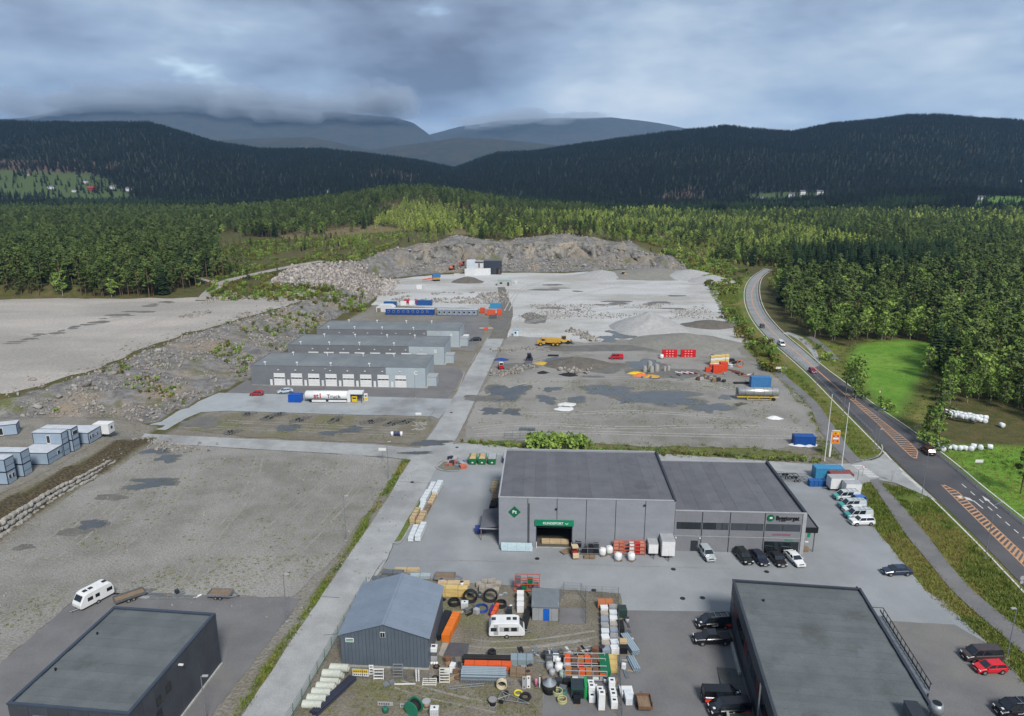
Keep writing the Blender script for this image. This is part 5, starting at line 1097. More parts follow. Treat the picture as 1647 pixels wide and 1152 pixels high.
def container(loc, rz, Ln, Wd, H, m, label, name='shipping_container', cat='container', group=None):
    t_ = thing(name, label, cat, loc, rz, group); bb('body', m, t_, -Ln/2+.06, Ln/2-.06, -Wd/2+.06, Wd/2-.06, .15, H-.06)
    n_ = max(4, int(Ln/.35)); mb = MB()
    for i in range(n_):
        x = -Ln/2+.15+(Ln-.3)*i/n_
        for s_ in (-1, 1): mb.box((x+.07, s_*(Wd/2-.045), H/2+.05), (.14, .05, H-.35))
    mb.build('side_ribs', m, t_); fr = MB()
    for x in (-1, 1):
        for y in (-1, 1): fr.box((x*(Ln/2-.06), y*(Wd/2-.06), H/2+.05), (.13, .13, H-.1))
    for y in (-1, 1): fr.box((0, y*(Wd/2-.05), H-.06), (Ln-.24, .1, .12)); fr.box((0, y*(Wd/2-.05), .16), (Ln-.24, .1, .14))
    fr.build('frame', m, t_); d = MB()
    for y in (-1, 1): d.box((Ln/2-.03, y*Wd/4, H/2+.05), (.05, Wd/2-.2, H-.4))
    do = d.build('doors', m, t_); lb = MB()
    for y in (-.7, -.3, .3, .7): lb.box((Ln/2+.015, y*Wd/2.6, H/2+.05), (.03, .04, H-.5))
    lb.build('lock_bars', m_galv, do); rb = MB()
    for i in range(n_//2): rb.box((-Ln/2+.4+(Ln-.8)*i/max(1, n_//2-1), 0, H-.03), (.16, Wd-.3, .03))
    rb.build('roof_ribs', m, t_); return t_
m_cb = paint(66,150,196, .45, 'container_blue'); m_cb2 = paint(34,96,158, .45, 'container_dark_blue')
container(Gp(1331,768), R(-3), 6.3, 2.5, 2.6, m_cb, 'light blue shipping container behind the white box trailer')
container(Gp(1292,715), R(-3), 5.2, 2.4, 2.5, paint(26,84,164, .45), 'royal blue container standing alone on the gravel near the fuel sign')
container(Gp(1350,774), R(-3), 5.0, 2.3, 2.3, paint(150,80,74, .6), 'faded red container between blue container and white box trailer')
container(Gp(476,646), R(-2), 3.8, 2.3, 2.4, paint(20,90,190, .45), 'blue container next to the white fuel tank')
container(Gp(628,493), R(-2), 6.5, 2.4, 2.5, paint(36,96,160, .45), 'blue container behind the left end of the blue barrack'); container(Gp(683,491), R(-2), 8.0, 2.4, 2.5, paint(40,92,156, .45), 'blue container behind the right end of the blue barrack')
container(Gp(797,496), R(-2), 5.5, 2.4, 2.6, m_cb, 'light blue container behind the orange machine containers'); container(Gp(790,507), R(-2), 4.2, 2.3, 2.6, paint(228,96,60, .5), 'orange container with white roof by the dirt track'); container(Gp(776,503), R(-2), 2.4, 2.2, 2.4, paint(214,90,60, .5), 'small orange container at the end of the grey barrack'); container(Gp(803,506), R(-2), 2.4, 2.2, 2.6, paint(236,90,50, .5), 'orange container farthest right beside the dirt track')
container(Gp(793,512), R(-2), 3.6, 2.0, 1.6, paint(96,98,102, .6), 'low dark grey skip in front of the orange containers', 'skip', 'skip')
# --- white and black crushing plant building in the quarry
qb = thing('plant_building', 'white and black plant building below the quarry face', 'building', Gp(768,443.5), R(-2))
bb('low_wall', paint(226,228,230, .6), qb, -8.6, -1.6, 0, .3, 0, 4.6); MB().add([(-1.6,0,0),(8.6,3.4,0),(8.6,3.7,0),(-1.6,.3,0),(-1.6,0,4.6),(8.6,3.4,4.6),(8.6,3.7,4.6),(-1.6,.3,4.6)], [(0,1,5,4),(1,2,6,5),(2,3,7,6),(3,0,4,7),(4,5,6,7)]).build('low_wall', paint(226,228,230, .6), qb)
bb('upper_block', paint(214,222,232, .6), qb, -7.8, -2.0, 6, 12, 0, 9.4); bb('upper_block', paint(224,224,224, .6), qb, -2.0, 3.6, 6.5, 12, 0, 8.0); bb('canopy', m_trim, qb, -2.0, 3.6, 5.5, 12, 8.6, 8.9); bb('door', m_black, qb, .2, 1.0, 6.4, 6.5, 4.6, 7.4)
bb('dark_block', paint(54,62,76, .6), qb, 3.8, 15.6, 6, 14, 0, 9.2); bb('opening', m_black, qb, 12.4, 14.0, 5.9, 6.0, 0, 4.2); bb('orange_hoist', m_rust, qb, 13.8, 14.8, 5.6, 5.9, 0, 3.6); bb('roof', m_roof, qb, 3.7, 15.7, 5.9, 14.1, 9.2, 9.4)
t_ = thing('quarry_shed', 'low pale green roofed shed in front of the plant building', 'shed', Gp(811,460), R(-2)); bb('wall', paint(186,186,188, .6), t_, -4.2, 4.2, 0, 6, 0, 3.2)
for i in range(3): bb('roof_sheet', paint(170,196,184, .5), t_, -4.4+i*2.95, -4.4+(i+1)*2.95-.03, -.2, 6.2, 3.2, 3.4+.02*i)
bb('door', m_dtrim, t_, 1.8, 3.0, -.06, 0, .02, 2.2); bb('window', m_glass, t_, -2.8, -1.2, -.05, 0, 1.2, 2.2)
t_ = thing('site_kiosk', 'small white kiosk with grey roof beside the dirt track', 'kiosk', Gp(830,541), R(-4)); bb('wall', paint(206,222,232, .6), t_, -1.1, 1.1, 0, 2.2, 0, 2.6); bb('roof', paint(150,196,216, .5), t_, -1.25, 1.25, -.15, 2.35, 2.6, 2.78); bb('window', m_glass, t_, -.6, .1, -.04, 0, 1.1, 1.9); bb('door', m_wht, t_, .3, .95, -.04, 0, .05, 2.0)
container(Gp(675,465), R(-2), 3.4, 2.2, 2.3, m_wht, 'white container at the left edge of the quarry floor', 'white_container')
container(Gp(1222,622), R(-4), 6.2, 2.6, 3.4, paint(70,132,190, .5), 'blue open fronted container behind the silver tanker')
# ------------------------------------------------------------------ vehicles
CARK = {  # L, W, H, belt, hull top profile (x fraction from the front, z), glasshouse base (x0,x1), roof (x0,x1) as fractions from the front
 'hatch': (4.05,1.72,1.46,.92,[(0,.55),(.03,.72),(.24,.92),(.9,.96),(.98,.9),(1,.6)],(.22,.97),(.42,.88)),
 'sedan': (4.75,1.85,1.44,.93,[(0,.52),(.03,.70),(.28,.92),(.82,1.0),(.97,.98),(1,.6)],(.26,.92),(.42,.74)),
 'suv': (4.5,1.86,1.66,1.05,[(0,.6),(.03,.86),(.26,1.03),(.92,1.08),(.99,1.0),(1,.65)],(.25,.98),(.38,.90)),
 'van': (5.1,1.94,1.96,1.12,[(0,.6),(.03,.9),(.17,1.1),(.96,1.14),(.995,1.1),(1,.6)],(.15,.995),(.29,.975)),
 'pickup': (5.4,1.9,1.8,1.12,[(0,.65),(.03,.95),(.27,1.1),(.97,1.12),(1,1.05),(1,.65)],(.25,.66),(.35,.60)),
}
m_carglass = mat('car_glass', S(42,50,58,.5), S(30,36,42,.5), .06, 1, fine=0, spec=.8); m_lamp = paint(226,230,232, .2, 'head_lamp'); m_tail = paint(150,20,24, .3, 'tail_lamp'); m_rim = paint(176,178,182, .4, 'wheel_rim', .5); m_plastic = paint(36,37,40, .6, 'black_plastic'); m_plate = paint(230,230,226, .5, 'number_plate')
CARM = {}
def carmesh(k):
    if k in CARM: return CARM[k]
    Ln, W, H, belt, prof, gb, gr = CARK[k]; w = W/2; d = {}; rings = []
    for i, (u_, z) in enumerate(prof):
        x = Ln/2-u_*Ln; e = {0:.80,1:.92}.get(i, .93 if i == len(prof)-1 else 1.0); b = .24
        rings.append([(x,-w*e*.9,b),(x,-w*e,b+.22),(x,-w*e*.985,z-.10),(x,-w*e*.90,z),(x,w*e*.90,z),(x,w*e*.985,z-.10),(x,w*e,b+.22),(x,w*e*.9,b)])
    d['body'] = MB().loft(rings).mesh('body', False)
    x0, x1, r0, r1 = [Ln/2-q*Ln for q in (*gb, *gr)]; zb = belt+.02; zt_ = H-.07; wb, wt_ = w*.90, w*.74
    d['glasshouse'] = MB().fru((x1,x0,-wb,wb), (r1,r0,-wt_,wt_), zb, zt_).mesh('glasshouse')
    d['roof'] = MB().fru((r1-.06,r0+.06,-wt_-.03,wt_+.03), (r1+.12,r0-.12,-wt_+.10,wt_-.10), zt_, H).mesh('roof')
    p = MB()
    for s_ in (-1, 1):
        p.cyl((x0,s_*wb,zb),(r0,s_*wt_,zt_+.02), .05, n=5); p.cyl((x1,s_*wb,zb),(r1,s_*wt_,zt_+.02), .07, n=5)
        for f in ((.45,) if k != 'van' else (.30,.62)):
            a = x0+(x1-x0)*f; c_ = r0+(r1-r0)*f; p.cyl((a,s_*wb,zb),(c_,s_*(wt_+.01),zt_+.02), .05, n=5)
    d['pillars'] = p.mesh('pillars')
    d['wheel'] = MB().lathe([(.0,-.11),(.30,-.11),(.335,-.08),(.335,.08),(.30,.11),(0,.11)], 14, axis='y').mesh('wheel'); d['rim'] = MB().lathe([(0,-.13),(.2,-.13),(.2,-.10),(.0,-.10)], 10, axis='y').mesh('rim')
    d['arch'] = MB().lathe([(.0,-.02),(.40,-.02),(.40,.02),(0,.02)], 14, axis='y').mesh('arch'); d['lamp'] = MB().bx(-.12,.06,-.17,.17,-.07,.07).mesh('lamp'); d['plate'] = MB().bx(-.01,.01,-.26,.26,-.06,.06).mesh('plate'); d['mirror'] = MB().bx(-.08,.08,-.09,.09,-.06,.07).mesh('mirror')
    d['bumper'] = MB().bx(-.10,.10,-w*.84,w*.84,-.10,.10).mesh('bumper'); d['grille'] = MB().bx(-.02,.02,-.45,.45,-.08,.08).mesh('grille')
    pw = MB()
    if k == 'van':
        for s_ in (-1, 1):
            xa, xb = x0+(x1-x0)*.62, x1+.08; ra, rb_ = r0+(r1-r0)*.62, r1+.06
            pw.add([(xa,s_*(wb+.015),zb),(xb,s_*(wb+.015),zb),(rb_,s_*(wt_+.02),zt_),(ra,s_*(wt_+.02),zt_)], [(0,1,2,3)])
    d['side'] = pw.mesh('side_panel') if pw.v else None
    CARM[k] = d; return d
def carpaint(r, g, b): return mat('car_%d_%d_%d' % (r, g, b), S(r, g, b), tuple(x*.92 for x in S(r, g, b)), .22, 1, fine=.01, spec=.5)
def car(loc, rz, k, col, label, group=None, panelvan=False, front=None, cat=None, deco=None, rack=False):
    d = carmesh(k); Ln, W, H, belt, prof, gb, gr = CARK[k]; c_ = carpaint(*col); fr = carpaint(*front) if front else c_
    names = {'hatch':'hatchback_car','sedan':'sedan_car','suv':'suv_car','van':'van','pickup':'pickup_truck'}
    t_ = thing(names[k], label, cat or {'van':'van','pickup':'pickup'}.get(k, 'car'), (loc[0], loc[1], .05), rz, group)
    ob('body', d['body'], c_, t_); ob('glasshouse', d['glasshouse'], m_carglass, t_); ob('roof', d['roof'], c_, t_); ob('pillars', d['pillars'], c_, t_)
    if front:
        x_ = Ln/2; MB().bx(x_-1.0, x_+.03, -W/2*.93, W/2*.93, .3, .86).build('front_wrap', fr, t_)
        MB().add([(x_-.03,-W*.43,.9),(x_-.03,W*.43,.9),(x_-.9,W*.45,1.14),(x_-.9,-W*.45,1.14),(x_-.03,-W*.43,.8),(x_-.03,W*.43,.8)], [(0,1,2,3),(4,5,1,0)]).build('bonnet_wrap', fr, t_)
    if d['side'] and panelvan: ob('side_panel', d['side'], c_, t_)
    for sx in (.31, -.30):
        for s_ in (-1, 1):
            ob('wheel_arch', d['arch'], m_plastic, t_, (sx*Ln, s_*(W/2-.005), .36)); w_ = ob('wheel', d['wheel'], m_rub, t_, (sx*Ln, s_*(W/2-.09), .34)); ob('rim', d['rim'], m_rim, w_, (0,0,0), 0 if s_ < 0 else math.pi)
    for s_ in (-1, 1):
        ob('headlight', d['lamp'], m_lamp, t_, (Ln/2-.09, s_*W*.36, prof[1][1]-.09)); ob('tail_light', d['lamp'], m_tail, t_, (-Ln/2+.05, s_*W*.40, belt-.12), math.pi); ob('mirror', d['mirror'], c_, t_, (Ln/2-gb[0]*Ln-.25, s_*(W/2+.05), belt+.08))
    ob('bumper', d['bumper'], m_plastic if k in ('van','pickup') else c_, t_, (Ln/2-.03, 0, .40)); ob('bumper', d['bumper'], m_plastic, t_, (-Ln/2+.04, 0, .42)); ob('number_plate', d['plate'], m_plate, t_, (Ln/2+.085, 0, .46)); ob('number_plate', d['plate'], m_plate, t_, (-Ln/2-.08, 0, .62)); ob('grille', d['grille'], m_plastic, t_, (Ln/2-.01, 0, .66))
    if k == 'pickup': MB().bx(-Ln/2+.12, -Ln/2+.33*Ln, -W*.40, W*.40, 1.10, 1.15).build('bed_cover', m_plastic, t_)
    if rack:
        r_ = MB()
        for s_ in (-1, 1): r_.bx(-Ln*.42, Ln*.12, s_*W*.32-.03, s_*W*.32+.03, H+.04, H+.10)
        for x in (-.38, -.2, -.02): r_.bx(x*Ln-.03, x*Ln+.03, -W*.36, W*.36, H+.10, H+.14)
        r_.build('roof_rack', m_galv, t_)
    if deco:                                                     # livery: coloured swoosh panels and a white word mark on both sides
        for s_ in (-1, 1):
            y = s_*(W/2+.012); a = MB(); a.add([(-Ln*.47,y,.45),(-Ln*.30,y,.45),(-Ln*.24,y,.75),(-Ln*.36,y,.98),(-Ln*.47,y,.9)], [(0,1,2,3,4)]); a.build('livery_orange', paint(226,70,40, .4), t_)
            a = MB(); a.add([(-Ln*.46,y,.99),(-Ln*.34,y,1.02),(-Ln*.16,y,1.0),(-Ln*.46,y,1.08)], [(0,1,2,3)]); a.build('livery_blue', paint(50,60,170, .4), t_)
            a = MB(); a.box((-.25,y,.82), (.2,.012,.2)); a.box((.02,y,.74), (.22,.012,.08)); a.box((.35,y,.74), (.34,.012,.07)); a.build('livery_mark', m_wht, t_)
        MB().box((Ln*.40, .25, prof[2][1]-.06), (.3,.3,.06)).build('bonnet_mark', m_wht, t_)
    return t_
def cp(px, py): return Gp(px, py)
AW = R(-90)                                                     # facing the camera
gpk = 'cars parked in front of the warehouse'
car(cp(1136.5,895), AW+R(6), 'suv', (176,186,190), 'silver SUV parked on its own in front of the warehouse', gpk)
car(cp(1195.5,900), AW+R(8), 'suv', (26,32,34), 'black SUV, leftmost of the four cars by the shop window', gpk)
car(cp(1220.5,901.5), AW+R(8), 'sedan', (30,34,56), 'dark blue car between two black cars by the shop window', gpk)
car(cp(1249,903), AW+R(5), 'sedan', (22,23,26), 'black car next to the white car by the shop window', gpk)
car(cp(1277.5,903), AW+R(8), 'sedan', (236,238,240), 'white car with dark glass roof at the warehouse corner', gpk)
gpr = 'vehicles parked along the right edge of the yard'; LF = R(180)
car(cp(1361,803), LF+R(2), 'van', (206,214,218), 'white van with teal front, farthest of the three liveried vans', gpr, True, (80,176,172), rack=True)
car(cp(1377,808), LF+R(4), 'hatch', (50,110,186), 'blue car almost hidden behind the liveried vans', gpr)
car(cp(1370,817.5), LF+R(2), 'van', (196,206,212), 'white van with teal front, middle one of the three liveried vans', gpr, True, (74,168,164), rack=True)
car(cp(1372,824), LF+R(3), 'hatch', (232,236,238), 'small white car between two liveried vans', gpr)
car(cp(1380,833), LF+R(2), 'van', (200,208,212), 'white van with teal front, nearest of the three liveried vans', gpr, True, (70,160,158), rack=True)
car(cp(1385.5,843), LF+R(3), 'suv', (238,240,242), 'white SUV with black wheels nearest the camera in the right row', gpr)
car(cp(1441.5,923), LF+R(2), 'sedan', (46,60,82), 'dark blue sedan parked alone by the grass verge')
car(cp(1577,1060), LF+R(2), 'van', (74,62,62), 'dark brown minibus with side windows at the lower right', None)
car(cp(1591,1079.5), LF+R(3), 'hatch', (222,34,48), 'bright red hatchback at the lower right')
car(cp(1633,1148), LF+R(3), 'van', (20,20,30), 'black van with white lettering and roof rack at the lower right corner', None, True, deco=True, rack=True)
gpb = 'black liveried vehicles beside the dark building'
car(cp(1147,1008), LF+R(5), 'van', (20,20,26), 'black van with silver roof rails beside the dark building', gpb, False, rack=True, deco=True)
car(cp(1145,1033), LF+R(2), 'pickup', (28,28,38), 'dark pickup truck beside the dark building', gpb)
car(cp(1161,1127), R(-2), 'van', (16,16,20), 'black van with orange and blue stripes, facing the dark building', gpb, True, deco=True)
car(cp(1172,1147), LF+R(4), 'van', (20,20,26), 'black van with orange stripes nearest the bottom edge', gpb, True, deco=True)
# halls area
car(cp(413,636), R(182), 'hatch', (186,40,48), 'red car parked at the left end of the workshop forecourt')
car(cp(459,632), R(205), 'sedan', (190,206,222), 'pale blue car parked in front of hall C')
car(cp(765,548), R(190), 'sedan', (40,46,60), 'dark car parked by hall A next to white van')
car(cp(991,577.5), R(178), 'van', (196,30,44), 'red van with white stripe standing on the wet gravel lot', None, True)
# road traffic
def hwdir(px, py):
    p = Gp(px, py); i = int(np.argmin([math.hypot(q[0]-p.x, q[1]-p.y) for q in HWC])); i = min(max(i, 1), len(HWC)-2); a, b = HWC[i-1], HWC[i+1]; return math.atan2(b[1]-a[1], b[0]-a[0])
car(cp(1226,527), hwdir(1226,527), 'hatch', (44,48,56), 'dark car far down the highway near the bend')
car(cp(1256.5,556), hwdir(1256,556), 'van', (232,236,238), 'white van driving on the highway past the lay-by', None, True)
car(cp(1306.5,599), hwdir(1306,599), 'hatch', (150,40,70), 'dark red car on the highway beside the foot path')
car(cp(1491.5,729), hwdir(1491,729)+math.pi, 'suv', (90,26,34), 'dark red SUV on the highway passing the round bales')
def boxtruck(loc, rz, label, Ln=5.6, cab=True, m=None):
    t_ = thing('box_truck', label, 'truck', loc, rz); m = m or m_wht; bb('cargo_box', m, t_, -Ln/2, Ln/2-1.9, -1.1, 1.1, .85, 3.0, .04); bb('chassis', m_black, t_, -Ln/2, Ln/2, -.45, .45, .5, .75)
    MB().xprism([(Ln/2-1.85,.5),(Ln/2,.5),(Ln/2,1.15),(Ln/2-.3,1.35),(Ln/2-.75,2.25),(Ln/2-1.85,2.3)], -.95, .95).build('cab', m, t_, bevel=.04); MB().add([(Ln/2-.28,-.85,1.36),(Ln/2-.28,.85,1.36),(Ln/2-.70,.8,2.2),(Ln/2-.70,-.8,2.2)], [(0,1,2,3)]).build('windscreen', m_carglass, t_, loc=(.03,0,.01))
    for s_ in (-1, 1): bb('door_window', m_carglass, t_, Ln/2-1.6, Ln/2-.75, s_*.96-.01, s_*.96+.01, 1.4, 2.1)
    for x in (Ln/2-.85, -Ln/2+1.1):
        for s_ in (-1, 1): MB().cyl((x,s_*.98,.38),(x,s_*.72,.38), .38, n=14).build('wheel', m_rub, t_)
    for s_ in (-1, 1): bb('headlight', m_lamp, t_, Ln/2, Ln/2+.03, s_*.75-.15, s_*.75+.15, .8, 1.0)
    return t_
boxtruck(Gp(749,552), R(-95), 'white box van parked at the corner of hall A', 5.6)
def boxtrailer(loc, rz, Ln, Wd, H, label, m=None, door=True):
    t_ = thing('box_trailer', label, 'trailer', loc, rz); m = m or m_wht; bb('box', m, t_, -Ln/2, Ln/2, -Wd/2, Wd/2, .55, H, .05); bb('roof_edge', m_trim, t_, -Ln/2-.02, Ln/2+.02, -Wd/2-.02, Wd/2+.02, H, H+.05); bb('chassis', m_black, t_, -Ln/2+.1, Ln/2+.1, -.5, .5, .42, .55)
    MB().cyl((Ln/2,-.35,.48),(Ln/2+1.1,0,.48), .05, n=6).cyl((Ln/2,.35,.48),(Ln/2+1.1,0,.48), .05, n=6).cyl((Ln/2+.95,0,.0),(Ln/2+.95,0,.5), .04, n=6).build('drawbar', m_steel, t_)
    for s_ in (-1, 1):
        for x in (-.35, .35): MB().cyl((x,s_*Wd/2,.32),(x,s_*(Wd/2-.22),.32), .32, n=12).build('wheel', m_rub, t_)
        bb('mudguard', m_black, t_, -.8, .8, s_*Wd/2-.05, s_*Wd/2+.05, .62, .7)
    if door:
        for s_ in (-1, 1): bb('door_panel', m_wht, t_, Ln/2-.005, Ln/2+.03, s_*Wd/4-Wd/4+.07, s_*Wd/4+Wd/4-.07, .65, H-.6)
    return t_
boxtrailer(Gp(1048,887), R(-90)+RZB, 3.6, 1.7, 2.4, 'small white box trailer left of the tall white trailer'); boxtrailer(Gp(1071,889), R(-90)+RZB, 4.4, 2.3, 3.4, 'tall white box trailer parked against the warehouse wall')
boxtrailer(Gp(1350,787), R(180), 5.0, 2.3, 3.0, 'white box trailer in front of the blue and red containers'); boxtrailer(Gp(1368,795), R(178), 3.2, 2.2, 2.8, 'shorter white box trailer with dark rear window beside the vans')
def caravan(loc, rz, label, Ln=6.2):
    t_ = thing('caravan', label, 'caravan', loc, rz); W = 1.1
    pr = [(-Ln/2,.6),(-Ln/2+.05,1.7),(-Ln/2+.35,2.45),(-Ln/2+.7,2.6),(Ln/2-1.5,2.6),(Ln/2-.9,2.45),(Ln/2-.25,1.5),(Ln/2,1.1),(Ln/2,.55),(Ln/2-.3,.42),(-Ln/2+.2,.42)]
    MB().xprism(pr[::-1], -W, W).build('body', m_wht, t_, bevel=.09)
    for s_ in (-1, 1):
        for x, w in ((-Ln*.36,.9),(-.05,.7),(Ln*.2,.85)): o = bb('window', m_plastic, t_, x-w/2, x+w/2, s_*W-.02, s_*W+.02, 1.25, 1.85); bb('pane', m_carglass, o, x-w/2+.06, x+w/2-.06, s_*(W+.022)-.004, s_*(W+.022)+.004, 1.31, 1.79)
        bb('stripe', m_trim, t_, -Ln*.2, Ln*.33, s_*W-.008, s_*W+.008, 1.18, 1.92) if s_ < 0 else None
        MB().cyl((0,s_*(W+.03),.34),(0,s_*(W-.2),.34), .34, n=14).build('wheel', m_rub, t_); MB().cyl((0,s_*(W+.045),.34),(0,s_*(W+.03),.34), .2, n=10).build('hub_cap', m_rim, t_)
    bb('door', m_trim, t_, -1.9, -1.25, -W-.012, -W+.01, .62, 2.3)
    for x in (-1.9, .3, 1.2): o = bb('roof_light', m_plastic, t_, x-.3, x+.3, -.3, .3, 2.6, 2.68); bb('pane', m_carglass, o, x-.24, x+.24, -.24, .24, 2.68, 2.695)
    fw = MB(); fw.add([(Ln/2-.28,-.85,1.58),(Ln/2-.28,.85,1.58),(Ln/2-.78,.8,2.32),(Ln/2-.78,-.8,2.32)], [(0,1,2,3)]); fw.build('front_window', m_carglass, t_, loc=(.06,0,.03))
    MB().cyl((Ln/2-.2,-.45,.5),(Ln/2+1.1,0,.5), .05, n=6).cyl((Ln/2-.2,.45,.5),(Ln/2+1.1,0,.5), .05, n=6).cyl((Ln/2+.8,0,.05),(Ln/2+.8,0,.7), .05, n=6).build('drawbar', m_galv, t_); bb('chassis', m_black, t_, -Ln/2+.3, Ln/2-.2, -.7, .7, .3, .42)
    return t_
caravan(Gp(815,1020), R(1), 'white caravan in the middle of the storage yard', 5.3); caravan(Gp(152,968), R(-118), 'white caravan standing alone on the left gravel lot', 5.6)
def flat_trailer(loc, rz, Ln, label, sides=True, m=None, group=None, name='flat_trailer', axles=2):
    t_ = thing(name, label, 'trailer', loc, rz, group); m = m or m_galv; f = MB()
    for s_ in (-1, 1): f.bx(-Ln/2, Ln/2, s_*.85-.05, s_*.85+.05, .5, .62)
    for i in range(6): x = -Ln/2+Ln*i/5; f.bx(x-.05, x+.05, -.9, .9, .5, .6)
    f.cyl((Ln/2,-.8,.52),(Ln/2+1.3,0,.5), .06, n=6); f.cyl((Ln/2,.8,.52),(Ln/2+1.3,0,.5), .06, n=6); f.build('frame', m, t_)
    if sides:
        for s_ in (-1, 1): bb('side_board', m, t_, -Ln/2, Ln/2, s_*.93-.02, s_*.93+.02, .62, 1.0)
        for x in (-Ln/2, Ln/2): bb('end_board', m, t_, x-.02, x+.02, -.9, .9, .62, 1.0)
        bb('deck', m_wood2, t_, -Ln/2+.03, Ln/2-.03, -.9, .9, .61, .66)
    for i in range(axles):
        x = (i-(axles-1)/2)*.75
        for s_ in (-1, 1): w_ = MB().cyl((x,s_*1.02,.32),(x,s_*.82,.32), .32, n=12).build('wheel', m_rub, t_); MB().cyl((x,s_*1.035,.32),(x,s_*1.02,.32), .18, n=8).build('rim', m_rim, w_)
    return t_
flat_trailer(Gp(716,933), R(-2), 3.4, 'silver flatbed trailer with low sides behind the shed')
flat_trailer(Gp(1265,768), R(180), 5.0, 'black flatbed trailer behind the warehouse, the farther of two', False, m_black); flat_trailer(Gp(1280,773), R(178), 5.2, 'grey boat trailer behind the warehouse, the nearer of two', False, m_steel)
flat_trailer(Gp(209,964), R(40), 4.4, 'grey boat trailer loaded with scrap next to the lone caravan', True, m_steel); flat_trailer(Gp(355,960), R(-3), 3.6, 'small galvanised trailer at the right end of the frame row', True)
for i, (px, py, ln, a) in enumerate(((248,958,3.6,0),(264,962,4.6,2),(287,957,2.0,40),(301,962,3.0,-3))):
    t_ = thing('steel_rack', ['long low steel frame lying right of the boat trailer','longest steel frame lying on the asphalt edge','short tilted steel frame in the row of frames','medium steel frame next to the small galvanised trailer'][i], 'frame', Gp(px, py), R(a)); bb('rail', m_galv, t_, -ln/2, ln/2, -.4, -.3, .05, .3); bb('rail', m_galv, t_, -ln/2, ln/2, .3, .4, .05, .3)
    for q in range(4): bb('cross_bar', m_galv, t_, -ln/2+ln*q/3.2, -ln/2+ln*q/3.2+.1, -.3, .3, .12, .22)
tl = ['farthest left on the gravel strip below the forecourt','second from the left on the gravel strip','third from the left on the gravel strip','fourth from the left on the gravel strip','fifth from the left, standing apart on the gravel strip','sixth from the left on the gravel strip','next to last on the gravel strip','farthest right on the gravel strip']
for i, (px, py, a, ln) in enumerate(((398,668,20,3),(433,673,65,5),(449,668,10,2.6),(482,677,50,5.5),(539,677,70,5),(597,680,25,6),(630,683,55,5),(653,680,50,4.6))): flat_trailer(Gp(px, py), R(a), ln, 'grey skeletal boat trailer '+tl[i], False, m_steel, 'trailers on the gravel strip', 'boat_trailer')
flat_trailer(Gp(372,697), R(30), 3.4, 'low scrap trailer on the lower side of the gravel strip', False, m_steel, None, 'boat_trailer')
# fuel tank trailer with lettering and pump kiosk
ft = thing('fuel_tanker', 'white fuel tank with red and black lettering and yellow pump bay', 'tank', Gp(537,646), R(-1.5)); Rt = 1.35
MB().lathe([(0,-8.6),(.9,-8.5),(Rt,-8.1),(Rt,4.2),(.9,4.5),(0,4.5)], 20, axis='x', c=(0,0,2.0)).build('tank', m_wht, ft, True)
bb('chassis', m_black, ft, -7.8, 4.0, -.6, .6, .55, .8); bb('skirt', m_wht, ft, -6.2, -2.0, -1.36, -1.30, .25, .95); bb('skirt', m_wht, ft, -1.2, 4.2, -1.36, -1.30, .3, .9)
text('lettering_red', 'st1', 2.0, m_red, ft, (-5.6, -Rt-.04, 1.55), bold=.04, sx=1.05, ext=.03); text('lettering_black', 'Truck', 1.6, m_black, ft, (-1.6, -Rt-.04, 1.55), bold=.0, sx=1.05, ext=.03)
bx_ = bb('pump_bay', m_wht, ft, 4.4, 9.0, -1.3, 1.2, 2.7, 3.3); bb('side_wall', m_wht, ft, 4.4, 5.3, -1.3, 1.2, .2, 2.7); bb('back_wall', m_trim, ft, 5.3, 8.6, 1.1, 1.2, .2, 2.7); bb('pump', m_yel, ft, 5.7, 7.2, -.9, -.2, .2, 1.9); bb('pump_screen', m_black, ft, 5.9, 7.0, -.94, -.9, 1.2, 1.6); bb('pole', m_dtrim, ft, 8.6, 8.75, -1.2, -1.05, .1, 2.7)
for x in (-6.6, -5.7, 3.0):
    for s_ in (-1, 1): MB().cyl((x,s_*1.1,.48),(x,s_*.8,.48), .48, n=14).build('wheel', m_rub, ft)
t_ = thing('fuel_pump', 'yellow and white standing pump right of the fuel tank', 'pump', Gp(589,645), 0); bb('cabinet', m_wht, t_, -.5, .5, -.35, .35, .1, 2.3); bb('front', m_yel, t_, -.42, .42, -.38, -.35, .3, 1.2); bb('screen', m_black, t_, -.3, .3, -.38, -.35, 1.5, 1.9); bb('base', m_conc, t_, -.8, .8, -.6, .6, 0, .1)
bb('concrete_pad', m_conc, ft, 4.2, 9.6, -3.4, -1.4, 0, .1)
# silver tanker on yellow chassis
tk = thing('tank_trailer', 'silver cylindrical tank on yellow trailer frame at the lot edge', 'tank trailer', Gp(1218,643), R(-3)); MB().lathe([(0,-6.2),(1.0,-6.1),(1.3,-5.8),(1.3,5.8),(1.0,6.1),(0,6.2)], 20, axis='x', c=(0,0,2.55)).build('tank', mat('tank_steel', S(198,200,200), S(170,172,172), .35, 1.2, metal=.6, fine=.05, stretch=(3,1,1)), tk, True)
for x in (-4, -1.5, 1.5, 4): MB().lathe([(1.31,-.05),(1.35,-.05),(1.35,.05),(1.31,.05)], 20, axis='x', c=(x,0,2.55)).build('band', m_steel, tk)
fr = MB(); 
for s_ in (-1, 1): fr.bx(-6.3, 5.9, s_*.8-.1, s_*.8+.1, .95, 1.2); fr.bx(-3.2, 3.8, s_*1.0-.05, s_*1.0+.05, .35, .5)
for x in (-3.2, .2, 3.7): fr.bx(x-.08, x+.08, -1.05, 1.05, .35, 1.2)
fr.build('frame', m_yel, tk); bb('end_ladder', m_steel, tk, -6.5, -6.3, -.4, .4, 1.2, 3.8)
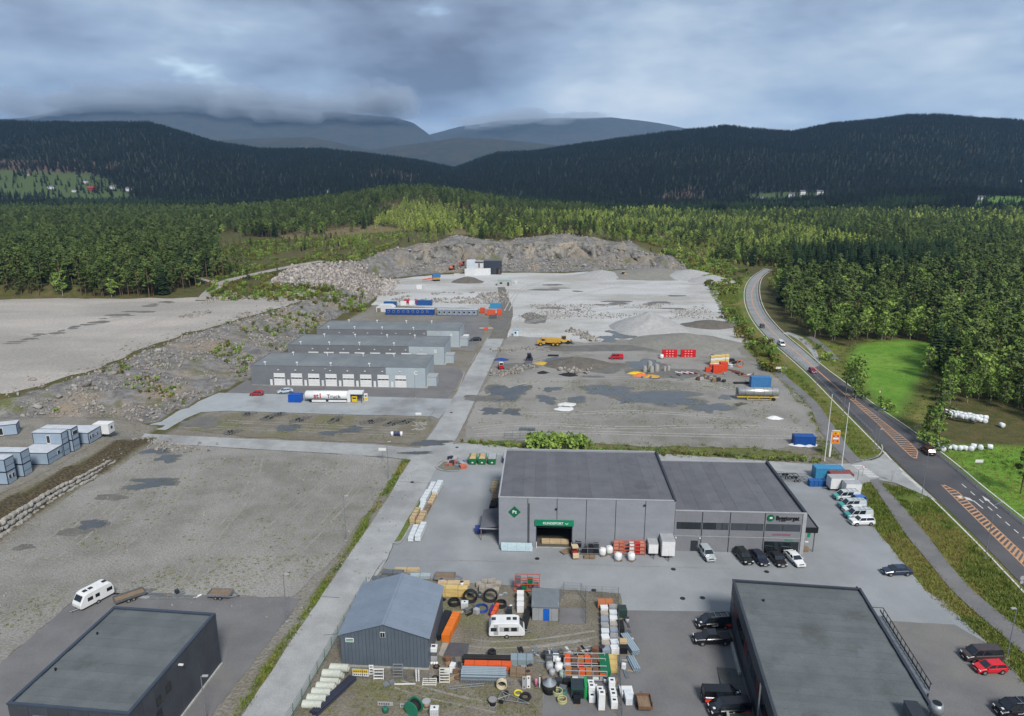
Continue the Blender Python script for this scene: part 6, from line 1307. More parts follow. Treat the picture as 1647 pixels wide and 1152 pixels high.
for s_ in (-1, 1): MB().cyl((4.6,s_*1.2,.5),(4.6,s_*.85,.5), .5, n=14).build('wheel', m_rub, tk)
# quarry machines
def dumper(loc, rz, label, m):
    t_ = thing('dump_truck', label, 'dump truck', loc, rz); MB().xprism([(-4.6,1.5),(-4.2,2.9),(1.4,3.1),(1.2,1.6),(-2.6,1.3)][::-1], -1.45, 1.45).build('dump_body', m, t_); MB().xprism([(1.6,1.0),(1.6,3.2),(3.0,3.2),(3.4,2.2),(4.9,2.0),(5.0,1.0)][::-1], -1.2, 1.2).build('cab', m, t_); bb('cab_window', m_carglass, t_, 1.75, 3.05, -1.23, 1.23, 2.2, 2.95); bb('chassis', m_black, t_, -4.2, 4.6, -.6, .6, .8, 1.3)
    for x in (-3.3, -1.6, 3.4):
        for s_ in (-1, 1): w_ = MB().cyl((x,s_*1.45,.8),(x,s_*.9,.8), .8, n=14).build('wheel', m_rub, t_); MB().cyl((x,s_*1.47,.8),(x,s_*1.44,.8), .4, n=10).build('rim', m, w_)
    return t_
dumper(Gp(883,556), R(180), 'yellow dump truck parked on the gravel beside the loader', paint(206,160,60, .55))
def loader(loc, rz, label, m, s_=1.0, name='wheel_loader'):
    t_ = thing(name, label, 'loader', loc, rz); t_.scale = (s_,)*3; MB().xprism([(-3.2,1.0),(-3.2,2.1),(-1.2,2.2),(-.2,1.6),(1.2,1.5),(1.2,.9)][::-1], -.9, .9).build('body', m, t_); bb('cab', m_carglass, t_, -1.2, .4, -.7, .7, 2.0, 3.3); bb('cab_roof', m, t_, -1.3, .5, -.8, .8, 3.3, 3.45)
    a = MB()
    for q in (-.6, .6): a.cyl((.8,q,1.6),(2.9,q,.9), .14, n=6)
    a.build('lift_arm', m, t_); MB().xprism([(2.6,.2),(3.9,.15),(3.0,.5),(2.9,1.4),(2.6,1.3)][::-1], -1.4, 1.4).build('bucket', m_steel, t_)
    for x in (-2.0, 1.3):
        for q in (-1, 1): MB().cyl((x,q*1.25,.75),(x,q*.75,.75), .75, n=14).build('wheel', m_rub, t_)
    return t_
loader(Gp(908,553), R(8), 'yellow wheel loader touching the dump truck', paint(216,176,70, .55)); loader(Gp(1001,446), R(170), 'yellow wheel loader far off beside the quarry gravel piles', paint(224,178,70, .55), 1.1); loader(Gp(851,583), R(-95), 'dark purple wheel loader seen from behind on the wet gravel', paint(66,60,84, .55), .95)
t_ = thing('skid_loader', 'small red and white machine beside the blue tarpaulin heap', 'loader', Gp(806,594), R(-80)); bb('body', m_red, t_, -1.2, .6, -.8, .8, .4, 1.6); bb('cab', m_wht, t_, -.4, .6, -.7, .7, 1.6, 2.6); bb('cab_window', m_carglass, t_, .6, .64, -.6, .6, 1.7, 2.4)
for x in (-.8, .3):
    for q in (-1, 1): MB().cyl((x,q*1.0,.42),(x,q*.7,.42), .42, n=12).build('wheel', m_rub, t_)
t_ = thing('screening_plant', 'blue and yellow screening machine with conveyor on the quarry floor', 'machine', Gp(702,452), R(200)); bb('hopper', paint(60,120,180, .5), t_, -2.5, 2.5, -1.2, 1.2, 2.4, 4.4); bb('engine_box', paint(200,150,60, .5), t_, -2.2, 2.4, -1.1, 1.1, 1.0, 2.4); MB().cyl((2,0,2.2),(9,0,1.2), .4, n=6).build('conveyor', m_org, t_); bb('track', m_rub, t_, -2, 2, -1.3, -.8, 0, .9); bb('track', m_rub, t_, -2, 2, .8, 1.3, 0, .9)
for px, py, col_, lb in ((743,419.5,(190,90,70),'red excavator on the rubble behind the plant building'),(727,437,(226,130,90),'orange excavator left of the plant building')):
    t_ = thing('excavator', lb, 'excavator', (Gp(px, py, 6.0 if py < 425 else 0)), R(20)); p_ = Gp(px, py, 6.0 if py < 425 else 0); t_.location.z = float(hgt(np.array([p_.x]), np.array([p_.y]))[0]); mm = paint(*col_, .5)
    for q in (-1, 1): bb('track', m_rub, t_, -2, 2, q*1.1-.3, q*1.1+.3, 0, .8)
    bb('house', mm, t_, -2.0, 1.2, -1.2, 1.2, .9, 2.2); bb('cab', m_carglass, t_, .2, 1.6, -1.2, -.2, 1.2, 2.9); MB().cyl((1,0.3,1.8),(4,0.3,4.4), .28, n=6).cyl((4,.3,4.4),(6.4,.3,2.4), .22, n=6).build('boom', mm, t_); MB().xprism([(6.0,1.2),(6.9,1.4),(6.8,2.4),(6.3,2.5)][::-1], -.2, .8).build('bucket', m_steel, t_)
# forklift at the warehouse gate
t_ = thing('forklift', 'red and cream forklift in front of the open gate', 'forklift', Gp(924,894), R(95)); bb('body', paint(178,60,54, .5), t_, -1.2, .5, -.55, .55, .25, 1.1, .05); bb('counterweight', paint(220,196,160, .5), t_, -1.5, -1.1, -.55, .55, .3, 1.2, .05); bb('roof_guard', paint(220,196,160, .5), t_, -1.0, .4, -.55, .55, 2.0, 2.1)
for x, q in ((-.95,-.5),(-.95,.5),(.35,-.5),(.35,.5)): bb('guard_post', m_black, t_, x-.04, x+.04, q-.04, q+.04, 1.1, 2.0)
for q in (-.35, .35): bb('mast', m_black, t_, .75, .87, q-.06, q+.06, .1, 2.6); bb('fork', m_steel, t_, .87, 1.9, q-.06, q+.06, .2, .26)
for x in (-1.0, .45):
    for q in (-1, 1): MB().cyl((x,q*.6,.28),(x,q*.4,.28), .28, n=12).build('wheel', m_rub, t_)
# ------------------------------------------------------------------ street furniture, stock and yard goods
def lamp(px, pyb, h_, arm, label, ang=0.0, z=0, gp_='lamp posts beside the roads'):
    p = Gp(px, pyb, z); t_ = thing('street_lamp', label, 'lamp post', p, ang, gp_); MB().cyl((0,0,0),(0,0,h_), .085, .05, n=8).build('pole', m_galv, t_)
    if arm: MB().cyl((0,0,h_-.05),(arm,0,h_+.1), .04, n=6).build('arm', m_galv, t_)
    MB().bx(arm-.1, arm+.6, -.14, .14, h_+.02, h_+.16).build('lamp_head', m_trim, t_); bb('base', m_conc, t_, -.2, .2, -.2, .2, 0, .15)
HB = R(25)
for a in ((1312,629,9.5,0,'lamp post by the upper end of the foot path'),(1356,669,10.5,1.8,'lamp post with arm between foot path and highway, above the flag poles'),(1405,725,10.5,1.5,'lamp post on the grass just above the side road junction'),(1482,801,10.5,1.6,'lamp post on the verge just below the side road junction'),(1584,899,10.5,1.8,'lamp post with long arm over the lower highway'),(1411,722,5.0,.3,'short lamp post with white head near the crossing')): lamp(*a, ang=HB)
lamp(1619,1060,8.0,.2,'slim lamp post at the edge of the lower right parking area', R(180)); lamp(332,1160,6.5,.3,'slim lamp post beside the dark building at lower left', R(0)); lamp(1260,606,7,.3,'lamp post at the upper end of the verge'); lamp(523,628,7,.2,'lamp post in front of hall C by the fuel tank'); lamp(668,640,7,.2,'lamp post in front of hall C under the letter'); lamp(1377,790,5,.4,'low lamp post by the crossing behind the white trailer'); lamp(625,772,9,.3,'tall lamp post on the left verge of the street'); lamp(557,870,9,.3,'tall lamp post on the street verge beside the left lot'); lamp(462,1000,8,.3,'lamp post on the street verge near the dark building')
def flagpole(px, py, h_, label):
    t_ = thing('flag_pole', label, 'flag pole', Gp(px, py), 0); MB().cyl((0,0,0),(0,0,h_), .11, .06, n=10).build('pole', m_wht, t_); MB().lathe([(0,h_),(.12,h_+.08),(0,h_+.2)], 8).build('finial', m_wht, t_); bb('base', m_conc, t_, -.25, .25, -.25, .25, 0, .2)
flagpole(1326,742,16.5,'white flag pole left of the fuel price sign'); flagpole(1353.5,751,15.5,'white flag pole right of the fuel price sign')
tt = thing('price_sign', 'tall white and orange fuel price sign beside the foot path', 'sign', Gp(1335,735), R(-4)); bb('column', m_wht, tt, -.35, .05, -.12, .12, 0, 6.4); pn = bb('panel', paint(244,150,40, .45), tt, -.15, 1.65, -.2, .2, 3.5, 6.7); bb('rim', m_wht, pn, -.2, 1.7, -.16, .16, 3.45, 6.75); 
for z, m_ in ((5.9, m_yel), (5.2, m_red), (4.6, m_wht), (3.95, m_red)): bb('display', m_, pn, .1, 1.4, -.23, -.2, z, z+.42)
text('lettering', 'st1', .5, m_black, pn, (.3, -.24, 6.0), bold=.02)
for z, s_ in ((5.28, '19.84'), (4.03, '20.54')): text('price', s_, .34, m_wht, pn, (.25, -.24, z), bold=.005)
# road signs
def sign(px, py, h_, kind, label, ang=0.0):
    t_ = thing('road_sign', label, 'road sign', Gp(px, py), ang); MB().cyl((0,0,0),(0,0,h_), .05, n=6).build('pole', m_galv, t_)
    if kind == 'round': o = MB().lathe([(0,-.02),(.35,-.02),(.35,.02),(0,.02)], 16, axis='y', c=(0,-.08,h_-.3)).build('disc', m_wht, t_); MB().torus((0,-.11,h_-.3), .32, .045, 16, 4, 'y').build('rim', m_red, o)
    elif kind == 'grey': MB().lathe([(0,-.02),(.4,-.02),(.4,.02),(0,.02)], 16, axis='y', c=(0,-.08,h_-.3)).build('disc', m_trim, t_); MB().lathe([(0,-.02),(.3,-.02),(.3,.02),(0,.02)], 16, axis='y', c=(0,-.08,h_-1.05)).build('disc', m_trim, t_)
    else: bb('board', m_wht, t_, -.9, .9, -.1, -.06, h_-.7, h_)
for a in ((1413,645,3.2,'round','pair of round road signs at the meadow entrance',HB),(1571,763,3.6,'board','white direction board on the right hand meadow',0),(1639,955,3.2,'grey','grey backed round signs beside the lower highway',0),(1434,775,2.6,'grey','sign post at the corner of the junction',0),(1387,766,2.6,'round','crossing sign beside the zebra bars',0),(1251,601,2.4,'board','white board by the highway edge',0),(616,742,3.4,'board','white board on the corner of the left lot',0)): sign(*a[:5], ang=a[5])
# guard rails along the highway
def rail(P, label, z0=.0):
    P = resample(P, max(6, int(np.hypot(*np.diff(np.array(P), axis=0).T).sum()/4))); o = thing('guard_rail', label, 'guard rail', (P[0][0], P[0][1], 0)); a, b = offset_line(P, .03), offset_line(P, -.03); m = MB()
    for i in range(len(P)-1): m.add([(a[i][0],a[i][1],.45),(b[i][0],b[i][1],.45),(b[i+1][0],b[i+1][1],.45),(a[i+1][0],a[i+1][1],.45),(a[i][0],a[i][1],.78),(b[i][0],b[i][1],.78),(b[i+1][0],b[i+1][1],.78),(a[i+1][0],a[i+1][1],.78)], [(4,5,6,7),(0,1,5,4),(2,3,7,6),(3,2,1,0)])
    r_ = m.build('rail', m_galv, o); r_.location = -Vector((P[0][0], P[0][1], 0))
    pm = MB().bx(-.06,.06,-.06,.06,0,.72).mesh('post')
    for p in P: ob('post', pm, m_galv, o, (p[0]-P[0][0], p[1]-P[0][1], 0))
hro, hlo = offset_line(hr, -.9), offset_line(hl, .9); pyr = np.array([Px(p[0], p[1], 0)[1] for p in hr])
rail(hro[(pyr > 625) & (pyr < 1000)], 'steel guard rail along the right side of the highway'); rail(hro[(pyr > 455) & (pyr < 532)], 'steel guard rail round the outside of the far bend'); rail(hlo[(pj > 540) & (pj < 700)], 'steel guard rail between highway and the storage lot'); rail(np.array(poly_px([(1304,545),(1312,556),(1310,566),(1316,582)])), 'low rail round the lay-by'); rail(np.array(poly_px([(1469,692),(1474,688),(1490,690)])), 'short rail at the bale field entrance')
rail(np.array(poly_px([(1384,742),(1400,741),(1412,737)])), 'short steel rail round the grass corner of the junction')
# fences
def fence(pts, h_, label, m=None, step=2.5, wires=5, zz=0):
    P = np.array(pts); ln = np.hypot(*np.diff(P, axis=0).T).sum(); P = resample(P, max(3, int(ln/step)+1)); o = thing('mesh_fence', label, 'fence', (P[0][0], P[0][1], zz)); m = m or m_galv; b = Vector((P[0][0], P[0][1])); pm = MB().bx(-.03,.03,-.03,.03,0,h_).mesh('post')
    for p in P: ob('post', pm, m, o, (p[0]-b.x, p[1]-b.y, 0))
    for i in range(len(P)-1):
        a, c_ = Vector(P[i])-b, Vector(P[i+1])-b; w = MB()
        for k in range(wires): z = .1+(h_-.15)*k/(wires-1); w.cyl((a.x,a.y,z),(c_.x,c_.y,z), .013, n=3, caps=False)
        n_ = 10
        for k in range(1, n_): q = a+(c_-a)*(k/n_); w.cyl((q.x,q.y,.08),(q.x,q.y,h_-.04), .009, n=3, caps=False)
        w.build('mesh_panel', m, o)
fence(poly_px([(590,945),(545,1024),(480,1140),(440,1205)]), 2.0, 'green mesh fence along the street side of the storage yard', paint(70,110,90, .6)); fence(poly_px([(994,962),(995,1010),(996,1080),(1000,1160)]), 2.0, 'mesh fence on the right side of the storage yard', m_steel); fence(poly_px([(899,1001),(901,955),(942,958),(942,1003)]), 2.2, 'wire fence round the dark square beside the hut', m_steel); fence(poly_px([(942,960),(994,962)]), 2.0, 'short fence between dark square and orange crates', m_steel)
fence(poly_px([(548,1092),(620,1094),(690,1098)]), 1.6, 'thin wire fence in front of the gabled shed', m_steel); fence(poly_px([(870,727),(1100,732),(1290,742)]), 1.8, 'wire fence on the bank behind the warehouse', m_steel, 6, 3); fence(poly_px([(741,1100),(822,1102)]), .8, 'low peg fence below the pipe packs', m_galv, .35, 2)
o = sheet('dark_plate', poly_px([(898,1004),(901,978),(942,979),(941,1004)]), .05, m_dark); o['kind'] = 'structure'
# ---- goods -------------------------------------------------------
def pallet_mesh(par, L_=1.2, W_=.8, z=0.0):
    m = MB()
    for y in (-W_/2+.05, 0, W_/2-.05): m.bx(-L_/2, L_/2, y-.05, y+.05, z, z+.1)
    for i in range(7): x = -L_/2+.05+i*(L_-.1)/6; m.bx(x-.05, x+.05, -W_/2, W_/2, z+.1, z+.125)
    return m.build('pallet', m_wood2, par)
def pack(px, py, ln, wd, ht_, m, label, rz=0.0, rows=3, bands=3, z=0, name='timber_pack', cat='timber', group=None, bm_=None, soft_=0, skids=True):
    """a banded pack of boards, sheets or wrapped goods: each layer a piece, bands round it"""
    t_ = thing(name, label, cat, Gp(px, py, z), rz, group); z0 = .12 if skids else .02
    for r_ in range(rows):
        a, b = z0+ht_*r_/rows, z0+ht_*(r_+1)/rows-.025; q = .06*math.sin(r_*2.3+px); bb('layer', m, t_, -ln/2+q, ln/2+q, -wd/2, wd/2, a, b, soft_)
    if skids:
        for x in (-ln*.35, ln*.35): bb('skid', m_wood2, t_, x-.06, x+.06, -wd/2, wd/2, 0, z0)
    for i in range(bands): x = -ln/2+ln*(i+.7)/(bands+.4); bb('band', bm_ or m_plastic, t_, x-.02, x+.02, -wd/2-.01, wd/2+.01, z0-.01, z0+ht_+.01)
    return t_
SD_ = R(84)
W_ = m_wrap
for px, py, ln, wd, h2, m_, lb in ((694,787,4.6,1.0,.7,W_,'white wrapped pack at the far left end of the timber row'),(704,789,5.6,1.2,1.1,W_,'large white wrapped pack at the far right end of the timber row'),(685,804,5.0,1.2,1.1,W_,'white wrapped pack beside the tan pack in the timber row'),(695.5,806,4.4,1.0,.6,m_wood,'tan timber pack beside a white pack in the timber row'),(679,819,4.2,1.0,.8,W_,'white wrapped pack in the middle of the timber row'),(687,822,4.0,.9,.6,m_wood2,'dark brown timber pack in the middle of the timber row'),(668,835,4.8,1.0,1.3,m_wood,'high tan timber stack on the left of the timber row'),(678,838,4.8,1.2,1.0,m_wood,'wide tan timber stack on the right of the timber row'),(665,861,5.2,1.0,.8,W_,'white wrapped pack at the near left end of the timber row'),(677,860,5.4,1.1,1.2,W_,'white wrapped pack with grey top at the near right end of the timber row')): pack(px, py, ln, wd, h2, m_, lb, SD_+R(rnd.uniform(-2,2)), rows=3 if m_ is not W_ else 2, bands=3, group='packs in the timber row', soft_=.05 if m_ is W_ else 0, name='timber_pack' if m_ is not W_ else 'wrapped_pack', bm_=m_trim if m_ is W_ else None)
pack(831,885,5.6,1.1,1.1,mat('pale_wrap', S(206,228,236), S(188,212,222), .4, 2, .2, 5, fine=.05), 'long pale blue wrapped pack leaning along the warehouse wall', RZB, 2, 3, name='wrapped_pack', bm_=m_trim)
pack(796,786,4.5,1.2,1.2,m_wood, 'tan timber pack beside the left warehouse wall', SD_, 4, 3); pack(797,800,3.2,1.2,.5,m_wood2,'low brown timber pack beside the left warehouse wall', SD_, 2, 2); pack(794,815,2.6,1.4,.7,m_rub,'dark bundle under the left warehouse wall', SD_, 2, 2, name='dark_bundle', cat='bundle')
pack(893,874,5.0,1.0,.6,m_wood,'pale timber pack lying inside the open gate', RZB, 2, 2, z=0); pack(912,888,2.4,1.2,.25,m_wood2,'low brown board stack by the gate', R(35), 2, 0, name='board_stack'); pack(948,898,2.0,.8,.4,m_wood2,'short board stack in front of the dark racks', RZB, 2, 1, name='board_stack')
def rack(px, py, ln, dp, h_, lev, m, label, rz=0.0, fill=None, name='storage_rack'):
    t_ = thing(name, label, 'rack', Gp(px, py), rz)
    for x in linspace(-ln/2, ln/2, max(1, int(ln/1.8))):
        for y in (0, dp): bb('upright', m, t_, x-.05, x+.05, y-.05, y+.05, 0, h_)
    for k in range(lev):
        z = .25+(h_-.3)*k/max(1, lev-1) if lev > 1 else h_*.5
        for y in (0, dp): bb('beam', m, t_, -ln/2, ln/2, y-.04, y+.04, z, z+.1)
        if fill and k < lev-1:
            n_ = max(2, int(ln/.9)); gh = (h_-.3)/max(1, lev-1)
            for i in range(n_):
                c_ = fill[(i*3+k*5+int(px)) % len(fill)]
                if c_ is None: continue
                x0 = -ln/2+.08+(ln-.1)*i/n_; bb('stored_item', c_, t_, x0, x0+(ln/n_)*.85, .05, dp-.05, z+.11, z+.11+gh*(.45+.4*((i*5+k*3) % 4)/4))
    return t_
rack(945,893,4.2,1.0,2.4,3,m_galv,'wire rack with dark goods right of the open gate', RZB, [m_black, None, m_black, m_dtrim]); rack(1012,893,5.6,1.0,2.4,4,paint(200,110,90, .5),'red racking with boxed goods along the warehouse wall', RZB, [paint(196,120,100, .6), m_wht, paint(210,140,120, .6), None, m_red])
rack(848,953,4.0,1.2,2.6,3,paint(206,84,64, .5),'steel rack with orange top beams behind the hut', R(-2), [None, m_steel, None, m_green2]); 
def bag(px, py, label, m=None, s_=1.0, group=None, n_=1):
    t_ = thing('big_bag', label, 'bulk bag', Gp(px, py), rnd.random(), group); t_.scale = (s_,)*3; pallet_mesh(t_, 1.1, 1.0); rings = []
    for z, w in ((.12,.46),(.3,.53),(.75,.55),(1.05,.5),(1.15,.3)): rings.append([(w*math.cos(6.283*i/12)*(1+.08*math.cos(4*6.283*i/12)), w*math.sin(6.283*i/12)*(1+.08*math.cos(4*6.283*i/12)), z+.02*math.sin(i*2.1)) for i in range(12)])
    MB().loft(rings).build('sack', m or m_wht, t_, True); 
    for q in (-.35, .35): MB().torus((q,0,1.12), .12, .02, 8, 4, 'x').build('loop', m_trim, t_)
for a in ((969,893,'white bulk bag on mint crate, left of the red racking'),(980,890,'tall white bulk bag next to the red racking'),(994,901,'round white bulk bag in front of the red racking'),(1015,901,'low white bulk bag in front of the red racking, nearer the trailers')): bag(*a, s_=1.25)
def crate(px, py, d, m, label, rz=0.0, name='crate', cat='crate', group=None, z=0, slats=True, pal=True):
    t_ = thing(name, label, cat, Gp(px, py, z), rz, group); 
    if pal: pallet_mesh(t_, d[0], d[1])
    z0 = .13 if pal else .0
    bb('box', m, t_, -d[0]/2+.03, d[0]/2-.03, -d[1]/2+.03, d[1]/2-.03, z0, z0+d[2]-.02)
    if slats:
        for i in range(3):
            a = z0+d[2]*i/3+.02
            for s_ in (-1, 1): bb('slat', m, t_, -d[0]/2, d[0]/2, s_*d[1]/2-.02, s_*d[1]/2+.02, a, a+d[2]/3-.06)
    bb('lid', m, t_, -d[0]/2, d[0]/2, -d[1]/2, d[1]/2, z0+d[2]-.02, z0+d[2]+.03); return t_
def ibc(px, py, label, rz=0.0, group=None, s_=1.0):
    t_ = thing('liquid_tank', label, 'tank', Gp(px, py), rz, group); t_.scale = (s_,)*3; pallet_mesh(t_, 1.2, 1.0); bb('container', paint(228,232,234, .4), t_, -.55, .55, -.45, .45, .14, 1.12, .06); MB().lathe([(0,1.1),(.14,1.1),(.14,1.18),(0,1.18)], 10).build('cap', m_plastic, t_); c_ = MB()
    for i in range(5): z = .2+i*.22; c_.bx(-.59,.59,-.5,-.48,z,z+.02); c_.bx(-.59,.59,.48,.5,z,z+.02); c_.bx(-.59,-.57,-.5,.5,z,z+.02); c_.bx(.57,.59,-.5,.5,z,z+.02)
    for i in range(6): x = -.58+i*.23; c_.bx(x,x+.02,-.5,-.48,.14,1.1); c_.bx(x,x+.02,.48,.5,.14,1.1)
    c_.build('cage', m_galv, t_)
ibc(747.5,978,'white caged liquid tank behind the shed near the black coil'); ibc(699,1150,'white caged liquid tank at the bottom edge beside the cable reels')
def coil(px, py, Rr, r, m, label, axis='z', rz=0.0, loops=4, name='pipe_coil', lean=0.0):
    t_ = thing(name, label, 'pipe coil', Gp(px, py), rz); 
    for i in range(loops):
        if axis == 'z': MB().torus((.03*math.sin(i*2), .03*math.cos(i*3), r+i*r*1.9), Rr*(1-.03*(i % 2)), r, 20, 6).build('loop', m, t_, True)
        else: MB().torus((.03*math.sin(i*2), i*r*1.9, Rr+r), Rr*(1-.04*(i % 2)), r, 20, 6, 'y').build('loop', m, t_, True)
    return t_
coil(756.5,971,1.05,.11,m_rub,'large black pipe coil standing upright behind the white liquid tank','y'); coil(730.5,972,.85,.1,m_rub,'low black pipe coil beside the yellow timber'); coil(774.5,981,1.0,.07,paint(24,72,160, .5),'blue pipe coil lying flat left of the caravan'); coil(789,970,1.05,.10,m_rub,'black pipe coil standing upright behind the caravan','y'); coil(806,975,.8,.1,m_rub,'stack of black hoses behind the caravan'); coil(807,1110,.65,.09,paint(206,192,164, .7),'cream cable coil standing beside the boat frame','y'); coil(897,1117,.62,.09,paint(176,180,130, .6),'pale green hose coil nearest the black round tank'); coil(904,1129,.58,.08,paint(186,182,130, .6),'pale yellow hose coil in front of the green one'); coil(906,1115,.4,.08,paint(70,130,130, .6),'small teal hose coil beside the green container', loops=3); coil(833.5,1116,.5,.12,paint(226,214,50, .6),'yellow rimmed tyre lying flat by the black tyre','z', loops=1, name='yellow_ring'); coil(845,1123,.6,.2,m_rub,'large black tyre lying by the yellow wheel','z', loops=1, name='tyre'); coil(791.5,1058,.45,.16,m_rub,'stack of black tyres behind the black pipe pack','z', loops=4, name='tyre_stack')
def reel(px, py, Rr, w, m, m2, label, rz=0.0, axis='x', name='cable_reel'):
    t_ = thing(name, label, 'cable reel', Gp(px, py), rz); c_ = (0,0,Rr) if axis == 'x' else (0,0,0)
    for s_ in ((-w/2, w/2) if axis == 'x' else (0, w)): MB().lathe([(0,s_-.04),(Rr,s_-.04),(Rr,s_+.04),(0,s_+.04)], 20, axis=axis, c=(0,0,Rr) if axis == 'x' else (0,0,.04)).build('flange', m, t_)
    MB().lathe([(.0,-w/2 if axis == 'x' else 0),(Rr*.75,-w/2 if axis == 'x' else 0),(Rr*.75,w/2 if axis == 'x' else w),(0,w/2 if axis == 'x' else w)], 18, axis=axis, c=(0,0,Rr) if axis == 'x' else (0,0,.04)).build('drum', m2, t_, True)
reel(666,1148,1.05,1.1,paint(40,130,100, .6),m_rub,'big green flanged reel of black cable at the bottom edge', R(60)); reel(686,1137,.55,.8,m_trim,paint(176,150,120, .7),'small pale reel beside the big green reel', 0, 'z'); reel(792.5,1134,.55,.8,paint(150,148,150, .7),m_rub,'grey topped cable reel in front of the boat frame', 0, 'z')
def pipes(px, py, ln, r, nx, nz, m, label, rz=0.0, name='pipe_pack', hollow=True, group=None, step=None):
    t_ = thing(name, label, 'pipes', Gp(px, py), rz, group); mh = (MB().tube((-ln/2,0,0),(ln/2,0,0), r, r*.86, 10) if hollow else MB().cyl((-ln/2,0,0),(ln/2,0,0), r, n=10)).mesh('pipe')
    for k in range(nz):
        for i in range(nx-(k % 2)):
            ob('pipe', mh, m, t_, (rnd.uniform(-.12,.12), (i-(nx-1)/2+.5*(k % 2))*r*2.04, r+.1+k*r*1.76))
    for x in (-ln*.33, ln*.33): bb('batten', m_wood2, t_, x-.05, x+.05, -nx*r, nx*r, 0, .1)
    return t_
NS = R(72)
pipes(711,1010,6.2,.13,5,4,paint(44,46,52, .5),'black pipe bundle against the right wall of the shed', NS+R(6)); pack(726,1014,6.0,1.15,1.2,paint(236,124,36, .5),'long bright orange pack beside the black pipes', NS+R(6), 2, 2, name='orange_pack', cat='pack', bm_=paint(250,170,90, .5))
pipes(783,1064,6.6,.22,3,2,m_rub,'black drainage pipe pack above the orange pack', R(-2)); pack(785,1075,6.4,1.0,.8,m_org,'orange drainage pipe pack between black and grey packs', R(-2), 3, 3, name='orange_pack', cat='pack'); pipes(777.5,1090,6.0,.16,6,4,paint(134,150,162, .5),'grey blue pipe pack held by dark straps', R(-2))
pack(839.5,1066,3.0,1.4,.9,paint(142,158,166, .5),'stack of grey blue metal sheets right of the pipe packs', R(-2), 4, 2, name='sheet_stack', cat='sheets'); pack(838,1086,3.0,1.3,.7,m_wood2,'stack of weathered brown boards in front of the metal sheets', R(-2), 4, 2)
pack(727,958,5.0,1.1,1.5,mat('fresh_timber', S(222,196,130), S(198,168,104), .8, .8, stretch=(1,6,6), fine=.06, rand=.08),'high stack of yellow timber right behind the shed', R(-2), 6, 2); pack(730,941,5.2,1.1,.5,m_wood,'low pale timber pack behind the yellow timber', R(-2), 2, 2)
pack(632,925,3.6,1.2,.6,m_steel,'grey sheet pack behind the left corner of the shed', R(-2), 3, 1, name='sheet_stack', cat='sheets'); pack(655,919,4.2,.7,.5,m_wood,'narrow timber pack behind the shed ridge', R(-2), 2, 1); pack(676,930,3.4,1.0,.6,paint(170,186,192, .5),'pale metal sheet pack behind the shed', R(-2), 3, 1, name='sheet_stack', cat='sheets'); pack(612,932,2.6,1.0,.4,m_steel,'low grey pack at the fence behind the shed', R(10), 2, 1, name='sheet_stack', cat='sheets')
# concrete pipes along the fence, two rows high
m_cp = mat('pale_concrete_pipe', S(202,206,196), S(180,184,174), .85, 1, .2, fine=.05)
cps = poly_px([(503,1139),(545,1082)]); nn_ = 7
tcm = MB().tube((-1.25,0,0),(1.25,0,0), .52, .42, 16).mesh('pipe')
for i in range(nn_):
    x = cps[0][0]+(cps[1][0]-cps[0][0])*i/(nn_-1); y = cps[0][1]+(cps[1][1]-cps[0][1])*i/(nn_-1)
    o = ob('concrete_pipe', tcm, m_cp, None, (x, y, .55), R(-4)+.03*math.sin(i*3)); tag(o, ['pale concrete pipe nearest the bottom of the row by the fence','pale concrete pipe second from the bottom of the row','pale concrete pipe third from the bottom of the row','pale concrete pipe in the middle of the row by the fence','pale concrete pipe third from the shed end of the row','pale concrete pipe second from the shed end of the row','pale concrete pipe at the shed end of the row by the fence'][i], 'concrete pipe', 'concrete pipes along the fence')
for i in range(2): o = ob('concrete_pipe', tcm, m_cp, None, (cps[1][0]+.4-i*.75, cps[1][1]-.9-i*1.15, 1.5), R(-4)); tag(o, ['pale concrete pipe on top of the row, at the shed end','pale concrete pipe on top of the row, second from the shed'][i], 'concrete pipe', 'concrete pipes along the fence')
pipes(537,1121,7.5,.14,5,2,paint(52,56,74, .5),'dark blue pipes lying beside the concrete pipes', R(62))
# things in front of the shed
def ladder_frame(px, py, w, h_, n_, m, label, flat_=False, rz=0.0, tilt=.25):
    t_ = thing('slatted_pallet', label, 'frame', Gp(px, py), rz); t_.rotation_euler[0] = (-tilt if not flat_ else -1.35)
    for x in (-w/2, w/2): bb('upright', m, t_, x-.05, x+.05, -.05, .05, 0, h_)
    for i in range(n_): z = .1+(h_-.25)*i/(n_-1); bb('slat', m, t_, -w/2-.02, w/2+.02, -.09, -.05, z, z+.16)
pc = paint(214,212,204, .7, 'pale_slats')
ladder_frame(715,1099,1.3,2.1,6,pc,'upright pale pallet leaning by the rusty wheels'); ladder_frame(690,1104,1.8,1.2,4,pc,'pale pallet lying flat left of the upright one', True); ladder_frame(640,1090,1.3,1.9,5,m_galv,'galvanised shelf frame against the shed wall'); ladder_frame(609,1093,1.3,1.5,4,m_wht,'white shelf frame right of the yellow sign'); ladder_frame(597,1086,.5,1.4,4,m_wht,'narrow white frame behind the yellow sign')
t_ = thing('yellow_sign_board', 'yellow and white lettered board standing in front of the shed', 'sign board', Gp(580.5,1092), R(-4)); bb('board', m_wht, t_, -1.1, 1.1, -.04, .04, .45, 1.5); bb('yellow_band', m_yel, t_, -1.06, 1.06, -.06, -.04, .98, 1.46); mk = MB()
for i in range(7): mk.box((-.85+i*.28,-.065,1.22), (.14,.01,.2)); mk.box((-.85+i*.28,-.05,.72), (.14,.02,.2))
mk.build('lettering', m_dtrim, t_); [bb('leg', m_galv, t_, x-.03, x+.03, -.03, .03, 0, .45) for x in (-.9, .9)]
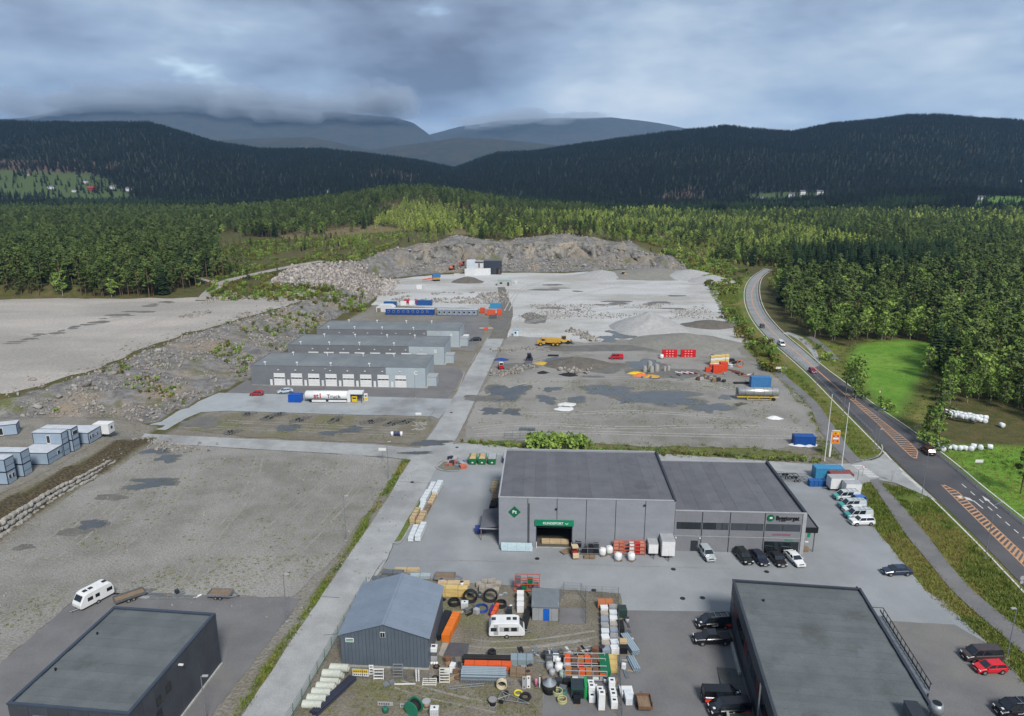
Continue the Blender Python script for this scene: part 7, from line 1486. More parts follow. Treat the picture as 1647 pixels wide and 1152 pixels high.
for i, (px, py) in enumerate(((702,1074),(700,1092),(708,1094),(727,1072),(733,1081),(736,1091))):
    t_ = thing('old_wheel', ['black wheel by the shed corner','dark wheel left of the upright pallet','pale rimmed wheel left of the upright pallet','rusty wheel behind the upright pallet','rusty wheel right of the upright pallet','orange hub wheel nearest the grey pipe pack'][i], 'wheel', Gp(px, py), i); mm = m_rub if i < 3 else m_rust; MB().torus((0,0,.16), .34, .14, 14, 6).build('tyre', mm, t_, True); MB().lathe([(0,.08),(.22,.08),(.22,.22),(0,.22)], 10).build('hub', m_rim if i == 2 else m_rust, t_)
for i, (px, py) in enumerate(((670,1096),(674,1096))):
    t_ = thing('white_post', ['left white post leaning on the shed','right white post leaning on the shed'][i], 'post', Gp(px, py), 0); bb('shaft', m_wht, t_, -.09, .09, -.09, .09, 0, 1.9); bb('cap', m_trim, t_, -.11, .11, -.11, .11, 1.9, 1.98)
pack(652,1101,2.8,.18,.12,m_wht,'white plank lying on the ground in front of the shed', R(1), 1, 0, name='plank', cat='plank', skids=False); pack(626,1100,1.6,.8,.2,m_galv,'galvanised lattice lying in front of the shed', R(30), 2, 1, name='steel_lattice', cat='steel', skids=False)
t_ = thing('machine_cart', 'white topped machine with grey crates by the shed corner', 'machine', Gp(698,1062), R(-3)); pallet_mesh(t_, 1.1, 1.2); bb('crate_body', m_trim, t_, -.5, .5, -.5, .5, .13, 1.0); bb('grey_box', m_steel, t_, -.48, .48, -.45, .45, 1.0, 1.6); bb('white_top', m_wht, t_, -.52, .52, -.5, .5, 1.6, 2.3, .08); bb('label', m_dtrim, t_, -.25, .25, -.2, .2, 2.3, 2.315)
t_ = thing('white_drum', 'white buckets on the pallet in front of the machine cart', 'bucket', Gp(698,1070), 0); pallet_mesh(t_, 1.1, .8); [MB().lathe([(0,.13),(.17,.13),(.19,.5),(0,.5)], 10, c=(x,0,0)).build('bucket', m_wht, t_, True) for x in (-.32, .05, .38)]
o = sheet('dark_plate', poly_px([(713,1056),(723,1034),(755,1035),(751,1057)]), .055, mat('rubber_mat', S(92,90,96), S(80,78,84), .8, 1, obj=False, fine=.08)); o['kind'] = 'structure'; o = sheet('concrete_slab', poly_px([(705,1054),(712,1034),(722,1034),(712,1056)]), .05, mat('slab_concrete', S(172,166,154), S(156,150,140), .9, .6, obj=False)); 
# right part of the yard
for i in range(2): crate(967+i*12, 977, (1.2,1.0,1.1), paint(196,120,76, .7), ['orange brown slatted crate left of its twin by the fence','orange brown slatted crate right of its twin by the fence'][i])
wl_ = ['white sacks on a pallet','grey wrapped blocks on a pallet','pale stone pallet','white wrapped goods on a pallet','paving slabs on a pallet']
for r_ in range(8):
    for c_ in range(2):
        k = (r_*2+c_) % 5; px, py = 971.5+c_*14+r_*.4, 984+r_*9.6; nm_ = ['farthest','second','third','fourth','fifth','sixth','seventh','nearest'][r_]
        crate(px, py, (1.15,1.0,.75+.35*((r_*3+c_) % 3)/2), [m_wht, mat('grey_blocks', S(168,168,168), S(144,144,144), .8, 2), mat('stone_goods', S(186,178,166), S(160,152,142), .85, 2), m_wrap, paint(150,160,176, .6)][k], '%s, %s of the %s column by the yard fence' % (wl_[k], nm_, ['left', 'right'][c_]), R(rnd.uniform(-6,6)), 'goods_pallet', 'pallet', 'goods pallets in two columns', slats=(k in (1, 4)))
crate(1001,990,(1.2,1.6,1.2),paint(44,66,60, .6),'dark green crate outside the yard fence', name='green_crate'); pack(998,1015,2.2,.9,1.1,m_rub,'black bundle outside the yard fence', R(88), 3, 2, name='dark_bundle', cat='bundle'); pipes(1013,1040,4.2,.14,4,3,paint(166,184,198, .4),'galvanised pipe bundle outside the yard fence, the longer one', R(105)); pipes(1020,1071,2.8,.14,4,2,paint(158,176,190, .4),'galvanised pipe bundle outside the yard fence, the shorter one', R(100))
crate(1002,1039,(1.1,.9,.8),m_wood,'tan crate between black bundle and rods'); crate(1002,1050,(1.1,.9,.9),m_black,'black crate below the tan crate'); pipes(1005,1078,3.4,.05,6,1,m_galv,'thin steel rods spread on the asphalt', R(95), hollow=False)
FILL = [m_org, m_red, m_steel, m_rust, None, m_trim, paint(190,120,60, .6), m_dtrim, m_wht]
rack(940,1078,5.6,1.1,1.9,3,m_trim,'long rack of orange and red machine parts, the farther one', R(-2), FILL); rack(942,1097,5.6,1.1,1.7,3,m_trim,'long rack of rusty and grey parts, the nearer one', R(-2), FILL[::-1]); rack(900,1068,3.8,1.0,1.5,2,m_steel,'low rack of grey pails left of the orange parts', R(-2), [m_steel, m_trim, m_dtrim, m_wht])
t_ = thing('green_skip', 'narrow green skip beside the yellow pallets', 'skip', Gp(972,1082), R(-2)); MB().fru((-.5,.5,-1.6,1.6), (-.65,.65,-1.9,1.9), .1, 1.5).build('tub', paint(30,140,84, .5), t_); bb('rim', m_green2, t_, -.7, .7, -1.95, 1.95, 1.5, 1.6)
for i in range(6): crate(985,1059+i*4.6,(1.3,.5,.35+.1*(i % 2)),mat('fresh_timber', S(222,196,130)),'yellow timber pallet number %s of the row beside the green skip' % ['one from the back','two from the back','three from the back','three from the front','two from the front','one from the front'][i], R(-2), 'timber_pallet', 'pallet', 'yellow pallets beside the skip', pal=True)
pk_ = [(897,1066,.9),(910,1064,.8),(884,1077,1.0),(899,1080,1.1),(912,1078,1.0),(888,1086,.8),(905,1090,.9)]
for i, (px, py, s_) in enumerate(pk_): bag(px, py, ['white bag behind the grey pails','small white bag near the orange rack','grey white bag at the left of the bag group','largest white bag in the middle of the group','white bag beside the rack upright','low bag next to the black round tank','bag with green label nearest the black crates'][i], [m_wht, m_wht, m_trim, m_wht, paint(190,200,210, .5), m_trim, paint(170,190,180, .5)][i], s_, 'bags around the rack')
t_ = thing('round_tank', 'black round tank with grey domed lid', 'tank', Gp(883.5,1112), 0); MB().lathe([(0,0),(.85,0),(.9,.8),(.85,1.3),(0,1.3)], 20).build('tank', m_rub, t_, True); MB().lathe([(.92,1.28),(.92,1.36),(.4,1.6),(.25,2.0),(0,2.0)], 20).build('lid', paint(142,150,158, .5), t_, True)
t_ = thing('green_bin', 'dark green glazed container with bright green end', 'container', Gp(930,1117), R(-2)); bb('body', paint(44,80,70, .5), t_, -.95, .75, -.9, 1.1, .1, 1.6); bb('green_end', paint(30,160,84, .5), t_, .75, 1.1, -.9, 1.1, .1, 1.9); bb('pane', m_glass, t_, -.85, .65, -.8, 1.0, 1.6, 1.64); bb('front_pane', m_glass, t_, -.85, .65, -.93, -.9, .3, 1.4)
crate(928,1131,(.9,.7,.8),m_black,'black pump unit on a small pallet', name='pump_unit', cat='pump', slats=False); crate(898,1101,(1.0,.8,.7),m_dtrim,'black crate behind the pale hose coils'); crate(912,1103,(1.0,.8,.8),m_black,'black crate left of the green container')
for i, (px, py, n_) in enumerate(((952,1128,3),(967,1140,3),(987.5,1138,4))):
    t_ = thing('machine_stack', ['white stacked machines on a pallet, left row','tall white cabinet with machines behind, middle row','white stacked machines on a pallet, right row by the fence'][i], 'machine', Gp(px, py), R(-2)); pallet_mesh(t_, .8, 1.2)
    for k in range(n_): 
        y = k*1.05; hh = [.9, 1.5, 1.1, 1.2][(k+i) % 4]+(.9 if i == 1 and k == 0 else 0); b_ = bb('cabinet', m_wht, t_, -.42, .42, -.5+y, .46+y, .14, .14+hh, .04); bb('control_panel', m_plastic, b_, -.2, .2, -.2+y, .1+y, .14+hh, .16+hh)
crate(1007,1117,(1.7,1.5,.7),m_wht,'low white box outside the yard fence', slats=False, pal=False); crate(1010,1128,(.9,1.8,.9),m_wrap,'white wrapped crate in front of the low white box', slats=False)
t_ = thing('tipping_trailer', 'rusty open trailer standing on the dark asphalt', 'trailer', Gp(1036,1136), R(88)); bb('floor', m_wood2, t_, -1.2, 1.2, -.85, .85, .5, .58); [bb('side', m_rust, t_, -1.2, 1.2, s_*.88-.03, s_*.88+.03, .5, .95) for s_ in (-1, 1)]; [bb('end', m_rust, t_, s_*1.2-.03, s_*1.2+.03, -.85, .85, .5, .95) for s_ in (-1, 1)]; [MB().cyl((0,s_*1.05,.3),(0,s_*.9,.3), .3, n=12).build('wheel', m_rub, t_) for s_ in (-1, 1)]; MB().cyl((1.2,0,.5),(2.2,0,.45), .05, n=6).build('drawbar', m_rust, t_)
# behind the caravan
for i, (px, py) in enumerate(((772,944),(781,942),(791,944),(800,943),(777,952),(787,953),(797,953))): crate(px, py, (1.2,1.0,.6+.25*(i % 3)), mat('block_goods', S(176,168,156), S(142,136,126), .85, 2, fine=.1), ['concrete blocks on pallets, back row far left','concrete blocks on pallets, back row second','concrete blocks on pallets, back row third','concrete blocks on pallets, back row right end','concrete blocks on pallets, front row left','concrete blocks on pallets, front row middle','concrete blocks on pallets, front row right'][i], R(-2), 'block_pallet', 'pallet', 'pallets of concrete blocks')
pipes(790,983,2.4,.12,2,2,paint(88,60,140, .5),'purple plastic pipes standing by the blue coil', R(80)); pack(796.5,986,3.0,.6,.7,m_org,'orange pack behind the caravan roof', R(75), 2, 2, name='orange_pack', cat='pack'); crate(819,988,(.9,.8,1.0),m_dtrim,'dark slatted box behind the caravan'); pack(847,1000,4.6,.7,1.0,m_rub,'long black covered stack between caravan and hut', R(80), 2, 2, name='dark_bundle', cat='bundle')
for k in range(3): crate(837,966+k*9,(1.1,1.0,1.2+.2*(k == 0)),m_wht,['white cabinet behind the caravan, farthest','white cabinet behind the caravan, middle one','white cabinet behind the caravan, nearest'][k], R(-2), 'white_cabinet', 'cabinet', 'white cabinets', slats=False)
t_ = thing('boat_trailer', 'galvanised boat trailer frame on one wheel in the yard', 'trailer', Gp(822,1128), R(-22)); f_ = MB()
for a, b in (((-1.6,-.8),(2.6,0)),((-1.6,.8),(2.6,0)),((-1.6,-.8),(-1.6,.8)),((-.4,-.6),(-.4,.6)),((.9,-.35),(.9,.35)),((-1.6,-.8),(-.4,.6)),((-1.6,.8),(-.4,-.6))): f_.cyl((a[0],a[1],.45),(b[0],b[1],.45), .05, n=5)
f_.build('frame', m_galv, t_); [MB().cyl((-1.0,s_*1.0,.3),(-1.0,s_*.82,.3), .3, n=12).build('wheel', m_rub, t_) for s_ in (-1, 1)]
t_ = thing('crane_arm', 'thin galvanised lattice arm lying across the yard', 'steel', Gp(750,1108), R(7)); [MB().cyl((-2.2,y,.2),(2.4,y,.25), .05, n=5).build('chord', m_galv, t_) for y in (0, .45)]; [MB().cyl((x,0,.2),(x+.3,.45,.22), .03, n=4).build('brace', m_galv, t_) for x in (-2,-1.2,-.4,.4,1.2,2)]
for px, py, w, lb in ((620,1136,2.0,'grey lettered board near the green bag'),(651,1139,1.2,'short lettered board left of the big reel')): t_ = thing('lettered_board', lb, 'board', Gp(px, py), R(-3)); bb('board', m_trim, t_, -w/2, w/2, -.04, .04, .1, .65); mk = MB(); [mk.box((-w/2+.25+i*.3,-.05,.38), (.16,.02,.22)) for i in range(int(w/.3)-1)]; mk.build('lettering', m_dtrim, t_)
bag(620,1146,'small dark green sack by the lettered board', paint(40,110,90, .6), .7)
for i, (px, py) in enumerate(((843,1108),(850,1107),(868,1106))): t_ = thing('white_board', ['grey board with holes standing by the yellow wheel','white board with holes by the yellow wheel','narrow white board near the black tank'][i], 'board', Gp(px, py), 0); bb('board', [m_trim, m_wht, m_wht][i], t_, -.25 if i < 2 else -.08, .25 if i < 2 else .08, -.04, .04, 0, 1.9); [bb('hole', m_black, t_, -.1, .1, -.05, -.04, z, z+.2) for z in ((.2,1.5) if i < 2 else (1.7,))]
t_ = thing('gas_bottle', 'pink gas bottle between the white boards', 'gas bottle', Gp(862,1104), 0); MB().lathe([(0,0),(.2,0),(.2,1.0),(.1,1.25),(0,1.25)], 12).build('bottle', paint(214,130,160, .5), t_, True); MB().lathe([(0,1.22),(.06,1.22),(.06,1.4),(0,1.4)], 8).build('valve', m_steel, t_)
# skips by the junction
def skip(px, py, m, label, fillm, lid=False):
    t_ = thing('waste_skip', label, 'skip', Gp(px, py), R(-92)); MB().fru((-1.5,1.5,-.8,.8), (-1.75,1.75,-.9,.9), .15, 1.5).build('tub', m, t_); bb('rim', m, t_, -1.8, 1.8, -.95, .95, 1.5, 1.58); [bb('rib', m, t_, x-.05, x+.05, -.98, -.9, .3, 1.5) for x in (-1,0,1)]; (bb('lid', fillm, t_, -1.7, 1.7, -.86, .86, 1.58, 1.75) if lid else MB().fru((-1.6,1.6,-.8,.8), (-1.0,.9,-.4,.4), 1.5, 1.95).build('waste', fillm, t_)); bb('mark', m_wht, t_, 1.66, 1.70, -.2, .2, .5, .8)
gsk = paint(30,124,70, .5); skip(761,744,gsk,'green waste skip full of yellow scraps, leftmost of the three',m_tan2); skip(776,744,gsk,'green waste skip in the middle of the three',m_tan2); skip(792,744,gsk,'green waste skip with pale cover, rightmost of the three',m_trim,True); skip(816,743,paint(70,72,74, .6),'dark grey skip with pale lid beside the warehouse corner',m_trim,True)
sp = rnd
for i in range(14): px, py = 722+sp.random()*28, 738+sp.random()*12; crate(px, py, (1.0+sp.random(),.5+sp.random()*.6,.3+sp.random()*.6), [paint(120,136,150, .6), m_steel, m_trim, m_dtrim, paint(196,110,90, .6)][i % 5], ['blue grey','steel grey','pale grey','dark','orange'][i % 5]+' scrap piece in the heap at the junction corner', sp.random()*3, 'scrap_piece', 'scrap', 'scrap heap at the junction', slats=False, pal=False)
crate(745,753,(1.5,1.2,.8),paint(206,116,90, .6),'orange open box nearest the street in the scrap corner', R(20), 'orange_box', 'box', pal=False)
crate(771,857,(1.6,1.4,1.1),paint(50,66,140, .6),'dark blue covered bin beside the lean-to canopy', R(5), 'blue_bin', 'bin', slats=False)
for i in range(4): crate(1303.5+i*7.2, 781, (.95,1.5,1.35), paint(36,98,168, .5), ['blue wheeled bin at the left end of the bin row','blue wheeled bin second from the left','blue wheeled bin third from the left','blue wheeled bin next to the white trailer'][i], R(-2), 'blue_bin', 'bin', 'blue bins by the container', slats=False, pal=False)
t_ = thing('flag_banner', 'green feather banner at the warehouse entrance', 'banner', Gp(1297,872), 0); MB().cyl((0,0,0),(0,0,3.4), .03, n=6).build('pole', m_galv, t_); MB().add([(0,0,.9),(.55,0,1.0),(.7,0,2.6),(.35,0,3.4),(0,0,3.4),(0,.02,.9),(.55,.02,1.0),(.7,.02,2.6),(.35,.02,3.4),(0,.02,3.4)], [(0,1,2,3,4),(9,8,7,6,5)]).build('cloth', m_green, t_); bb('foot', m_wht, t_, -.3, .3, -.2, .2, 0, .12)
pack(1291,886,1.8,.9,.6,m_wood2,'wooden bench stack at the warehouse entrance corner', R(-5), 3, 0, name='bench_stack', cat='bench')
for i, (px, py) in enumerate(((1283,877),(1289,874))): t_ = thing('potted_plant', ['leafy potted plant close to the entrance pillar','leafy potted plant nearer the green banner'][i], 'plant', Gp(px, py), i); MB().lathe([(0,0),(.28,0),(.35,.5),(0,.5)], 10).build('pot', m_dtrim, t_); o = ob('foliage', TMESH[KID['shrub_green']][1], None, t_, (0,0,.4)); o.scale = (.4,.4,.4)
t_ = thing('white_drum', 'small white tank beside the right wall of the warehouse', 'tank', Gp(1263,797), 0); MB().lathe([(0,-.9),(.5,-.8),(.5,.8),(0,.9)], 12, axis='x', c=(0,0,.8)).build('tank', m_wht, t_, True); [bb('leg', m_galv, t_, x-.05, x+.05, -.4, .4, 0, .4) for x in (-.6,.6)]
# ---- storage lot right of the street
for i, px in enumerate((1077,1107)):
    t_ = thing('red_crate_stack', ['large red stack of crates with white marks, the left one','large red stack of crates with white marks, the right one'][i], 'crates', Gp(px, 575), R(-2), 'red crate stacks')
    for r_ in range(3):
        for c_ in range(5): b = bb('red_crate', paint(222,34,38, .5), t_, -2.75+c_*1.1+.02, -2.75+(c_+1)*1.1-.02, 0, 1.1, .05+r_*.95, .05+r_*.95+.9)
    mk = MB(); [mk.box((-2.2+c_*1.1,-.02,.5+r_*.95), (.5,.03,.2)) for c_ in range(1,4) for r_ in range(3)]; mk.build('white_marks', m_wht, t_)
bag(1064,577,'white and red bag left of the red crates', m_wht, 1.4)
ORG = paint(226,72,36, .55)
for i, (px, py, d) in enumerate(((1138,598,(1.7,1.5,1.5)),(1153,599,(3.2,2.2,2.6)),(1163,596,(2.6,2.2,3.0)),(1145,592,(1.6,1.4,1.2)))): crate(px, py, d, ORG, ['small orange box at the left of the orange group','large orange box in front of the white sacks','tallest orange box of the group','orange box half hidden behind the others'][i], 0, 'orange_box', 'box', 'orange boxes on the lot', slats=False, pal=False)
for i, (px, py) in enumerate(((1145,588),(1151,587),(1157,587),(1163,586),(1168,586))): t_ = thing('sack_pile', 'white and yellow sack column behind the orange boxes, '+['first','second','third','fourth','fifth'][i]+' from the left', 'sacks', Gp(px, py), 0, 'sack columns'); [bb('sack', paint(224,196,120, .7) if k % 2 else m_wht, t_, -.75, .75, -.7, .7, .05+k*.9, .9+k*.9, .12) for k in range(4)]
for i in range(6): px, py = 1150+i*6+(i % 2)*4, 574+i*2.0; pipes(px, py, 3.0+i*.3, .16, 3, 2, m_rub, 'black pipe bundle behind the orange boxes, '+['farthest left','second','third','fourth','fifth','nearest the verge'][i], R(-25+i*13), group='black pipe bundles')
pipes(1136,566,5.5,.2,2,2,m_rub,'long black pipe row left of the black bundles', 0)
for i, (px, py, a) in enumerate(((1186,600,-40),(1192,603,-50),(1180,597,-45),(1205,606,-30))): pipes(px, py, 4.2, .12, 4, 1, [paint(120,60,54, .6), m_rub, m_rust, paint(206,110,80, .6)][i], ['dark red rods spread right of the orange boxes','black rods right of the orange boxes','rusty rods close to the orange boxes','orange rods by the verge'][i], R(a), hollow=False)
coil(1190,591,1.2,.14,paint(216,110,70, .6),'large orange reel ring near the verge','y',0,2); reel(1175,590,.8,.8,m_wht,m_wht,'white drum right of the orange boxes',0,'z')
for i, (px, py, s_) in enumerate(((1037,598,1.0),(1045,592,1.2),(1048,599,1.1),(1056,597,1.2),(1069,597,.8),(1075,596,.9))):
    t_ = thing('concrete_ring', ['left','tall back','front','right','small left','small right'][i]+' grey concrete manhole ring on the storage lot', 'concrete ring', Gp(px, py), 0, 'concrete rings'); MB().tube((0,0,0),(0,0,1.7*s_), .72*s_, .58*s_, 16).build('ring', m_conc, t_); MB().tube((0,0,1.7*s_),(0,0,2.1*s_), .55*s_, .45*s_, 16).build('neck', m_conc, t_)
for i in range(6): pipes(1092+i*4.6,601,2.6,.22,1,1,m_wht if i % 2 == 0 else paint(150,40,60, .5),['white','dark red'][i % 2]+' pipe, '+['first','second','third','fourth','fifth','last'][i]+' in the fan left of the orange boxes', R(-40), group='fan of pipes', hollow=True)
for px, py, m_, lb in ((1030,604,paint(236,120,60, .7),'bright orange tarpaulin heap on the lot'),(1047,606,paint(212,160,70, .7),'ochre tarpaulin heap on the lot'),(1022,601,m_yel,'small yellow heap of boards'),(872,585,paint(206,170,60, .7),'small yellow heap near the dark loader'),(805,579,paint(40,70,140, .7),'blue tarpaulin heap beside the street'),(911,651,m_wht,'white plastic sheet lying by the puddles'),(908,658,m_wht,'smaller white plastic sheet nearer the weeds'),(873,600,m_rub,'black membrane roll lying on the gravel'),(915,603,m_rub,'small black heap on the gravel'),(1245,673,m_wht,'white panel lying near the verge'),(1283,716,m_wht,'white sack left of the royal blue container'),(1302,716,m_wht,'white sack right of the royal blue container')):
    w = 2.2 if 'heap' in lb or 'sheet' in lb else 1.5; v_, f_ = [], []; nr, ns = 5, 16; ph = rnd.random()*50; hh = .5 if 'sheet' not in lb else .12
    for r_ in range(nr):
        for i in range(ns): q = 6.283*i/ns; rr_ = w*(1-r_/nr)*(1+.35*float(vn(math.cos(q)*2+ph+20, math.sin(q)*2+20)-.5)*2); v_.append((rr_*math.cos(q)*1.4, rr_*math.sin(q)*.9, hh*1.4*(r_/(nr-1))*(.6+.6*float(vn(i*.9+ph, r_*1.3))) + .02))
    f_ = [(r_*ns+i, r_*ns+(i+1) % ns, (r_+1)*ns+(i+1) % ns, (r_+1)*ns+i) for r_ in range(nr-1) for i in range(ns)]+[tuple((nr-1)*ns+i for i in range(ns))]
    tag(MB().add(v_, f_).build('loose_heap', m_, None, True, Gp(px, py)), lb, 'heap')
for i in range(10): px, py = 1120+rnd.random()*50, 605+rnd.random()*10; crate(px, py, (1.4,1.0,.5+rnd.random()*.7), [m_trim, m_dtrim, m_wood2, m_steel, m_rust][i % 5], ['pale','black','brown','grey','rusty'][i % 5]+' crate among the mixed goods in front of the orange boxes', rnd.random(), 'goods_crate', 'crate', 'mixed goods on the lot', slats=False)
pipes(1200,617,8,.2,3,1,m_rub,'long black pipes left of the blue open container', R(3)); pipes(955,606,7,.12,6,1,m_steel,'grey pipes scattered on the gravel below the dark heap', R(-4))
for px, py, lb in ((1142,565,'dark steel mats stacked by the far verge'),(1155,558,'dark steel plates near the far verge'),(890,573,'grey trough on the wet gravel')): pack(px, py, 4.0, 1.2, .4, m_black, lb, R(-5), 2, 0, name='steel_mats', cat='steel')
rack(830,707,6.0,2.4,1.6,2,m_galv,'galvanised scaffold cage with orange frames beside the bank', R(-2), [None, paint(214,110,70, .6), None]); pack(848,692,4.2,1.4,.4,m_steel,'row of grey steel frames behind the scaffold cage', R(-4), 2, 4, name='steel_sections', cat='steel')
t_ = thing('bar_cradle', 'white and blue barrels on the gravel strip below the halls', 'barrels', Gp(638,702), 0); [MB().lathe([(0,0),(.35,0),(.35,1.3),(0,1.3)], 12, c=(x,0,0)).build('barrel', m_wht, t_, True) for x in (-1.2,1.2)]; [MB().lathe([(0,0),(.35,0),(.35,1.1),(0,1.1)], 12, c=(x,.5,0)).build('barrel', paint(60,66,110, .6), t_, True) for x in (-.4,.4)]
pack(673,668,1.6,.9,.5,m_wht,'small white box on the edge of the forecourt', 0, 2, 0, name='white_box', cat='box')
for i in range(12): pack(666+rnd.random()*16, 680+rnd.random()*14, 2.2, .3, .2, mat('pale_stone_slab', S(170,168,162)), 'pale kerb stone in the loose pile at the end of the gravel strip', rnd.random()*3, 1, 0, name='kerb_stone', cat='kerb stone', skids=False, group='loose kerb stones')
t_ = thing('orange_barrier', 'orange road barrier with white bar beyond hall A', 'barrier', Gp(782,531), 0); bb('beam', m_wht, t_, -3, 3, -.05, .05, .8, 1.0); bb('block', m_org, t_, -.8, .8, -.5, .5, 0, 1.2)
for i, (px, py) in enumerate(((655,488),(663,490),(672,489),(649,491))): crate(px, py, (3.0,1.8,2.0), [paint(190,30,60, .5), m_wht, paint(170,40,70, .5), m_wht][i], ['red machine behind the blue barrack','white machine behind the blue barrack','dark red machine behind the blue barrack, farther right','white tank behind the blue barrack'][i], 0, 'site_machine', 'machine', slats=False, pal=False)
crate(830,456,(2.0,2.0,1.8),paint(214,216,216, .6),'white tank beside the quarry shed', name='white_tank', cat='tank', slats=False, pal=False); crate(735,443,(4.0,1.6,1.2),paint(206,204,196, .6),'pale blocks left of the plant building', name='pale_blocks', cat='blocks', slats=False, pal=False)
# ---- gravel heaps
def heap(px, py, Rr, h_, m, label, sx=1.0, seed=0, ridge=0.0):
    v_, f_ = [], []; nr, ns = 14, 40; c_ = Gp(px, py)
    for r_ in range(nr):
        u_ = r_/(nr-1)
        for i in range(ns):
            q = 6.283*i/ns; n_ = float(fbm(np.array([math.cos(q)*1.5+seed]), np.array([math.sin(q)*1.5+u_*2]), 3)[0]); rr_ = Rr*(1-u_)*(1+.22*n_)
            z = h_*(u_**.95)*(1-.12*u_*u_)+(.10*h_*n_*math.sin(u_*3.14)); v_.append((rr_*math.cos(q)*sx+ridge*u_*math.cos(q), rr_*math.sin(q), z-.05))
    f_ = [(r_*ns+i, r_*ns+(i+1) % ns, (r_+1)*ns+(i+1) % ns, (r_+1)*ns+i) for r_ in range(nr-1) for i in range(ns)]+[tuple((nr-1)*ns+i for i in range(ns))]
    tag(MB().add(v_, f_).build('gravel_heap', m, None, True, c_), label, 'gravel heap')
mh1 = mat('heap_pale', S(172,172,172), S(160,160,160), .95, .6, .5, 3, fine=.08); mh2 = mat('heap_grey', S(140,138,132), S(126,124,118), .95, .5, .5, 3, fine=.1); mh3 = mat('heap_dark', S(112,106,98), S(96,92,86), .95, .5, .5, 3, fine=.12)
heap(1043,528,17,8.5,mh1,'large pale gravel cone in the middle of the quarry lot',1.0,3); heap(1102,552,17,4.5,mh2,'broad grey gravel heap behind the red crates',1.3,9); heap(1143,523,9,2.8,mh3,'low dark gravel heap near the verge',1.6,14); heap(925,586,9,3.2,mh3,'dark earth heap on the wet gravel lot',1.35,20); heap(968,444,16,4.6,mh1,'pale gravel heap left of the far loader',1.1,27); heap(1060,443,26,5.5,mh2,'long grey gravel bank right of the far loader',1.6,33); heap(1110,446,18,6,mh1,'pale gravel heap at the right end of the quarry floor',1.3,41); heap(752,453,9,3.8,mh3,'dark earth heap in front of the plant building',1.2,47)
heap(1145,452,14,4.5,mh1,'low pale gravel bank by the grassy verge',1.2,52)
# ---- round bales wrapped in white film
blm = MB().lathe([(0,-.6),(.56,-.6),(.66,-.5),(.66,.5),(.56,.6),(0,.6)], 14, axis='x').mesh('bale', True); mbale = mat('bale_film', S(232,236,238), S(216,222,226), .35, 2, .15, 5, fine=.03)
def bale(px, py, k, label, group, z=.75):
    p = Gp(px, py, .6); o = ob('round_bale', blm, mbale, None, (p.x, p.y, float(hgt(np.array([p.x]), np.array([p.y]))[0])+z-.1), k*1.7); tag(o, label, 'bale', group)
rnames = ['first from the left','second from the left','third from the left','fourth from the left','fifth from the left','sixth from the left','seventh from the left','eighth from the left','ninth from the left','last on the right']
for i, (px, py) in enumerate(((1511,716),(1516,722),(1525,720),(1535,720),(1544,721),(1552,721),(1562,722),(1566,718),(1577,720),(1592,719))): bale(px, py, i, 'white wrapped round bale in the row along the meadow, '+rnames[i], 'bales in the meadow row')
for i in range(34): bale(1514+(i % 12)*6.2+rnd.random()*3, 660+(i//12)*5+(i % 12)*1.2+rnd.random()*1.5, i, 'white wrapped round bale in the big pile by the trees', 'bales in the big pile', .75+(.0 if i < 24 else 1.1))
bale(1611,686,1,'white wrapped round bale lying apart from the pile', None)

# odds and ends lying between the stacks
cl_m = [m_wood2, m_steel, m_trim, m_dtrim, m_rust, m_wht, paint(120,140,150, .6), paint(170,150,120, .7), m_rub]
def clutter(x0, x1, y0, y1, n_, label, group):
    for i in range(n_):
        px, py = rnd.uniform(x0, x1), rnd.uniform(y0, y1); k = rnd.random(); m_ = cl_m[int(rnd.random()*len(cl_m))]; t_ = thing('yard_item', label, 'yard goods', Gp(px, py), rnd.random()*3.1, group)
        if k < .4:
            n2 = 2+int(rnd.random()*3); L2 = rnd.uniform(1.0, 2.6)
            for q in range(n2): bb('board', m_, t_, -L2/2+.1*math.sin(q*3+px), L2/2, -.4+q*.2, -.24+q*.2, .02+.06*(q % 2), .1+.06*(q % 2))
        elif k < .7: d_ = rnd.uniform(.5, 1.0); pallet_mesh(t_, d_+.2, d_); bb('load', m_, t_, -d_/2, d_/2, -d_/2.3, d_/2.3, .13, .13+rnd.uniform(.2, .8), .04)
        elif k < .88: L2 = rnd.uniform(1.2, 3.0); [MB().cyl((-L2/2,q*.13,.07),(L2/2,q*.13+.05,.07), .055, n=6).build('tube', m_, t_) for q in range(3)]
        else: MB().lathe([(0,0),(.28,0),(.3,.8),(.0,.85)], 10).build('drum', m_, t_, True); MB().lathe([(0,.84),(.3,.84),(.3,.9),(0,.9)], 10).build('lid', m_dtrim, t_)
clutter(885,975,1046,1068,26,'small item among the clutter between bags and racks','clutter between bags and racks')
clutter(880,1000,1095,1112,12,'small item among the clutter in front of the racks','clutter in front of the racks')
clutter(705,860,935,988,26,'small item among the clutter between timber stacks and hut','clutter behind the caravan')
clutter(820,880,1040,1100,14,'small item among the clutter right of the pipe packs','clutter right of the pipe packs')
clutter(700,745,1064,1096,8,'small item among the clutter by the rusty wheels','clutter by the rusty wheels')
clutter(998,1012,985,1090,9,'small item lying outside the yard fence','clutter outside the yard fence')
clutter(1120,1215,600,618,16,'small item among the mixed goods by the orange boxes','clutter by the orange boxes')
clutter(1030,1100,600,612,8,'small item lying near the concrete rings','clutter near the concrete rings')
clutter(180,350,955,964,6,'small item lying along the row of trailers and frames','clutter along the trailer row')
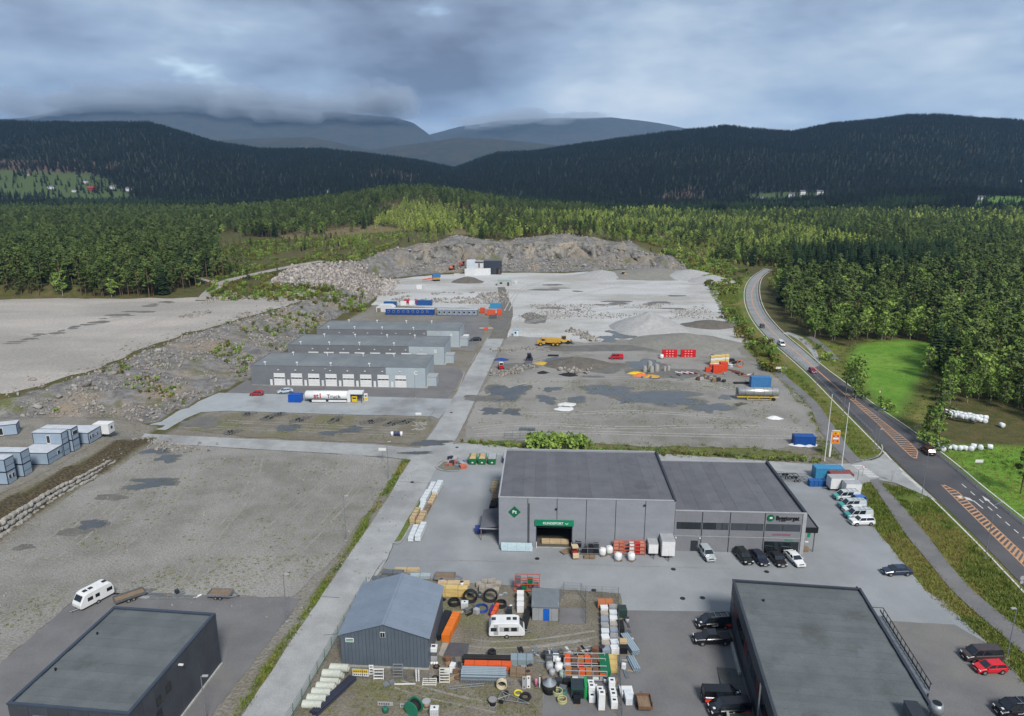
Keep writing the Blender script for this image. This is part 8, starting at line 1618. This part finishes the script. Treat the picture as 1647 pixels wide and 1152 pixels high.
# ------------------------------------------------------------------ far farms
def march(px, py, y0=600, y1=3200):
    a, b = (px-CX)/F, (CY-py)/F; dx, dy, dz = a, ct+b*st, -st+b*ct; ys = np.linspace(y0, y1, 900); xs = dx/dy*ys; zs = CAMH+dz/dy*ys; h_ = hgt(xs, ys); k = np.where(zs <= h_)[0]
    i = int(k[0]) if len(k) else 899
    return Vector((float(xs[i]), float(ys[i]), float(h_[i])))
def house(px, py, w, d, h_, wall, roof, label, rz=0.0, name='farm_house', cat='house'):
    p = march(px, py); t_ = thing(name, label, cat, p, rz)
    MB().bx(-w/2, w/2, -d/2, d/2, -2.5, h_).build('wall', wall, t_); rr_ = d*.42
    g_ = MB(); g_.add([(-w/2-.4,-d/2-.5,h_-.1),(w/2+.4,-d/2-.5,h_-.1),(w/2+.4,0,h_+rr_),(-w/2-.4,0,h_+rr_),(w/2+.4,d/2+.5,h_-.1),(-w/2-.4,d/2+.5,h_-.1)], [(0,1,2,3),(3,2,4,5),(0,3,5),(1,4,2)]); ro = g_.build('roof', roof, t_); bb('chimney', m_rust, ro, w*.15, w*.15+.8, -.4, .4, h_+rr_-.6, h_+rr_+1.0)
    for i in range(max(2, int(w/3.5))): x = -w/2+1.4+i*3.4; o = bb('window', m_wht, t_, x-.7, x+.7, -d/2-.06, -d/2, 1.2, 2.8); bb('pane', m_glass, o, x-.55, x+.55, -d/2-.1, -d/2-.06, 1.35, 2.65)
    bb('door', m_dtrim, t_, w/2-1.6, w/2-.6, -d/2-.06, -d/2, 0, 2.2)
m_rslate = paint(96,96,104, .7, 'slate_roof'); m_rred = paint(150,60,50, .7, 'red_roof'); m_barn = paint(150,46,44, .7, 'barn_red')
for a in ((83,304,13,7,4.5,m_wht,m_rslate,'white farmhouse with dark roof at the left of the hillside farm'),(138,295,11,7,4.5,m_wht,m_rslate,'white farmhouse above the red barn'),(148,307,17,9,5.5,m_barn,m_rred,'red barn in the middle of the hillside farm'),(183,304,14,7,5,m_wht,m_rslate,'white farmhouse right of the red barn'),(207,307,10,8,5,m_wht,m_rslate,'small white house at the right end of the farm'),(45,283,9,7,4,m_tan2,m_rslate,'small pale cabin high on the left fields'),(120,309,9,6,4,m_wht,m_rslate,'tiny white shed left of the red barn'),(527,312,8,7,5,m_wht,m_rslate,'single white house on the far wooded ridge'),(1224,321,8,6,4.5,m_wht,m_rslate,'small white house at the left of the right hand hamlet'),(1273,317,13,8,6,m_wht,m_rslate,'white house with dark outbuilding in the right hand hamlet'),(1290,313,12,8,6,m_wht,m_rslate,'white house in the middle of the right hand hamlet'),(1318,313,14,8,6,m_wht,m_rslate,'white house at the right of the hamlet below the hill'),(1576,322,8,7,5,m_wht,m_rslate,'white gabled house among the trees on the right'),(1640,293,5,5,4,m_wht,m_rslate,'tiny white hut on the bright green field edge'),(710,249,10,8,5,m_wht,m_rslate,'distant white farm in the valley gap')): house(*a, rz=R(rnd.uniform(-25,25)))
# ------------------------------------------------------------------ air
hz = MB().bx(-15600, 15600, -3600, 14800, -40, 1150).build('haze', None); hz['kind'] = 'stuff'; hz['label'] = 'thin blue haze in the air over the whole valley'; hz['category'] = 'haze'
hm = bpy.data.materials.new('haze_air'); hm.use_nodes = True; t = hm.node_tree; t.nodes.clear(); pv = N(t, 'ShaderNodeVolumePrincipled'); pv.inputs['Color'].default_value = (.34, .60, 1, 1); pv.inputs['Density'].default_value = 4.6e-5; pv.inputs['Anisotropy'].default_value = .1
ou = N(t, 'ShaderNodeOutputMaterial'); L(t, pv.outputs[0], ou.inputs['Volume']); hz.data.materials.append(hm)
# low cloud draped over the crests of the far mountains
def low_cloud(px, py, Y, rx, ry, rz_, seed, label):
    import bmesh
    a, b = (px-CX)/F, (CY-py)/F; dx, dy, dz = a, ct+b*st, -st+b*ct; bm = bmesh.new(); bmesh.ops.create_icosphere(bm, subdivisions=4, radius=1.0)
    for v in bm.verts:
        p = np.array(v.co); n_ = float(fbm(np.array([p[0]*2.2+seed]), np.array([p[2]*2+p[1]*2.2+seed*.7]), 4)[0]); k = 1+1.0*n_; v.co = (p[0]*rx*k, p[1]*ry*k, p[2]*rz_*k*(1 if p[2] > 0 else .75))
    me = bpy.data.meshes.new('low_cloud'); bm.to_mesh(me); bm.free(); me.shade_smooth(); me.materials.append(cm)
    o = ob('low_cloud', me, None, None, (dx/dy*Y, Y, CAMH+dz/dy*Y)); tag(o, label, 'mist', 'low cloud on the far mountains', 'stuff')
cm = bpy.data.materials.new('mountain_cloud'); cm.use_nodes = True; t = cm.node_tree; t.nodes.clear(); pv = N(t, 'ShaderNodeVolumePrincipled'); pv.inputs['Color'].default_value = (.60, .68, .80, 1); pv.inputs['Density'].default_value = 2.6e-3; ou = N(t, 'ShaderNodeOutputMaterial'); L(t, pv.outputs[0], ou.inputs['Volume'])
for i, a in enumerate(((90,172,7450,600,350,150),(200,160,7500,700,350,150),(310,168,7450,650,350,170),(400,172,7400,520,350,170),(470,180,7300,480,320,150),(550,172,7350,560,320,180),(625,166,7450,330,300,170),(775,198,8450,300,300,75),(850,190,8550,420,320,90),(940,186,8600,260,260,50))): low_cloud(*a, i*3.7, 'grey low cloud lying on the crest of the far %s mountain' % ('left' if i < 7 else 'right'))
